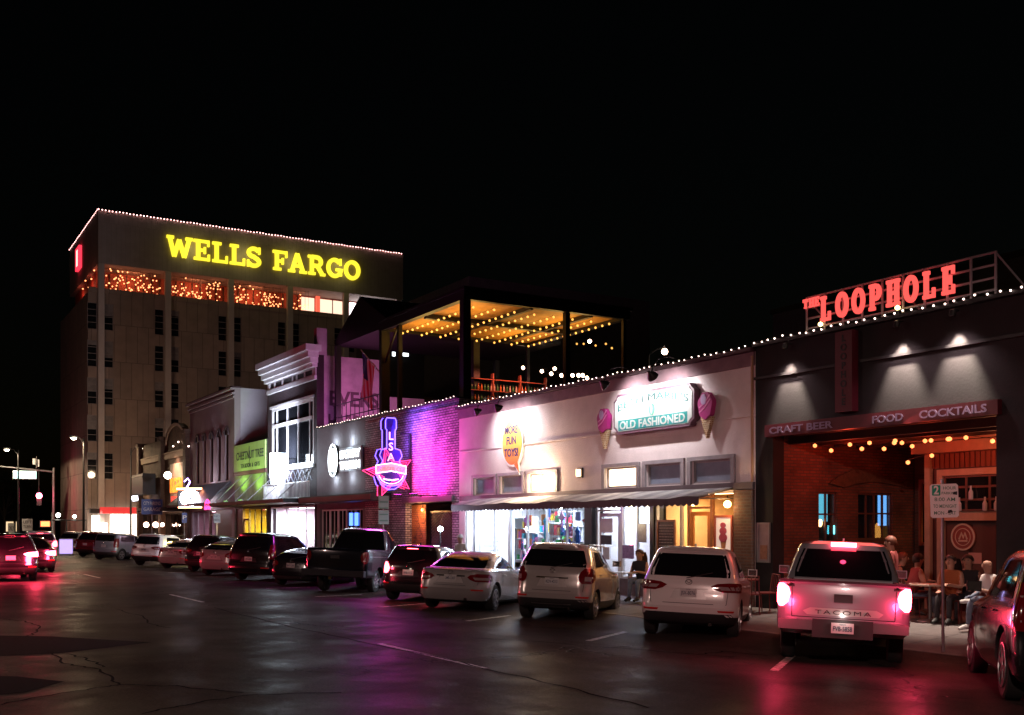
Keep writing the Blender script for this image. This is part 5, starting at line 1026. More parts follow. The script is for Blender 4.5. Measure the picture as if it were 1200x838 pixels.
for z in (6.9, 7.5): mb.tube([(18.15,40.6,z),(18.15,46.2,z)], .022, 5)
mb.build('rails', Mst2, dk)
wl = thing('terrace_wall', 'pinkish plaster wall at the back of the rooftop terrace', 'wall', (24, 46.3, 5.6)); bx('wall', Mplw, wl, 20.95, 30, 46.1, 46.5, 5.7, 8.1)
lamp('terrace_fill', 'AREA', (22, 42, 9.8), 10, (1,.5,.5), pv2, 1.5, target=(23, 46, 7.5))
def chair(label, x, y, z, rz, m, grp, seat=.75):
    t = thing('bar_stool', label, 'bar stool', (x, y, z), rz, grp); b = LM(); b.box(-.2,.2,-.2,.2,seat,seat+.04); b.build('seat', m, t); b = LM(); b.box(-.2,.2,.17,.2,seat+.15,seat+.4); b.build('backrest', m, t)
    for sx in (-.17,.17):
        for sy in (-.17,.17): b = LM(); b.tube([(sx,sy,seat),(sx*1.2,sy*1.2,0)], .015, 5); b.build('leg', m, t)
    return t
for i, x in enumerate((19.2, 20.4, 21.6)): chair('dark bar stool on the rooftop terrace, %s from the street' % ['first', 'second', 'third'][i], x, 38.2, 6.0, .3*i, Mst2, 'rooftop bar stools')
def table(label, x, y, z, r, m, h=.74, grp=None):
    t = thing('round_table', label, 'table', (x, y, z), 0, grp); b = LM(); b.lathe([(r,h-.03),(r,h)], (0,0,0), n=24); b.build('tabletop', m, t); b = LM(); b.lathe([(.03,.04),(.03,h-.03)], (0,0,0), n=8); b.build('post', M_steel, t); b = LM(); b.lathe([(r*.6,0),(r*.55,.02),(.04,.05)], (0,0,0), n=20); b.build('base', M_steel, t); return t
table('high round table among rooftop stools', 20.3, 37.6, 6.0, .4, Mst2, 1.0)
bar = thing('rooftop_bar', 'red lit rooftop bar counter with shelves of bottles', 'bar counter', (24.5, 39.5, 5.6)); bx('counter', mat('bar_wood', (.25,.08,.04), .5), bar, 21.5, 26, 39.0, 39.5, 6.0, 7.1); mb = MB()
for z in (7.3, 7.8, 8.3): mb.box(21.7, 25.8, 39.75, 39.95, z, z+.03)
for x in (21.7, 23, 24.4, 25.75): mb.box(x, x+.05, 39.75, 39.95, 6.0, 8.6)
mb.build('shelf', mat('bar_wood', (.25,.08,.04)), bar); mb = MB(); rnd = random.Random(4)
for z in (7.33, 7.83):
    for i in range(24): x = 21.85+i*.16; mb.lathe([(.04,0),(.04,.17),(.015,.22),(.015,.3)], (x, 39.85, z), n=6, mi=rnd.randrange(3))
mb.build('bottle', [mat('b_amber',(.5,.2,.05),.2), mat('b_green',(.05,.25,.1),.2), mat('b_clear',(.5,.5,.5),.2)], bar); lamp('bar_light', 'AREA', (23.7, 39.3, 8.6), 40, (1,.22,.12), bar, 3, target=(23.7, 39.8, 7), sy=.3)
bx('roof_deck', M_tar, B3, 17.9, 30, 33.0, 46.2, 5.75, 5.98)
Mwg = emis('warm_globe', (1,.62,.42), 14, (.8,.6,.4))
def pxstring(label, pts, X, r, m, grp=None): return light_string(label, [FP(px, py, X) for px, py in pts], r, m, grp)
pxstring('string of glowing peach globes sagging over the white shop roof', [(613,431),(635,435),(646,438),(658,440),(671,440),(678,440),(683,440),(688,443)], 26, .09, Mwg); pxstring('short upper pair of peach globes over the white shop roof', [(635,435),(650,432)], 27, .09, Mwg)
pxstring('sparse string of small yellow bulbs behind the pavilion', [(646,373),(655,376),(676,403),(684,403),(698,405),(710,403),(717,408)], 33, .06, Mam)
globe('single warm lamp standing above the roof behind the white shop', (30, *FX(779,412,30)), .14, Mwg, 60, (1,.8,.65), name='roof_lamp'); globe('small white lamp behind the pavilion roof', (31, *FX(691,400,31)), .1, Mwg, 0, (1,.8,.65), name='roof_lamp')
t = thing('upright_lamp_pole', 'thin pole and arm carrying the single warm roof lamp', 'pole', (30,0,5)); y_, z_ = FX(779,412,30); MB().tube([(30.0,y_+.02,z_+.2),(30.3,y_+.9,z_+.25),(30.4,y_+1.6,z_+.1),(30.4,y_+1.6,5.0)], .03, 6).build('pole', M_black, t)
# dark buildings behind
Bb = thing('background_block', 'flat dark block rising behind the white shop roof', 'building', (45, 28, 0)); mb = MB(); mb.box(46, 60, 20, 46, 0, 14.6); mb.build('wall', mat('slate_wall', (.1,.09,.1), .9, var=.2), Bb); bx('parapet', M_dark, Bb, 45.9, 60.1, 19.9, 46.1, 14.61, 14.9)
Bc = thing('background_block', 'taller dark block behind the rooftop pavilion with two lit windows', 'building', (45, 60, 0)); mb = MB(); mb.box(31, 45, 56.5, 72, 0, 17.2); mb.build('wall', mat('slate_wall', (.1,.09,.1)), Bc)
mb = MB(); 
def FYp(px, py, Y):
    t = (px-CXP)/FOC; dx = sin(YAW)+t*cos(YAW); dy = cos(YAW)-t*sin(YAW); k = Y/dy; return (k*dx, k*(HOR-py)/FOC+EYE)
for a, b in ((460.5,463.5),(473,479)):
    x0, z0 = FYp(a, 417, 50); x1, z1 = FYp(b, 396, 50); w_ = bx('lit_window', emis('cold_window', (.9,.95,1), 3.5, (.6,.6,.6)), Bc, x0, x1, 56.44, 56.5, z0, z1) if 0 else None
tw = thing('lit_panel_windows', 'pair of tall white lit windows seen between the terrace posts', 'window', (23, 50, 8)); 
for a, b in ((460.5,463.5),(473,479)):
    x0, z0 = FYp(a, 417, 55.9); x1, z1 = FYp(b, 396, 55.9); f = MB(); f.box(x0-.05, x1+.05, 56.0, 56.05, z0-.05, z1+.05); f = f.build('frame', M_dark, tw); bx('pane', emis('cold_window', (.9,.95,1), 3.5, (.6,.6,.6)), f, x0, x1, 55.94, 55.99, z0, z1)
x0, _ = FYp(455, 400, 56); x1, _ = FYp(487, 400, 56)
tb = thing('stair_tower', 'narrow dark stair tower behind the rooftop terrace', 'building', (x0, 57, 0)); bx('wall', M_dark, tb, x0-.3, x1+.6, 56.06, 60, 0, 13.2)
# ============================================================ vehicles
def paint(name, col, rough=.32, metal=.35): return mat('paint_'+name, col, rough, metal, coat=.8)
M_rub = mat('tyre_rubber', (.012,.012,.012), .8); M_alloy = mat('alloy', (.32,.32,.33), .35, .8); M_chr = mat('chrome', (.6,.6,.6), .12, 1); M_clad = mat('black_plastic', (.016,.016,.017), .6)
M_lens = mat('red_lens', (.14,.004,.008), .12, coat=1); M_lensd = mat('clear_lens', (.3,.24,.24), .1, coat=1); M_seam = mat('seam', (.004,.004,.004), .8); M_refl = mat('reflector', (.5,.02,.02), .25)
M_plate = mat('plate_white', (.5,.5,.5), .5); M_ptxt = mat('plate_text', (.03,.04,.09), .5); M_cgl = mat('car_glass', (.006,.006,.008), .05, spec=.7)
M_plit = 0; M_brk = emis('brake_lit', (1,.05,.09), 32, (.6,.05,.05)); M_brk2 = emis('tail_lit', (1,.07,.1), 14, (.6,.05,.05))
TOPS = {
 # rows: z, x rear, x front, half width, rear corner radius
 'suv': [(.24,.28,4.3,.78,.2),(.3,.12,4.42,.86,.25),(.42,.04,4.5,.91,.28),(.58,.0,4.54,.92,.3),(.66,.03,4.54,.92,.3),(.72,.06,4.53,.92,.3),(.84,.07,4.5,.925,.3),(.95,.08,4.42,.925,.3),(1.02,.1,4.28,.92,.3),(1.08,.13,3.75,.9,.28),(1.1,.14,3.4,.885,.27),(1.14,.16,3.3,.87,.25),(1.25,.22,3.1,.84,.24),(1.4,.31,2.82,.79,.23),(1.5,.37,2.6,.75,.22),(1.56,.4,2.45,.715,.22),(1.6,.36,2.3,.69,.24),(1.63,.42,2.15,.64,.24),(1.655,.56,1.95,.55,.22),(1.668,.8,1.7,.4,.2)],
 'mini': [(.24,.26,4.0,.74,.2),(.3,.1,4.12,.82,.25),(.42,.03,4.2,.87,.3),(.58,.0,4.24,.88,.34),(.68,.05,4.24,.885,.34),(.8,.08,4.2,.89,.34),(.95,.09,4.1,.89,.34),(1.02,.1,3.95,.885,.33),(1.08,.13,3.5,.87,.3),(1.12,.15,3.2,.86,.28),(1.2,.19,3.05,.84,.26),(1.35,.28,2.78,.78,.25),(1.48,.36,2.55,.73,.24),(1.54,.34,2.38,.69,.26),(1.59,.34,2.2,.65,.28),(1.62,.48,2.0,.56,.24),(1.64,.75,1.75,.4,.2)],
 'sedan': [(.2,.3,4.5,.76,.2),(.26,.14,4.68,.84,.3),(.38,.05,4.82,.9,.36),(.55,.0,4.86,.915,.4),(.66,.05,4.84,.915,.4),(.8,.1,4.74,.91,.4),(.9,.12,4.55,.905,.4),(.97,.1,4.25,.895,.38),(1.0,.14,3.9,.88,.36),(1.02,.4,3.6,.86,.3),(1.04,.62,3.45,.845,.22),(1.1,.78,3.3,.82,.2),(1.2,1.02,3.08,.77,.2),(1.3,1.3,2.82,.71,.2),(1.38,1.6,2.58,.65,.2),(1.42,1.8,2.4,.58,.2),(1.445,2.0,2.2,.45,.1)],
 'hatch': [(.2,.28,4.1,.74,.2),(.26,.12,4.26,.8,.3),(.38,.04,4.38,.86,.34),(.55,.0,4.42,.87,.36),(.68,.04,4.4,.87,.36),(.85,.07,4.25,.865,.34),(.95,.1,4.0,.86,.32),(1.02,.14,3.6,.845,.3),(1.08,.22,3.35,.83,.26),(1.16,.36,3.15,.8,.24),(1.26,.6,2.9,.75,.22),(1.36,1.0,2.65,.69,.22),(1.43,1.35,2.4,.62,.2),(1.47,1.7,2.1,.45,.15)],
 'box': [(.24,.2,3.9,.78,.16),(.3,.08,4.0,.84,.2),(.42,.02,4.06,.87,.22),(.6,.0,4.08,.875,.22),(.8,.04,4.04,.875,.22),(.98,.05,3.9,.87,.22),(1.05,.06,3.5,.865,.22),(1.1,.07,3.3,.855,.21),(1.25,.1,3.1,.83,.2),(1.45,.16,2.85,.79,.19),(1.54,.2,2.65,.75,.2),(1.59,.28,2.4,.68,.2),(1.62,.5,2.1,.52,.2)],
 'bigsuv': [(.26,.26,4.8,.86,.2),(.34,.1,4.94,.95,.2),(.48,.0,5.05,.99,.22),(.62,.0,5.1,1.0,.24),(.72,.05,5.1,1.0,.24),(.9,.06,5.06,1.0,.24),(1.06,.07,4.95,.99,.24),(1.14,.09,4.3,.975,.23),(1.18,.1,3.9,.96,.22),(1.3,.15,3.72,.93,.22),(1.5,.24,3.4,.88,.21),(1.68,.33,3.1,.82,.2),(1.74,.32,2.95,.79,.22),(1.8,.42,2.7,.72,.2),(1.83,.7,2.4,.58,.2)],
 'pickup': [(.42,.2,5.2,.86,.12),(.5,.06,5.3,.93,.14),(.62,.03,5.36,.94,.14),(.78,.03,5.38,.94,.14),(.95,.03,5.34,.94,.14),(1.08,.04,5.2,.935,.14),(1.12,.05,4.6,.93,.13),(1.15,.03,4.2,.925,.12),(1.18,.06,4.05,.91,.12),(1.195,1.86,3.98,.88,.12),(1.3,1.92,3.82,.85,.15),(1.5,2.04,3.5,.79,.16),(1.66,2.16,3.2,.73,.16),(1.73,2.16,3.02,.69,.18),(1.77,2.3,2.8,.6,.18),(1.79,2.5,2.6,.45,.1)],
}
WHEELS = {'suv': (.86,3.56,.35), 'mini': (.82,3.38,.335), 'sedan': (1.0,3.8,.33), 'hatch': (.84,3.5,.32), 'box': (.68,3.24,.33), 'bigsuv': (1.02,4.12,.4), 'pickup': (1.22,4.46,.385)}
class Shape:
    def __init__(s, kind, k=(1,1,1)):
        s.rows = [(z*k[2], a*k[0], b*k[0], h*k[1], r) for z, a, b, h, r in TOPS[kind]]; s.k = k
    def at(s, z):
        R_ = s.rows
        if z <= R_[0][0]: return R_[0][1:]
        for a, b in zip(R_, R_[1:]):
            if z <= b[0]:
                t = (z-a[0])/(b[0]-a[0]); return tuple(a[i]+(b[i]-a[i])*t for i in range(1, 5))
        return R_[-1][1:]
    def outline(s, z, n=9):
        xr, xf, h, rc = s.at(z); L = xf-xr; rc = min(rc, h*.6, L*.4); rf = min(.5, h*.6, L*.4); bow = .09*min(1, L/3); bf = .3*min(1, L/3)
        pts = []
        for i in range(8): y = (h-rc)*i/7; pts.append((xr+bow*(y/h)**2-bow*0, y))
        x0 = pts[-1][0]
        for i in range(1, n+1): a = PI/2*i/n; pts.append((x0+rc*(1-cos(a))*1.25, h-rc+rc*sin(a)-.015))
        x1 = pts[-1][0]; x2 = xf-bf-rf*1.1
        for i in range(1, 13):
            u = i/12; pts.append((x1+(x2-x1)*u, h-.015+.015*sin(PI*u)-.03*max(0, u-.7)/.3))
        yb = pts[-1][1]
        for i in range(1, n+1): a = PI/2*i/n; pts.append((x2+rf*1.1*sin(a), yb-rf*(1-cos(a))))
        y3 = pts[-1][1]
        for i in range(1, 5): u = i/4; pts.append((x2+rf*1.1+bf*(1-(1-u)**2), y3*(1-u)))
        return pts
    def S(s, t, z, off=.004):           # t = arc length from the rear centre (positive left, negative right)
        sg = 1 if t >= 0 else -1; t = abs(t); p = s.outline(z); acc = 0
        for a, b in zip(p, p[1:]):
            l = math.hypot(b[0]-a[0], b[1]-a[1])
            if acc+l >= t or b is p[-1]:
                u = (t-acc)/max(l, 1e-6); x, y = a[0]+(b[0]-a[0])*u, a[1]+(b[1]-a[1])*u; nx, ny = -(b[1]-a[1])/max(l,1e-6), (b[0]-a[0])/max(l,1e-6)
                # outward: rear segment goes +y so outward is -x
                return (x+nx*off, (y+ny*off)*sg, z)
            acc += l
    def tx(s, x, z):
        p = s.outline(z); acc = 0
        for a, b in zip(p, p[1:]):
            l = math.hypot(b[0]-a[0], b[1]-a[1])
            if b[0] >= x and b[1] > .2: return acc+l*max(0, min(1, (x-a[0])/max(b[0]-a[0], 1e-6)))
            acc += l
        return acc
    def patch(s, rows, sides=(1,), off=.005, nz=4, nt=8, mb=None, mi=0, th=0):
        # rows: (z, t0, t1) sorted by z
        mb = mb or LM()
        R2 = []
        for a, b in zip(rows, rows[1:]):
            for k in range(nz): u = k/nz; R2.append(tuple(a[i]+(b[i]-a[i])*u for i in range(3)))
        R2.append(rows[-1])
        for sd in sides:
            for o_ in ((off,) if not th else (off, off-th)):
                vs = [s.S(sd*(r[1]+(r[2]-r[1])*k/nt), r[0], o_) for r in R2 for k in range(nt+1)]; n = nt+1
                mb.add(vs, [(j*n+k, j*n+k+1, (j+1)*n+k+1, (j+1)*n+k) for j in range(len(R2)-1) for k in range(nt)], mi)
        return mb
    def line(s, pts, wd=.008, sides=(1,), off=.0025, mb=None):     # seam along (t, z) points
        mb = mb or LM()
        for sd in sides:
            for a, b in zip(pts, pts[1:]):
                d = Vector((b[0]-a[0], b[1]-a[1])).normalized(); n = Vector((-d.y, d.x))*wd/2; k = 5
                for i in range(k):
                    q = [(a[0]+(b[0]-a[0])*u+n.x*e, a[1]+(b[1]-a[1])*u+n.y*e) for u, e in ((i/k,1),(i/k,-1),((i+1)/k,-1),((i+1)/k,1))]
                    mb.add([s.S(sd*t, z, off) for t, z in q], [(0,1,2,3)])
        return mb
def wheel(parent, x, y, r, sd, spokes=5, alloy=None):
    w_ = LM(); pr = [(r*.62,-.09),(r*.9,-.105),(r*.97,-.09),(r,-.05),(r,.05),(r*.97,.09),(r*.9,.105),(r*.62,.09)]
    w_.lathe(pr, (x, y, r), 'y', 28); t = w_.build('wheel', M_rub, parent, True)
    o = y+sd*.088; m = LM(); m.lathe([(r*.66,0),(r*.66,sd*.025),(r*.6,sd*.03),(r*.58,-sd*.03)], (x, o, r), 'y', 24)
    for k in range(spokes):
        a = 2*PI*k/spokes+.3; ca, sa = cos(a), sin(a); w1, w2 = r*.07, r*.1
        q = [(ca*r*.12-sa*w1, sa*r*.12+ca*w1), (ca*r*.6-sa*w2, sa*r*.6+ca*w2), (ca*r*.6+sa*w2, sa*r*.6-ca*w2), (ca*r*.12+sa*w1, sa*r*.12-ca*w1)]
        m.prism([(a_, b_) for a_, b_ in q], lambda a_, b_, d: (x+a_, o+d, r+b_), sd*.004, sd*.022)
    m.lathe([(r*.16,sd*.0),(r*.16,sd*.026),(r*.1,sd*.03)], (x, o, r), 'y', 12); m.build('rim', alloy or M_alloy, t, False)
    return t
def car(kind, label, loc, heading, pm, plate=None, lit=None, group='cars parked nose in along the kerb', scale=(1,1,1), cat='car', name='parked_car', style=None, tilt=True, clad=True, rails=False, alloy=None, spokes=5, brand_ring=True):
    s = Shape(kind, scale); H = s.rows[-1][0]; x_, y_ = loc; wx1, wx2, wr = WHEELS[kind]; wx1 *= scale[0]; wx2 *= scale[0]
    root = bpy.data.objects.new(name, None); C.objects.link(root); tag(root, label, cat, group)
    f = Vector((sin(R(heading)), cos(R(heading)), 0)); l = Vector((-f.y, f.x, 0))
    if tilt:
        cx_, cy_ = x_+f.x*2.2, y_+f.y*2.2; up = Vector((.055, 0, 1)).normalized(); f = (f-up*f.dot(up)).normalized(); l = up.cross(f); z0 = gz(x_+f.x*wx1)-f.z*wx1
    else: up = Vector((0,0,1)); z0 = 0
    root.matrix_basis = Matrix.Translation((x_, y_, z0)) @ Matrix((f, l, up)).transposed().to_4x4()
    # body
    b = bmesh.new(); rings = []; zs = []
    for a, c in zip(s.rows, s.rows[1:]):
        k = max(1, int((c[0]-a[0])/.07)); zs += [a[0]+(c[0]-a[0])*i/k for i in range(k)]
    zs.append(s.rows[-1][0])
    for z in zs:
        o = s.outline(z); full = o+[(x, -y) for x, y in o[-2:0:-1]]
        rings.append([b.verts.new((x, y, z+(.012*(1-(y/.8)**2) if z > H*.93 else 0))) for x, y in full])
    n = len(rings[0])
    for r0, r1 in zip(rings, rings[1:]):
        for k in range(n): b.faces.new((r0[k], r0[(k+1) % n], r1[(k+1) % n], r1[k]))
    b.faces.new(rings[0][::-1]); b.faces.new(rings[-1]); bmesh.ops.recalc_face_normals(b, faces=b.faces)
    me = bpy.data.meshes.new('body'); b.to_mesh(me); b.free(); me.materials.append(pm); me.materials.append(M_clad)
    bo = bpy.data.objects.new('body', me); C.objects.link(bo)
    cut = LM(); hw = s.at(.5)[2]
    for wx in (wx1, wx2):
        for sd in (-1, 1): cut.lathe([(wr+.065, sd*(hw-.36)), (wr+.065, sd*(hw+.3))], (wx, 0, wr), 'y', 28)
    if kind == 'pickup': cut.box(.1, 1.74, -.76, .76, .72, 1.6)
    co = cut.build('cut', M_clad)
    md = bo.modifiers.new('b', 'BOOLEAN'); md.object = co; md.operation = 'DIFFERENCE'; md.solver = 'EXACT'
    dg = bpy.context.evaluated_depsgraph_get(); me2 = bpy.data.meshes.new_from_object(bo.evaluated_get(dg)); bo.modifiers.clear(); bo.data = me2; bpy.data.objects.remove(co)
    if len(me2.materials) < 2: me2.materials.append(M_clad)
    for p in me2.polygons:
        c = p.center; nearw = any((c.x-wx)**2+(c.z-wr)**2 < (wr+.07)**2 for wx in (wx1, wx2))
        rim_ = clad and any((c.x-wx)**2+(c.z-wr)**2 < (wr+.12)**2 for wx in (wx1, wx2))
        p.material_index = 1 if (nearw or c.z < (.46 if clad else .3) or (kind == 'pickup' and .1 < c.x < 1.75 and abs(c.y) < .765 and c.z < 1.17 and c.z > .7 and abs(c.y) < .765 and c.x > .095)) else 0
        p.use_smooth = True
    try: me2.set_sharp_from_angle(angle=R(30))
    except Exception: pass
    bo.parent = root
    for wx in (wx1, wx2):
        for sd in (-1, 1): wheel(root, wx, sd*(hw-.13), wr, sd, spokes, alloy)
    def bl(mb, nm, m, par=root, sm=True): return mb.build(nm, m, par, sm)
    sed = kind == 'sedan'; pk = kind == 'pickup'
    belt = {'suv':1.12,'mini':1.14,'sedan':1.05,'hatch':1.06,'box':1.12,'bigsuv':1.2,'pickup':1.21}[kind]*scale[2]; top = {'suv':1.53,'mini':1.49,'sedan':1.37,'hatch':1.37,'box':1.5,'bigsuv':1.68,'pickup':1.66}[kind]*scale[2]
    hb = lambda z: s.at(z)[2]
    # rear glass
    zz = [belt+(top-belt)*i/4 for i in range(5)]; ins = .1 if not sed else .16
    bl(s.patch([(z, -(hb(z)-ins-.03*(1 if i in (0,) else 0)), hb(z)-ins-.03*(i in (0,))) for i, z in enumerate(zz)], off=.006, nt=14, nz=2), 'rear_window', M_cgl)
    # side glass, split by a pillar
    xr = lambda z: s.at(z)[0]; xf = lambda z: s.at(z)[1]
    segs = []
    x_b = {'suv':2.0,'mini':1.9,'sedan':2.35,'hatch':1.95,'box':1.85,'bigsuv':2.4,'pickup':3.0}[kind]*scale[0]
    for a_, b_ in ((None, x_b-.05), (x_b+.05, None)):
        rows = []
        for i in range(5):
            z = belt+.01+(top-.03-belt)*i/4; x0 = (xr(z)+.32+(.12 if not pk else -.1)) if a_ is None else a_; x1 = (xf(z)-.36) if b_ is None else b_; x1 = max(x1, x0+.02)
            if a_ is None and kind in ('suv','mini','hatch'): x0 += .25*(1-i/4)*0+.1
            rows.append((z, s.tx(x0, z), s.tx(x1, z)))
        bl(s.patch(rows, (1,-1), .006, 2, 10), 'side_window', M_cgl)
    # windshield
    rows = [];
    for i in range(5):
        z = belt+.03+(top-.05-belt)*i/4; p = s.outline(z); tot = sum(math.hypot(q[0]-w_[0], q[1]-w_[1]) for w_, q in zip(p, p[1:])); rows.append((z, tot-(hb(z)-.12), tot-.001))
    bl(s.patch(rows, (1,-1), .006, 2, 10), 'windshield', M_cgl)
    # lamps
    lm = M_lens; B = scale[2]
    T = {'suv': [(.86,.62,1.25),(.9,.48,1.3),(.96,.4,1.32),(1.01,.52,1.2),(1.03,.72,1.0)], 'mini': [(.8,.66,.9),(.86,.6,1.05),(.95,.58,1.12),(1.04,.62,1.08),(1.12,.7,.92)], 'sedan': [(.72,.62,1.1),(.76,.5,1.22),(.82,.42,1.25),(.88,.5,1.15),(.91,.66,1.0)],
         'hatch': [(.74,.6,1.05),(.8,.48,1.15),(.9,.5,1.15),(.96,.6,1.0)], 'box': [(.75,.7,.95),(.85,.66,.99),(1.1,.66,.97),(1.3,.68,.92)], 'bigsuv': [(.85,.82,1.08),(.95,.8,1.1),(1.25,.8,1.06),(1.4,.8,1.0)], 'pickup': [(.8,.84,.91),(.86,.77,.98),(.98,.74,1.02),(1.07,.77,1.0),(1.12,.84,.93)]}[kind]
    kk = scale[1]; Tz = [(z*B, a*kk, c*kk) for z, a, c in T]
    if style == 'ovals': Tz = [(z, a+.05*0, c) for z, a, c in Tz]
    for sd in (1, -1):
        o = bl(s.patch(Tz, (sd,), .012, 3, 8), 'tail_light', M_lens if not lit else lit)
        if not lit: bl(s.patch([(Tz[1][0], Tz[1][1]+.12, Tz[1][2]-.18), (Tz[2][0], Tz[2][1]+.14, Tz[2][2]-.16)], (sd,), .015, 1, 5), 'reverse_lens', M_lensd, o)
    for sd in (1, -1):
        zb = .5*B; p = s.outline(.8*B); tot = sum(math.hypot(q[0]-w_[0], q[1]-w_[1]) for w_, q in zip(p, p[1:]))
        bl(s.patch([(.66*B, tot-.8, tot-.35), (.72*B, tot-.95, tot-.3), (.78*B, tot-.9, tot-.4)], (sd,), .008, 2, 6), 'headlight', M_lensd)
    # lower bumper, seams, plate, trim
    if clad and not pk: bl(s.patch([(.27*B, -.86*kk*.95, .86*kk*.95), (.36*B, -.95*kk, .95*kk), (.47*B, -.8*kk, .8*kk)], (1,), .007, 2, 20), 'lower_bumper', M_clad)
    if not pk:
        for sd in (1, -1): bl(s.patch([(.5*B, .56*kk, .86*kk), (.535*B, .54*kk, .88*kk)], (sd,), .009, 1, 6), 'reflector', M_refl)
        bl(LM().tube([(.1,-.42,.3),(.02,-.42,.29)], .035, 8), 'exhaust', M_chr); 
        seam = LM(); hx = .7*kk; s.line([(-hx,.64*B),(hx,.64*B)], .009, mb=seam) if not sed else s.line([(-.62,.62*B),(.62,.62*B)], .009, mb=seam)
        s.line([(hx,.64*B),(hx+.02,.86*B)], .009, (1,-1), mb=seam)
        bl(seam, 'hatch_seam', M_seam)
        rz_ = {'sedan':(.68,.8),'hatch':(.66,.78)}.get(kind, (.72,.86)); bl(s.patch([(rz_[0]*B, -.34, .34), (rz_[1]*B+.02, -.26, .26)], (1,), .003, 2, 8), 'plate_recess_shade', mat(pm.name+'_shade', tuple(c*.8 for c in pm.node_tree.nodes['Principled BSDF'].inputs['Base Color'].default_value[:3]), .35, .3))  # flush patch, body paint darkened to imitate the shade of a recess
        bl(s.patch([((rz_[1]+.035)*B, -.36, .36), ((rz_[1]+.06)*B, -.36, .36)], (1,), .016, 1, 8), 'handle_trim', M_chr if kind in ('mini','sedan') else pm)
        pz = rz_[0]+.04
    else: pz = .47
    # side seams, handles, sills
    seam = LM()
    zlo, zhi = .42*B, belt-.02
    for xx in (x_b, x_b+1.0 if not pk else x_b+.95, x_b-.95 if not pk else x_b-.9): 
        if xx > wx2-.35: xx = wx2-.42
        pts = [(s.tx(xx, zlo+(zhi-zlo)*i/4), zlo+(zhi-zlo)*i/4) for i in range(5)]; s.line(pts, .009, (1,-1), mb=seam)
    if pk: pts = [(s.tx(1.82, z), z) for z in (.55,.8,1.0,1.15)]; s.line(pts, .015, (1,-1), mb=seam)
    bl(seam, 'door_seam', M_seam)
    for xx in (x_b+.12, x_b-.85):
        for sd in (1, -1):
            z = belt-.16; p = s.S(sd*s.tx(xx, z), z, .03); q = s.S(sd*s.tx(xx+.18, z), z, .03); bl(LM().tube([(p[0],p[1]-sd*.03,z),p,q,(q[0],q[1]-sd*.03,z)], .012, 6), 'door_handle', pm)
    for sd in (1, -1):
        z = belt+.06; xx = xf(z)-.62; y = hb(z); m = LM(); m.box(xx, xx+.12, min(sd*(y+.02),sd*(y+.2)), max(sd*(y+.02),sd*(y+.2)), z-.02, z+.12); mo = m.build('mirror', pm, root); bl(LM().box(xx-.006, xx-.001, min(sd*(y+.035),sd*(y+.185)), max(sd*(y+.035),sd*(y+.185)), z-.005, z+.105), 'mirror_glass', M_chr, mo, False)
    if not pk and not sed:
        z = top+.045; xr_ = xr(z)
        bl(s.patch([(top+.02, -hb(top)+.14, hb(top)-.14), (top+.055, -hb(top)+.17, hb(top)-.17)], (1,), .03, 1, 10, th=.028), 'spoiler', pm); bl(s.patch([(top+.028, -.16, .16), (top+.045, -.16, .16)], (1,), .034, 1, 6), 'high_brake_light', M_lens if not lit else lit)
        bl(LM().tube([s.S(.05, belt-.03, .03), s.S(-.2, belt+.03, .02), s.S(-.42, belt+.09, .016)], .008, 5), 'rear_wiper', M_clad)
    if rails:
        for sd in (1, -1): bl(LM().tube([(xr(top)+.35, sd*(hb(top)-.07), H-.06), (xr(top)+.5, sd*(hb(top)-.08), H-.01), (2.4, sd*(hb(top)-.08), H-.01), (2.6, sd*(hb(top)-.07), H-.06)], .018, 6), 'roof_rail', M_clad if kind != 'mini' else M_alloy)
    if not sed: bl(LM().prism([(0,0),(.16,0),(.02,.07),(0,.07)], lambda a, b_, d: (xr(top)+.5+a, d, H-.005+b_), -.015, .015), 'roof_fin', pm)
    # plate
    w2, h2 = .155, .075; tx0, px_ = s.S(0, (pz+.075)*B, .012)[0] if not pk else -.14, 0
    pl = LM(); pl.box(tx0-.012, tx0-.004, -w2, w2, pz*B, pz*B+.15); po = pl.build('licence_plate', M_plate, root)
    if plate:
        pf = lambda a, b_, d=0: (tx0-.0125-d, -a, pz*B+b_)
        tm = text_mb(plate, .095, pf, .003, .26, .01); tm.v = [(v[0], v[1], v[2]+.035) for v in tm.v]; tm.local = True; tm.build('plate_number', M_ptxt, po)
        tm = text_mb('TEXAS', .03, lambda a, b_, d=0: (tx0-.0125-d, -a, pz*B+.12+b_), .003, .09); tm.local = True; tm.build('plate_name', M_ptxt, po)
    # emblem
    if brand_ring and not pk:
        ez = (belt-.1) if not sed else .93; ex = s.S(0, ez, .014)[0]; m = LM(); m.tube([(ex-.006, .06*cos(a*PI/10), ez+.045*sin(a*PI/10)) for a in range(20)], .006, 5, True)
        m.tube([(ex-.006,.045,ez+.02),(ex-.006,.018,ez-.008),(ex-.006,0,ez-.02),(ex-.006,-.018,ez-.008),(ex-.006,-.045,ez+.02)], .006, 5); m.build('emblem', M_chr, root)
    for t_, sd in (('GT', 1), ('S2', -1)): pass
    root['wheelbase'] = wx2-wx1
    return root, s, bl
W_ = paint('pearl_white', (.72,.7,.69), .3, .1); SIL = paint('silver', (.55,.53,.53), .27, .6); BEI = paint('champagne', (.56,.53,.51), .27, .5); BLK = paint('black', (.012,.012,.014), .2, .2); DGR = paint('dark_grey', (.015,.015,.018), .25, .3); GRY = paint('blue_grey', (.22,.25,.3), .3, .4); RED = paint('dark_red', (.16,.02,.03), .3, .4); NVY = paint('navy', (.004,.005,.012), .25, .3)
HD = 48
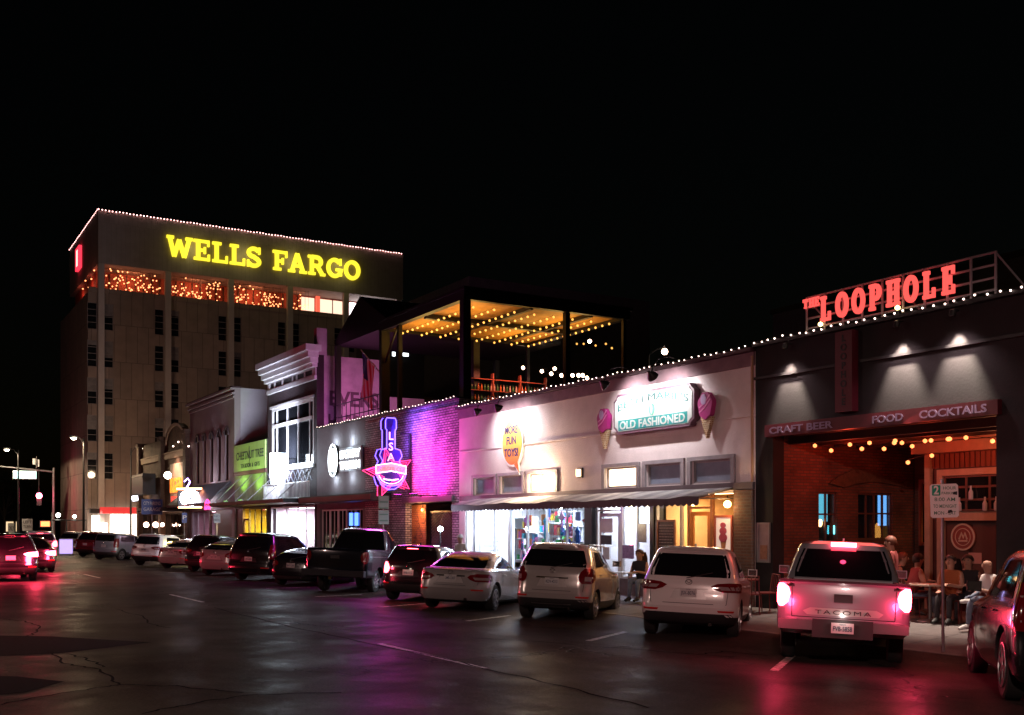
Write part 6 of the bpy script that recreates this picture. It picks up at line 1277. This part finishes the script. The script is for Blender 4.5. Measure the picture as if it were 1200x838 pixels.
# white pickup with brake lights on
tk, s, bl = car('pickup', 'white pickup truck with brake lights blazing at the right end of row', (11.95, 10.6), HD, paint('truck_white', (.27,.27,.3), .28, .3), 'FVB-5858', M_brk, scale=(1,1.01,1.05), cat='pickup truck', name='pickup_truck', clad=False, spokes=6)
m = LM(); m.box(-.1, .06, -.9, -.421, .52, .66); m.box(-.1, .06, .421, .9, .52, .66); m.each('rear_bumper', mat('bumper_grey', (.1,.095,.1), .4, .5), tk); m = LM(); m.box(-.12, .05, -.419, .419, .42, .68); m.build('bumper_centre', M_clad, tk)
m = LM(); m.box(-.012, .032, -.13, .13, .93, 1.05); m.build('tailgate_handle', M_clad, tk)
bl(s.line([(-.72,.7),(.72,.7),(.73,1.13)], .012), 'tailgate_seam', M_seam); bl(s.line([(-.72,.7),(-.73,1.13)], .012), 'tailgate_seam', M_seam)
bl(s.patch([(.735,-.5,.5),(.79,-.56,.56),(.84,-.46,.46)], (1,), .016, 2, 10), 'tailgate_garnish', mat('garnish_silver', (.5,.48,.48), .3, .6)); tm = text_mb('TACOMA', .085, lambda a, b, d=0: (.002-d*.3, -a, .755+b), .012, .78, 0, 1.3); tm.local = True; tm.build('tailgate_letters', M_clad, tk)
m = LM(); m.box(2.12, 2.18, -.2, .2, 1.79, 1.86); m.build('high_brake_light', M_brk, tk)
bl(LM().box(.02, .1, -.9, .9, 1.225, 1.245), 'tailgate_cap', M_clad)
bl(LM().box(.14, .5, -.3, .3, .35, .5), 'hitch', M_clad)
tm_ = wmat(tk)
for y, z, e in ((.95,.9,34),(-.95,.9,34)): lamp('brake_glow', 'POINT', tm_ @ Vector((-.5, y, z)), e, (1,.04,.12), tk, .08)
lamp('brake_glow', 'POINT', tm_ @ Vector((1.85, 0, 1.86)), 4, (1,.04,.12), tk, .05)
lamp('plate_lamp', 'POINT', tm_ @ Vector((-.22,0,.72)), 1.2, (1,.85,.75), tk, .03)
lamp('bar_front_fill', 'AREA', (17.2, 14.8, 3.6), 34, (1,.12,.1), None, 2, target=(15, 13, 0))  # bare area light added to carry the red glow onto the sidewalk
car('suv', 'white SUV with dark slanted tail lights beside the braking pickup', (12.75, 14.95), HD, W_, 'JSX-8076', scale=(1,1,1.03))
c3, s, bl = car('mini', 'small champagne SUV with rounded rear and silver bar parked before the toy window', (12.55, 19.25), HD, BEI, 'KDV-4213', rails=True, scale=(1,1,1.05))
bl(s.patch([(.3,-.4,.4),(.38,-.45,.45)], (1,), .012, 1, 8), 'skid_plate', M_alloy)
car('sedan', 'silver sedan with dark wide tail lights left of the champagne SUV', (11.75, 22.5), HD, SIL, 'LMB-3307', clad=False, spokes=7)
c5, s, bl = car('mini', 'black crossover with its tail lights glowing red', (12.3, 26.0), HD, BLK, 'HNR-9152', M_brk2, scale=(1,.98,.95))
tm_ = wmat(c5)
lamp('tail_glow', 'POINT', tm_ @ Vector((-.15,.7,.95)), 10, (1,.05,.1), c5, .05); lamp('tail_glow', 'POINT', tm_ @ Vector((-.15,-.7,.95)), 10, (1,.05,.1), c5, .05); lamp('plate_lamp', 'POINT', tm_ @ Vector((-.06,0,.93)), .35, (1,.8,.6), c5, .03)
pk2, s, bl = car('pickup', 'big black lifted pickup truck with tall cab behind the row', (11.9, 30.3), 43, NVY, 'DKP-7714', scale=(1.06,1.08,1.15), cat='pickup truck', name='pickup_truck', spokes=8, alloy=M_chr)
m = LM(); m.box(-.16, .06, -1.0, 1.0, .52, .7); m.build('rear_bumper', M_chr if 0 else mat('bumper_dark', (.05,.05,.06), .3, .6), pk2); bl(LM().box(-.01, .03, -.14, .14, 1.05, 1.15), 'tailgate_handle', M_clad); bl(s.line([(s.tx(.2,1.14), 1.14),(s.tx(2.2,1.14),1.14),(s.tx(4.6,1.14),1.14)], .02, (1,-1), .008), 'side_trim', M_chr); bl(LM().box(-.35,-.16,-.04,.04,.42,.5), 'hitch', M_chr)
car('hatch', 'low dark sports coupe left of the big black pickup', (12.0, 34.6), HD, DGR, 'BXT-2290', scale=(1,1.03,.9), clad=False)
car('bigsuv', 'glossy black minivan reflecting the magenta lights', (11.6, 38.1), HD, BLK, 'CJW-6048', scale=(1,.97,.98), clad=False)
car('hatch', 'rounded silver hatchback between the black minivan and a dark car', (11.7, 43.1), HD, SIL, 'GLF-1185', clad=False)
car('suv', 'dark crossover half hidden behind the silver hatchback', (12.1, 46.9), HD, DGR, 'RNN-4471')
car('sedan', 'beige sedan left of the half hidden dark crossover', (11.8, 51.0), HD, BEI, 'TPC-5539', clad=False, scale=(.95,.97,1))
car('suv', 'white wagon with dark roof rails at the far part of the row', (11.5, 55.4), HD, W_, 'FWR-8820', rails=True, scale=(1.03,.98,.98))
car('box', 'boxy blue grey hatchback near the end of the row', (11.5, 66.4), HD, GRY, 'KSL-3026')
car('suv', 'dark red SUV behind the boxy blue grey hatchback', (11.5, 73.0), HD, RED, 'NVD-7403')
car('mini', 'pale pink lit small SUV at the far left end of the row', (11.3, 79.5), HD, BEI, 'ZAC-1947')
car('bigsuv', 'black SUV cut off by the right edge of the photo', (11.15, 6.25), HD, BLK, 'PRT-6612', scale=(.95,.96,.98), clad=False, spokes=6)
for i, (x, y, lb, p) in enumerate(((3.95, 40, 'black SUV at the left frame edge driving away with hot red tail lights', BLK), (5.5, 47, 'dark car driving away in near lane with glowing red tail lights', DGR), (7.6, 62, 'grey car driving away in the far lane with red tail lights', GRY), (5.2, 72, 'dark SUV stopped at the red signal with tail lights on', BLK))):
    c, s, bl = car(['suv','sedan','mini','suv'][i], lb, (x, y), 0, p, None, M_brk2 if i > 1 else M_brk, group='cars driving away on the road', name='driving_car', tilt=False, brand_ring=False); tm_ = wmat(c)
    for yy in (.75, -.75): lamp('tail_glow', 'POINT', tm_ @ Vector((-.3, yy, .9)), [260,200,60,40][i], (1,.04,.1), c, .15)
# ============================================================ street furniture
def street_lamp(label, x, y, arm, h=9.0, e=900, col=(1,.78,.5), grp='street lamps', rot=0, head=None):
    t = thing('street_lamp', label, 'street lamp', (x, y, 0), 0, grp); b = MB(); b.tube([(x,y,-.3),(x,y,h)], [.11,.06], 8); b.tube([(x,y,h-.5),(x+arm*.4,y,h+.05),(x+arm,y,h+.1)], .035, 6); b.build('pole', M_steel if rot else mat('lamp_pole', (.012,.011,.012), .6), t)
    MB().lathe([(.16,-.3),(.16,.25),(.12,.3)], (x, y, 0), n=10).build('base', mat('lamp_pole', (.05,.045,.05)), t)
    xx = x+arm; MB().box(xx-.32, xx+.32, y-.14, y+.14, h+.02, h+.16).build('head', mat('lamp_head', (.2,.2,.2), .5), t); MB().lathe([(.05,-.16),(.17,-.12),(.22,-.0)], (xx, y, h+.015), n=12).build('lens', emis('lamp_lens', (1,.85,.6), 22), t)
    if e: lamp('lamp_light', 'SPOT', (xx, y, h-.2), e, col, t, .25, 176, (xx, y, 0), .12)
    return t
street_lamp('tall street lamp before the tower, arm over the parked row', 14.1, 89.5, -.75, 8.9, 2600, (1,.72,.42))
lamp('tower_foot_fill', 'POINT', (13.0, 92, 7.4), 450, (1,.62,.4), None, .3)  # bare point light added to brighten the tower, no lamp stands here
street_lamp('far street lamp shining at the left edge', 11.6, 111, -1.0, 9.2, 1600)
for i, (x, y, e) in enumerate(((-6.2, -5, 5200), (-6.2, 26, 1300), (-6.2, 58, 1000))): street_lamp('added unseen street lamp on the camera side kerb, %s' % ['behind the camera','opposite the burger bar','opposite the arched building'][i], x, y, 2.2, 9.0, e, (1,.65,.57))  # out of view, added to light the car rears and facades
def added_flood(label, x, y, z, tgt, e, col=(1,.8,.68), ang=90):  # added fixture, no known source, only brightens the tower
    t = thing('flood_light', label, 'flood light', (x, y, z), 0, 'added flood lights aimed at the tower'); MB().tube([(x,y,z-.6),(x,y,z)], .04, 6).build('post', M_black, t); bx('housing', M_black, t, x-.3, x+.3, y-.2, y+.1, z, z+.3)
    bx('lens', emis('added_flood_lens', (1,.85,.7), 12), t, x-.26, x+.26, y+.101, y+.11, z+.04, z+.26); lamp('flood', 'SPOT', (x, y+.3, z+.2), e, col, t, .3, ang, tgt, 1)  # glowing lens and spot of the added fixture
added_flood('added flood light on the brick building roof aimed at the tower', 24, 84, 8.2, (27, 103, 20), 400, (1,.72,.64))
added_flood('added flood light at the back of the brick building roof aimed at the tower', 38, 84, 8.2, (38, 103, 22), 300, (1,.72,.66))
street_lamp('added street lamp on the side street behind the brick building', 19.5, 98.6, .8, 8.9, 0); lamp('side_street_fill', 'POINT', (18.2, 96, 7), 350, (1,.68,.42), None, .3)  # lamp post and separate bare point light added to brighten the tower
added_flood('added flood light across the street aimed at the tower side', -6.5, 66, 8.5, (16.6, 112, 16), 2000, (1,.68,.58), 60); MB().tube([(-6.5,66,0),(-6.5,66,7.9)], .08, 8).build('added_flood_pole', M_black)['label'] = 'black pole added under the flood light across the street'
bpy.data.objects['added_flood_pole']['category'] = 'pole'  # unseen pole, added only to carry the flood on the tower side
# signal
sg = thing('traffic_signal', 'mast arm with a red traffic signal by the tower', 'traffic signal', (15.0, 113, 0)); X0 = 15.0; Y0 = 113
b = MB(); b.tube([(X0,Y0,0),(X0,Y0,7.7)], [.14,.1], 8); b.tube([(X0,Y0,7.3),(X0-5.5,Y0,7.75)], [.09,.05], 6); b.build('mast', M_steel, sg)
def fpY(px, py, Y): return FYp(px, py, Y)
x1, z1 = fpY(46, 581, Y0-.4); b = MB(); b.box(x1-.22, x1+.22, Y0-.3, Y0, z1-.95, z1+.35); b.build('housing', M_black, sg); b = MB(); b.tube([(x1,Y0-.1,z1+.35),(x1,Y0-.1,7.6)], .04, 6); b.build('hanger', M_black, sg)
MB().lathe([(.26,0),(.22,-.06),(.02,-.1)], (x1, Y0-.31, z1), 'y', 16).build('red_lens', emis('signal_red', (1,.12,.22), 60), sg)
lamp('signal_light', 'POINT', (x1, Y0-.8, z1), 160, (1,.05,.16), sg, .15)
x2, z2 = fpY(53, 614, 100); t = thing('crossing_signal', 'small orange red pedestrian signal low by the crossing', 'pedestrian signal', (x2, 100, 0)); bx('housing', M_black, t, x2-.45, x2+.45, 100.0, 100.2, z2-.32, z2+.32); bx('face', emis('hand_red', (1,.1,.03), 7), t, x2-.36, x2+.36, 99.96, 99.99, z2-.22, z2+.22); MB().tube([(x2+.55,100.1,-.2),(x2+.55,100.1,3.1)], .06, 8).build('pole', M_steel, t); MB().tube([(x2+.4,100.1,z2),(x2+.56,100.1,z2)], .03, 6).build('arm', M_steel, t)
xa, za = fpY(15, 561, Y0); xb, zb = fpY(43, 552, Y0); t = thing('street_name_sign', 'glowing pale street name sign hung from the mast arm', 'street sign', ((xa+xb)/2, Y0, za)); bx('box', M_white, t, xa, xb, Y0+.0, Y0+.12, za, zb); bx('face', emis('sign_mint_glow', (.45,.9,.85), 1.6), t, xa+.04, xb-.04, Y0-.02, Y0-.003, za+.04, zb-.04); text_mb('E Hickory St', .45, face_south((xa+xb)/2, za+.2, Y0-.022), .01, xb-xa-.3, .01).build('lettering', emis('lettering_white', (1,1,1), 2.5), t)
for a in (xa+.4, xb-.4): MB().tube([(a,Y0+.06,zb),(a,Y0+.06,7.5)], .02, 5).build('hanger', M_steel, t)
t = thing('pole_sign', 'pair of small plates high on the signal mast arm', 'sign', (13, 113, 7)); x3, z3 = fpY(42, 541, Y0); b = MB(); b.box(x3-.3, x3-.05, Y0-.1, Y0-.05, z3-.3, z3+.3); b.box(x3+.15, x3+.3, Y0-.1, Y0-.05, z3-.5, z3+.2); b.build('plates', M_white, t); MB().tube([(x3+.05,Y0-.03,7.6),(x3+.05,Y0-.03,z3+.5)], .03, 5).build('pole', M_steel, t)
def small_sign(label, px, py0, py1, wpx, X, m, words=(), tcol=None, base=None, name='road_sign'):
    t_ = (px-CXP)/FOC; dx = sin(YAW)+t_*cos(YAW); dy = cos(YAW)-t_*sin(YAW); k = X/dx; y = k*dy; z0 = EYE+k*(HOR-py1)/FOC; z1 = EYE+k*(HOR-py0)/FOC; wd = wpx*k/FOC
    t = thing(name, label, 'sign', (X, y, 0)); MB().tube([(X,y,-.25),(X,y,z1+.05)], .03, 6).build('post', M_steel, t)
    f = face_south(X, 0, y-.035); MB().prism([(-wd/2,z0),(wd/2,z0),(wd/2,z1),(-wd/2,z1)], f, 0, .008).build('plate', m, t)
    for i, s_ in enumerate(words):
        h = (z1-z0)/(len(words)+.6); text_mb(s_, h*.85, face_south(X, z1-h*(i+1), y-.0435), .004, wd*.8, .01).build('lettering', tcol or M_dark, t)
    return t
Mbl = mat('sign_blue', (.02,.05,.25), .4)
small_sign('blue guide sign with two rows of white words', 178, 585, 603, 24, 15.3, Mbl, ('CITY PARKING','GARAGE'), M_white)
small_sign('small blue and white parking sign near the ribbed awning', 216, 601, 613, 6, 15.3, Mbl, ('P',), M_white)
small_sign('pale sign on a post below the red neon dome', 254, 602, 613, 8, 15.3, mat('sign_grey', (.3,.32,.3)), ('NO','PARKING'))
small_sign('left one of two white turn signs at the intersection', 13, 613, 627, 7, 12.5, M_white, ('ONLY',)); small_sign('right one of two white turn signs at the intersection', 32, 608, 622, 11, 13.2, M_white, ('LEFT','TURN'))
t = thing('lit_panel_sign', 'white and violet lit sidewalk panel near the far left cars', 'sign', (11, 77, 0)); bx('face', emis('panel_violet', (.6,.45,1), 1), t, 10.6, 11.4, 76.9, 77.0, .05, 1.0); bx('frame', M_white, t, 10.55, 11.45, 77.005, 77.1, 0, 1.05)
# time limit sign, right
X, Y = 14.95, 11.1; t = thing('time_limit_sign', 'white and green two hour parking sign on a leaning thin post', 'sign', (X, Y, -.1)); ang = R(-40)
def sf(a, b, d=0): return (X+a*cos(ang)-d*cos(ang+PI/2)*-1*-1, Y+a*sin(ang)-d*sin(ang+PI/2), b)
MB().tube([(X+.05,Y+.06,-.2),(X+.03,Y+.06,2.72)], .025, 8).build('post', M_steel, t)
def rr(x0, x1, z0, z1, r=.03): return [(x0+r,z0),(x1-r,z0),(x1,z0+r),(x1,z1-r),(x1-r,z1),(x0+r,z1),(x0,z1-r),(x0,z0+r)]
def sf(a, b, d=0): n = (-sin(ang)*-1, -cos(ang)); return (X+a*cos(ang)+(sin(ang))*d-.0, Y+a*sin(ang)-cos(ang)*d, b)
z0 = 2.08; MB().prism(rr(-.22,.22,z0,z0+.55), lambda a, b, d: sf(a+(b-z0)*-.03, b+a*.03, d), .03, .036).build('plate', mat('sign_bright_white', (.85,.85,.82), .35), t)
MB().prism(rr(-.2,-.07,z0+.36,z0+.53,.012), sf, .0365, .039).build('green_square', mat('sign_green_bright', (.0,.35,.2), .4), t)
tm = text_mb('2', .19, lambda a, b, d=0: sf(-.135+a, z0+.385+b, .0395+d), .003, .08, .03); tm.build('numeral', mat('sign_bright_white', (1,1,1)), t)
Mg2 = mat('sign_green_text', (.05,.2,.12))
for s_, a0, zz_, wd, h in (('HOUR', .07, .46, .2, .07), ('PARKING', .07, .38, .24, .06), ('8:00 AM', 0, .27, .32, .085), ('TO MIDNIGHT', 0, .16, .36, .08), ('MON - SAT', 0, .05, .34, .08)): text_mb(s_, h, lambda a, b, d=0, a0=a0, zz_=zz_: sf(a0+a, z0+zz_+b, .0375+d), .002, wd, .004).build('lettering', Mg2, t)
m = MB(); m.prism([(.04,.07),(.13,.09),(.1,.13),(.05,.12)], lambda a, b, d: sf(a, z0+b, .041+d), 0, .001); m.prism([(.12,.38),(.19,.37),(.19,.43),(.13,.42)], lambda a, b, d: sf(a, z0+b, .041+d), 0, .001); m.build('sticker', M_dark, t)
# alley mouth lamp and whites
y_, z_ = FX(516, 620, 15.9); t = thing('globe_post_lamp', 'dazzling white globe on a post in front of the alley', 'lamp', (15.9, y_, 0)); r = .085
MB().lathe([(r*sin(PI*i/10), -r*cos(PI*i/10)) for i in range(11)], (15.9, y_, z_), n=14).build('globe', emis('dazzling_globe', (.8,.9,1), 70), t, True); MB().tube([(15.9,y_,-.1),(15.9,y_,z_-.08)], .02, 6).build('post', M_black, t); lamp('globe_light', 'POINT', (15.78, y_-.1, z_), 45, (.8,.9,1), t, .08)

# ============================================================ trees
def tree(label, x, y, h, r, seed, n=2600):
    rnd = random.Random(seed); t = thing('street_tree', label, 'tree', (x, y, 0), 0, 'trees beyond the intersection'); b = MB(); b.tube([(x,y,-.3),(x+.1,y,h*.3),(x,y+.1,h*.55)], [.22,.16,.1], 8)
    cl = []
    for i in range(9):
        a = rnd.random()*6.28; l = r*rnd.uniform(.4,.9); p = (x+l*cos(a), y+l*sin(a), h*rnd.uniform(.5,.9)); b.tube([(x,y,h*rnd.uniform(.3,.5)),((x+p[0])/2,(y+p[1])/2,p[2]*.85),p], [.08,.05,.02], 5); cl.append((p, r*rnd.uniform(.3,.5)))
    b.build('trunk', mat('bark', (.06,.04,.03), .9), t); m = MB()
    for i in range(n):
        p, q = rnd.choice(cl); d = Vector((rnd.gauss(0,1),rnd.gauss(0,1),rnd.gauss(0,1))).normalized()*q*rnd.random()**.4; c = Vector(p)+d; u = Vector((rnd.gauss(0,1),rnd.gauss(0,1),rnd.gauss(0,1))).normalized()*.14; v = u.orthogonal().normalized()*.08
        m.add([c-u, c-v, c+u, c+v], [(0,1,2,3)])
    m.build('crown', mat('leaves', (.04,.06,.02), .7, var=.4, vscale=1), t, recalc=False)
tree('dark tree beyond the red signal at the left edge', 14, 150, 9, 3.5, 1); tree('second dark tree beyond the crossing near the tower', 17.0, 168, 9, 3.5, 2)
fb_ = thing('distant_building', 'low dark building far down the street', 'building', (20, 190, 0)); bx('wall', mat('slate_wall', (.1,.09,.1)), fb_, 4, 40, 190, 200, 0, 6)
mb = MB(); [mb.box(6+i*4, 7.6+i*4, 189.94, 189.995, 1, 2.6) for i in range(4)]; mb.build('lit_window', emis('far_window', (1,.7,.4), 1), fb_)

# ============================================================ people
SK = mat('skin', (.45,.24,.17), .5); HAIR = mat('dark_hair', (.03,.015,.012), .6); 
def skin_chain(chains, mats_of, name, parent, levels=2):
    me = bpy.data.meshes.new(name); vs = []; es = []; rs = []; idx = {}
    for ch in chains:
        prev = None
        for (key, p, r) in ch:
            if key not in idx: idx[key] = len(vs); vs.append(p); rs.append(r)
            i = idx[key]
            if prev is not None and prev != i: es.append((prev, i))
            prev = i
    me.from_pydata(vs, es, []); o = bpy.data.objects.new(name, me); C.objects.link(o)
    md = o.modifiers.new('s', 'SKIN'); md.use_smooth_shade = True
    for i, r in enumerate(rs): me.skin_vertices[0].data[i].radius = (r, r) if not isinstance(r, tuple) else r
    me.skin_vertices[0].data[0].use_root = True
    ms = o.modifiers.new('u', 'SUBSURF'); ms.levels = levels; ms.render_levels = levels
    dg = bpy.context.evaluated_depsgraph_get(); m2 = bpy.data.meshes.new_from_object(o.evaluated_get(dg)); o.modifiers.clear(); o.data = m2; o.parent = parent
    m2.materials.clear()
    for m in mats_of[0]: m2.materials.append(m)
    fn = mats_of[1]
    for p in m2.polygons: p.material_index = fn(p.center); p.use_smooth = True
    return o
def person(label, loc, rz, pose, top, legs, shoes, hair=HAIR, long_hair=False, cap=None, z=.0, lean=.12, bare_arm=True, crossed=False, group=None, bald=False):
    t = thing('person', label, 'person', (loc[0], loc[1], z), rz, group); F = lambda x, y, z_: (x, y, z_)      # faces +x
    st = pose == 'stand'; hip = .93 if st else .52; L = []
    px = 0 if st else -.05; sx = px-(0 if st else -lean); sh = hip+.48; hd = sh+.215
    pel = ('pel', (px,0,hip), (.165,.13)); 
    spine = [pel, ('sp', ((px*2+sx)/3+.01,0,hip+.2), (.16,.125)), ('ch', (sx,0,hip+.38), (.185,.125)), ('nk', (sx+.01,0,sh+.03), .062), ('hb', (sx+.04,0,sh+.13), .075), ('hm', (sx+.045,0,hd-.02), .098), ('ht', (sx+.04,0,hd+.07), .07)]
    ch = [spine]; feet = []
    for sd in (1, -1):
        k = str(sd); shp = (sx, sd*.18, sh-.03)
        if st: el = (sx-.02, sd*.24, sh-.3); wr_ = (sx+.12, sd*.22, sh-.52)
        else: el = (sx+.06, sd*.23, sh-.29); wr_ = (sx+.29, sd*.1, sh-.24 if sd > 0 else sh-.38)
        if pose == 'drink' and sd > 0: wr_ = (sx+.22, sd*.08, sh+.02)
        hx = (wr_[0]+.07, wr_[1]-sd*.03, wr_[2])
        ch.append([spine[2], ('s'+k, shp, .072), ('e'+k, el, .05), ('w'+k, wr_, .03), ('h'+k, hx, (.036,.02))])
        for fi in range(4): ch.append([('h'+k, hx, .03), ('f%s%d' % (k, fi), (hx[0]+.045, hx[1]+(fi-1.5)*.02, hx[2]-.005), .0095), ('g%s%d' % (k, fi), (hx[0]+.075-.006*abs(fi-1.5), hx[1]+(fi-1.5)*.021, hx[2]-.03), .008)])
        ch.append([('h'+k, hx, .03), ('t'+k, (hx[0]+.01, hx[1]-sd*.045, hx[2]+.01), .01), ('u'+k, (hx[0]+.04, hx[1]-sd*.055, hx[2]), .009)])
        hp = (px, sd*.095, hip-.03)
        if st: kn = (px+.02, sd*.1, .5); an = (px-.02, sd*.11, .09); toe = (px+.12, sd*.12, .045)
        elif crossed and sd > 0: kn = (px+.42, sd*.16, hip+.08); an = (px+.38, -.18, hip+.02); toe = (px+.5, -.26, hip+.0)
        else: kn = (px+.43, sd*.11, hip+.0); an = (px+.46, sd*.12, .1); toe = (px+.6, sd*.13, .045)
        ch.append([pel, ('hp'+k, hp, .1), ('k'+k, kn, .07), ('a'+k, an, .046)]); feet.append((an, toe))
    def mf(c):
        if c.z > sh+.035 and abs(c.y) < .13: return 0
        arm = (abs(c.y) > .2 or c.x > sx+.17) and c.z > hip+.08 if not st else (abs(c.y) > .17 and c.z < sh-.16 and c.z > hip-.2)
        if arm and not (crossed and c.z < hip+.17 and c.x > px+.2): 
            return 0 if (bare_arm or (st and c.z < sh-.5) or (not st and c.x > sx+.3)) else 1
        if c.z > hip+.03 and c.x < px+.22: return 1
        return 2
    b = skin_chain(ch, ((SK, top, legs), mf), 'body', t)
    # face: nose, ears, eyes, mouth
    fx, fz = sx+.045, hd; m = LM(); m.lathe([(.006,.03),(.013,.0),(.017,-.018),(.004,-.024)], (fx+.097, 0, fz-.025), n=8)
    for sd in (1, -1): m.lathe([(.01,-.03),(.02,-.01),(.022,.01),(.01,.03)], (fx-.002, sd*.098, fz-.03), n=8)
    m.build('nose_and_ears', SK, t, True); m = LM()
    for sd in (1, -1): m.lathe([(.003,-.008),(.011,0),(.003,.008)], (fx+.088, sd*.034, fz+.005), n=8)
    m.build('eyes', M_black, t); m = LM(); m.lathe([(.004,-.022),(.007,0),(.004,.022)], (fx+.09, 0, fz-.068), 'y', 8); m.build('mouth', mat('lips', (.35,.1,.08), .5), t)
    for an, toe in feet:
        d = Vector(toe)-Vector(an); m = LM(); m.tube([(an[0]-.05, an[1], an[2]-.03), (an[0], an[1], an[2]-.02), tuple(Vector(an)+d*.6+Vector((0,0,-.0))), tuple(Vector(toe)+d*.25)], [.04,.052,.045,.03], 10); m.build('shoe', shoes, t, True)
    if not bald or cap:
        m = LM(); r_ = .114; prof = []
        vs = []; n = 18
        for i in range(8):
            a = PI*.74*i/7
            for k in range(n):
                b_ = 2*PI*k/n; front = max(0, cos(b_)); aa = a*(1-.52*front-.08*abs(sin(b_)) if not cap else .72-.1*front); jit = 1+(.05*sin(k*3.1+i*2.3)+.04*sin(k*5.7-i*1.9)+.05)*(0 if cap else 1)
                vs.append((fx-.012+r_*sin(aa)*cos(b_)*.98*jit, r_*.93*sin(aa)*sin(b_)*jit, fz+.0+r_*1.08*cos(aa)))
        m.add(vs, [(i*n+k, (i+1)*n+k, (i+1)*n+(k+1) % n, i*n+(k+1) % n) for i in range(7) for k in range(n)]); m.build('cap' if cap else 'hair', cap or hair, t, True, recalc=False)
        if cap: LMb = LM(); LMb.prism([(.08*0+.09,-.07),(.19,-.05),(.2,0),(.19,.05),(.09,.07)], lambda a, b_, d: (fx+a-.01, b_, fz+.035+d), 0, .01); LMb.build('cap_brim', cap, t)
    if long_hair:
        m = LM(); 
        for k in range(16): a = PI*.5+PI*k/15; m.tube([(fx-.02+.1*cos(a)*-1*-1, .1*sin(a-PI/2)*1.0, fz+.03), (fx-.05+.11*cos(a), .115*sin(a-PI/2), fz-.14), (fx-.06+.1*cos(a), .12*sin(a-PI/2), fz-.33)], [.03,.04,.012], 6)
        m.build('hair_length', hair, t, True)
    return t
def pchair(label, x, y, z, rz, m, grp):
    t = thing('patio_chair', label, 'chair', (x, y, z), rz, grp); b = LM(); b.box(-.22,.22,-.22,.22,.43,.46); b.build('seat', m, t); b = LM(); b.tube([(-.22,-.2,.45),(-.28,-.2,.85),(-.28,.2,.85),(-.22,.2,.45)], .014, 6)
    for k in range(4): b.tube([(-.235,-.13+k*.087,.46),(-.28,-.13+k*.087,.84)], .009, 5)
    b.build('backrest', m, t)
    for sx in (-.2,.2):
        for sy in (-.2,.2): b = LM(); b.tube([(sx,sy,.44),(sx*1.15,sy*1.1,0)], .013, 5); b.build('leg', m, t)
    return t
jeans = mat('blue_jeans', (.16,.2,.28), .8, var=.2, vscale=12); dkc = mat('dark_cloth', (.025,.02,.025), .85); wht = mat('white_cloth', (.62,.58,.57), .8); redc = mat('red_cloth', (.3,.05,.05), .8); shw = mat('white_shoe', (.6,.58,.58), .6); shb = mat('black_shoe', (.02,.02,.02), .5); oran = mat('orange_cloth', (.4,.12,.04), .8)
CG = 'metal chairs at the patio tables'; MC = mat('red_metal_chair', (.16,.03,.03), .45, .3)
zf = .06
def seat(label, px, X, rz, **k):
    t_ = (px-CXP)/FOC; kk = X/(sin(YAW)+t_*cos(YAW)); y = kk*(cos(YAW)-t_*sin(YAW)); z = gz(X) if X < 17.5 else zf
    pchair('dark metal chair under the '+label, X, y, z, R(rz), MC, CG); return person(label, (X, y), R(rz), k.pop('pose', 'sit'), z=z, **k), y
seat('bearded man in white shirt and jeans with one leg crossed', 1164, 17.3, 155, top=wht, legs=jeans, shoes=shw, crossed=True, bald=True)
seat('seated person in black top behind the man in jeans', 1136, 18.2, 200, top=dkc, legs=dkc, shoes=shb)
seat('seated woman in orange top facing the white table', 1117, 17.9, 190, top=oran, legs=dkc, shoes=shb, long_hair=True)
seat('person in red shirt seated left of the white table', 1070, 18.0, -30, top=redc, legs=jeans, shoes=shw)
seat('person in dark top seated far left at patio table', 1052, 18.6, -60, top=dkc, legs=dkc, shoes=shb, long_hair=True, hair=mat('auburn_hair', (.15,.04,.02), .6))
def tpos(px, X): t_ = (px-CXP)/FOC; kk = X/(sin(YAW)+t_*cos(YAW)); return kk*(cos(YAW)-t_*sin(YAW))
table('round table with pale rim between seated patio guests', 17.8, tpos(1090,17.8), zf, .42, Mcream, grp='patio tables'); table('round table at the far left of the patio guests', 18.9, tpos(1030,18.9), zf, .4, MC, grp='patio tables')
seat('long haired woman seated alone by the menu window', 752, 16.9, 200, top=dkc, legs=jeans, shoes=shb, long_hair=True, hair=mat('brown_hair', (.08,.03,.02), .6))
table('small white cafe table beside the seated woman', 16.75, tpos(737,16.75), gz(16.75), .33, M_white); 
for px, X, rz in ((880,16.6,40),(896,16.9,160)): pchair('empty red metal chair outside the brick pier, %s one' % ('left' if px == 880 else 'right'), X, tpos(px, X), gz(X), R(rz), MC, CG)
table('cafe table on the sidewalk before the brick pier', 16.8, tpos(872,16.8), gz(16.8), .33, MC)
person('standing person in bright white cap and shirt by alley', (15.9, tpos(540,15.9)), R(200), 'stand', wht, jeans, shw, cap=wht, z=gz(15.9))
0 and person('standing person in dark clothes before the toy window', (16.6, tpos(610,16.6)), R(60), 'stand', dkc, dkc, shb, z=gz(16.6), bare_arm=False)
person('standing person with reddish hair beside the truck', (16.9, tpos(1046,16.9)), R(120), 'stand', redc, dkc, shb, z=gz(16.9), hair=mat('auburn_hair', (.15,.04,.02)))
def pm(label, X, Y, z0):
    t = thing('hanging_flower_pot', label, 'plant', (X, Y, z0))
    return t
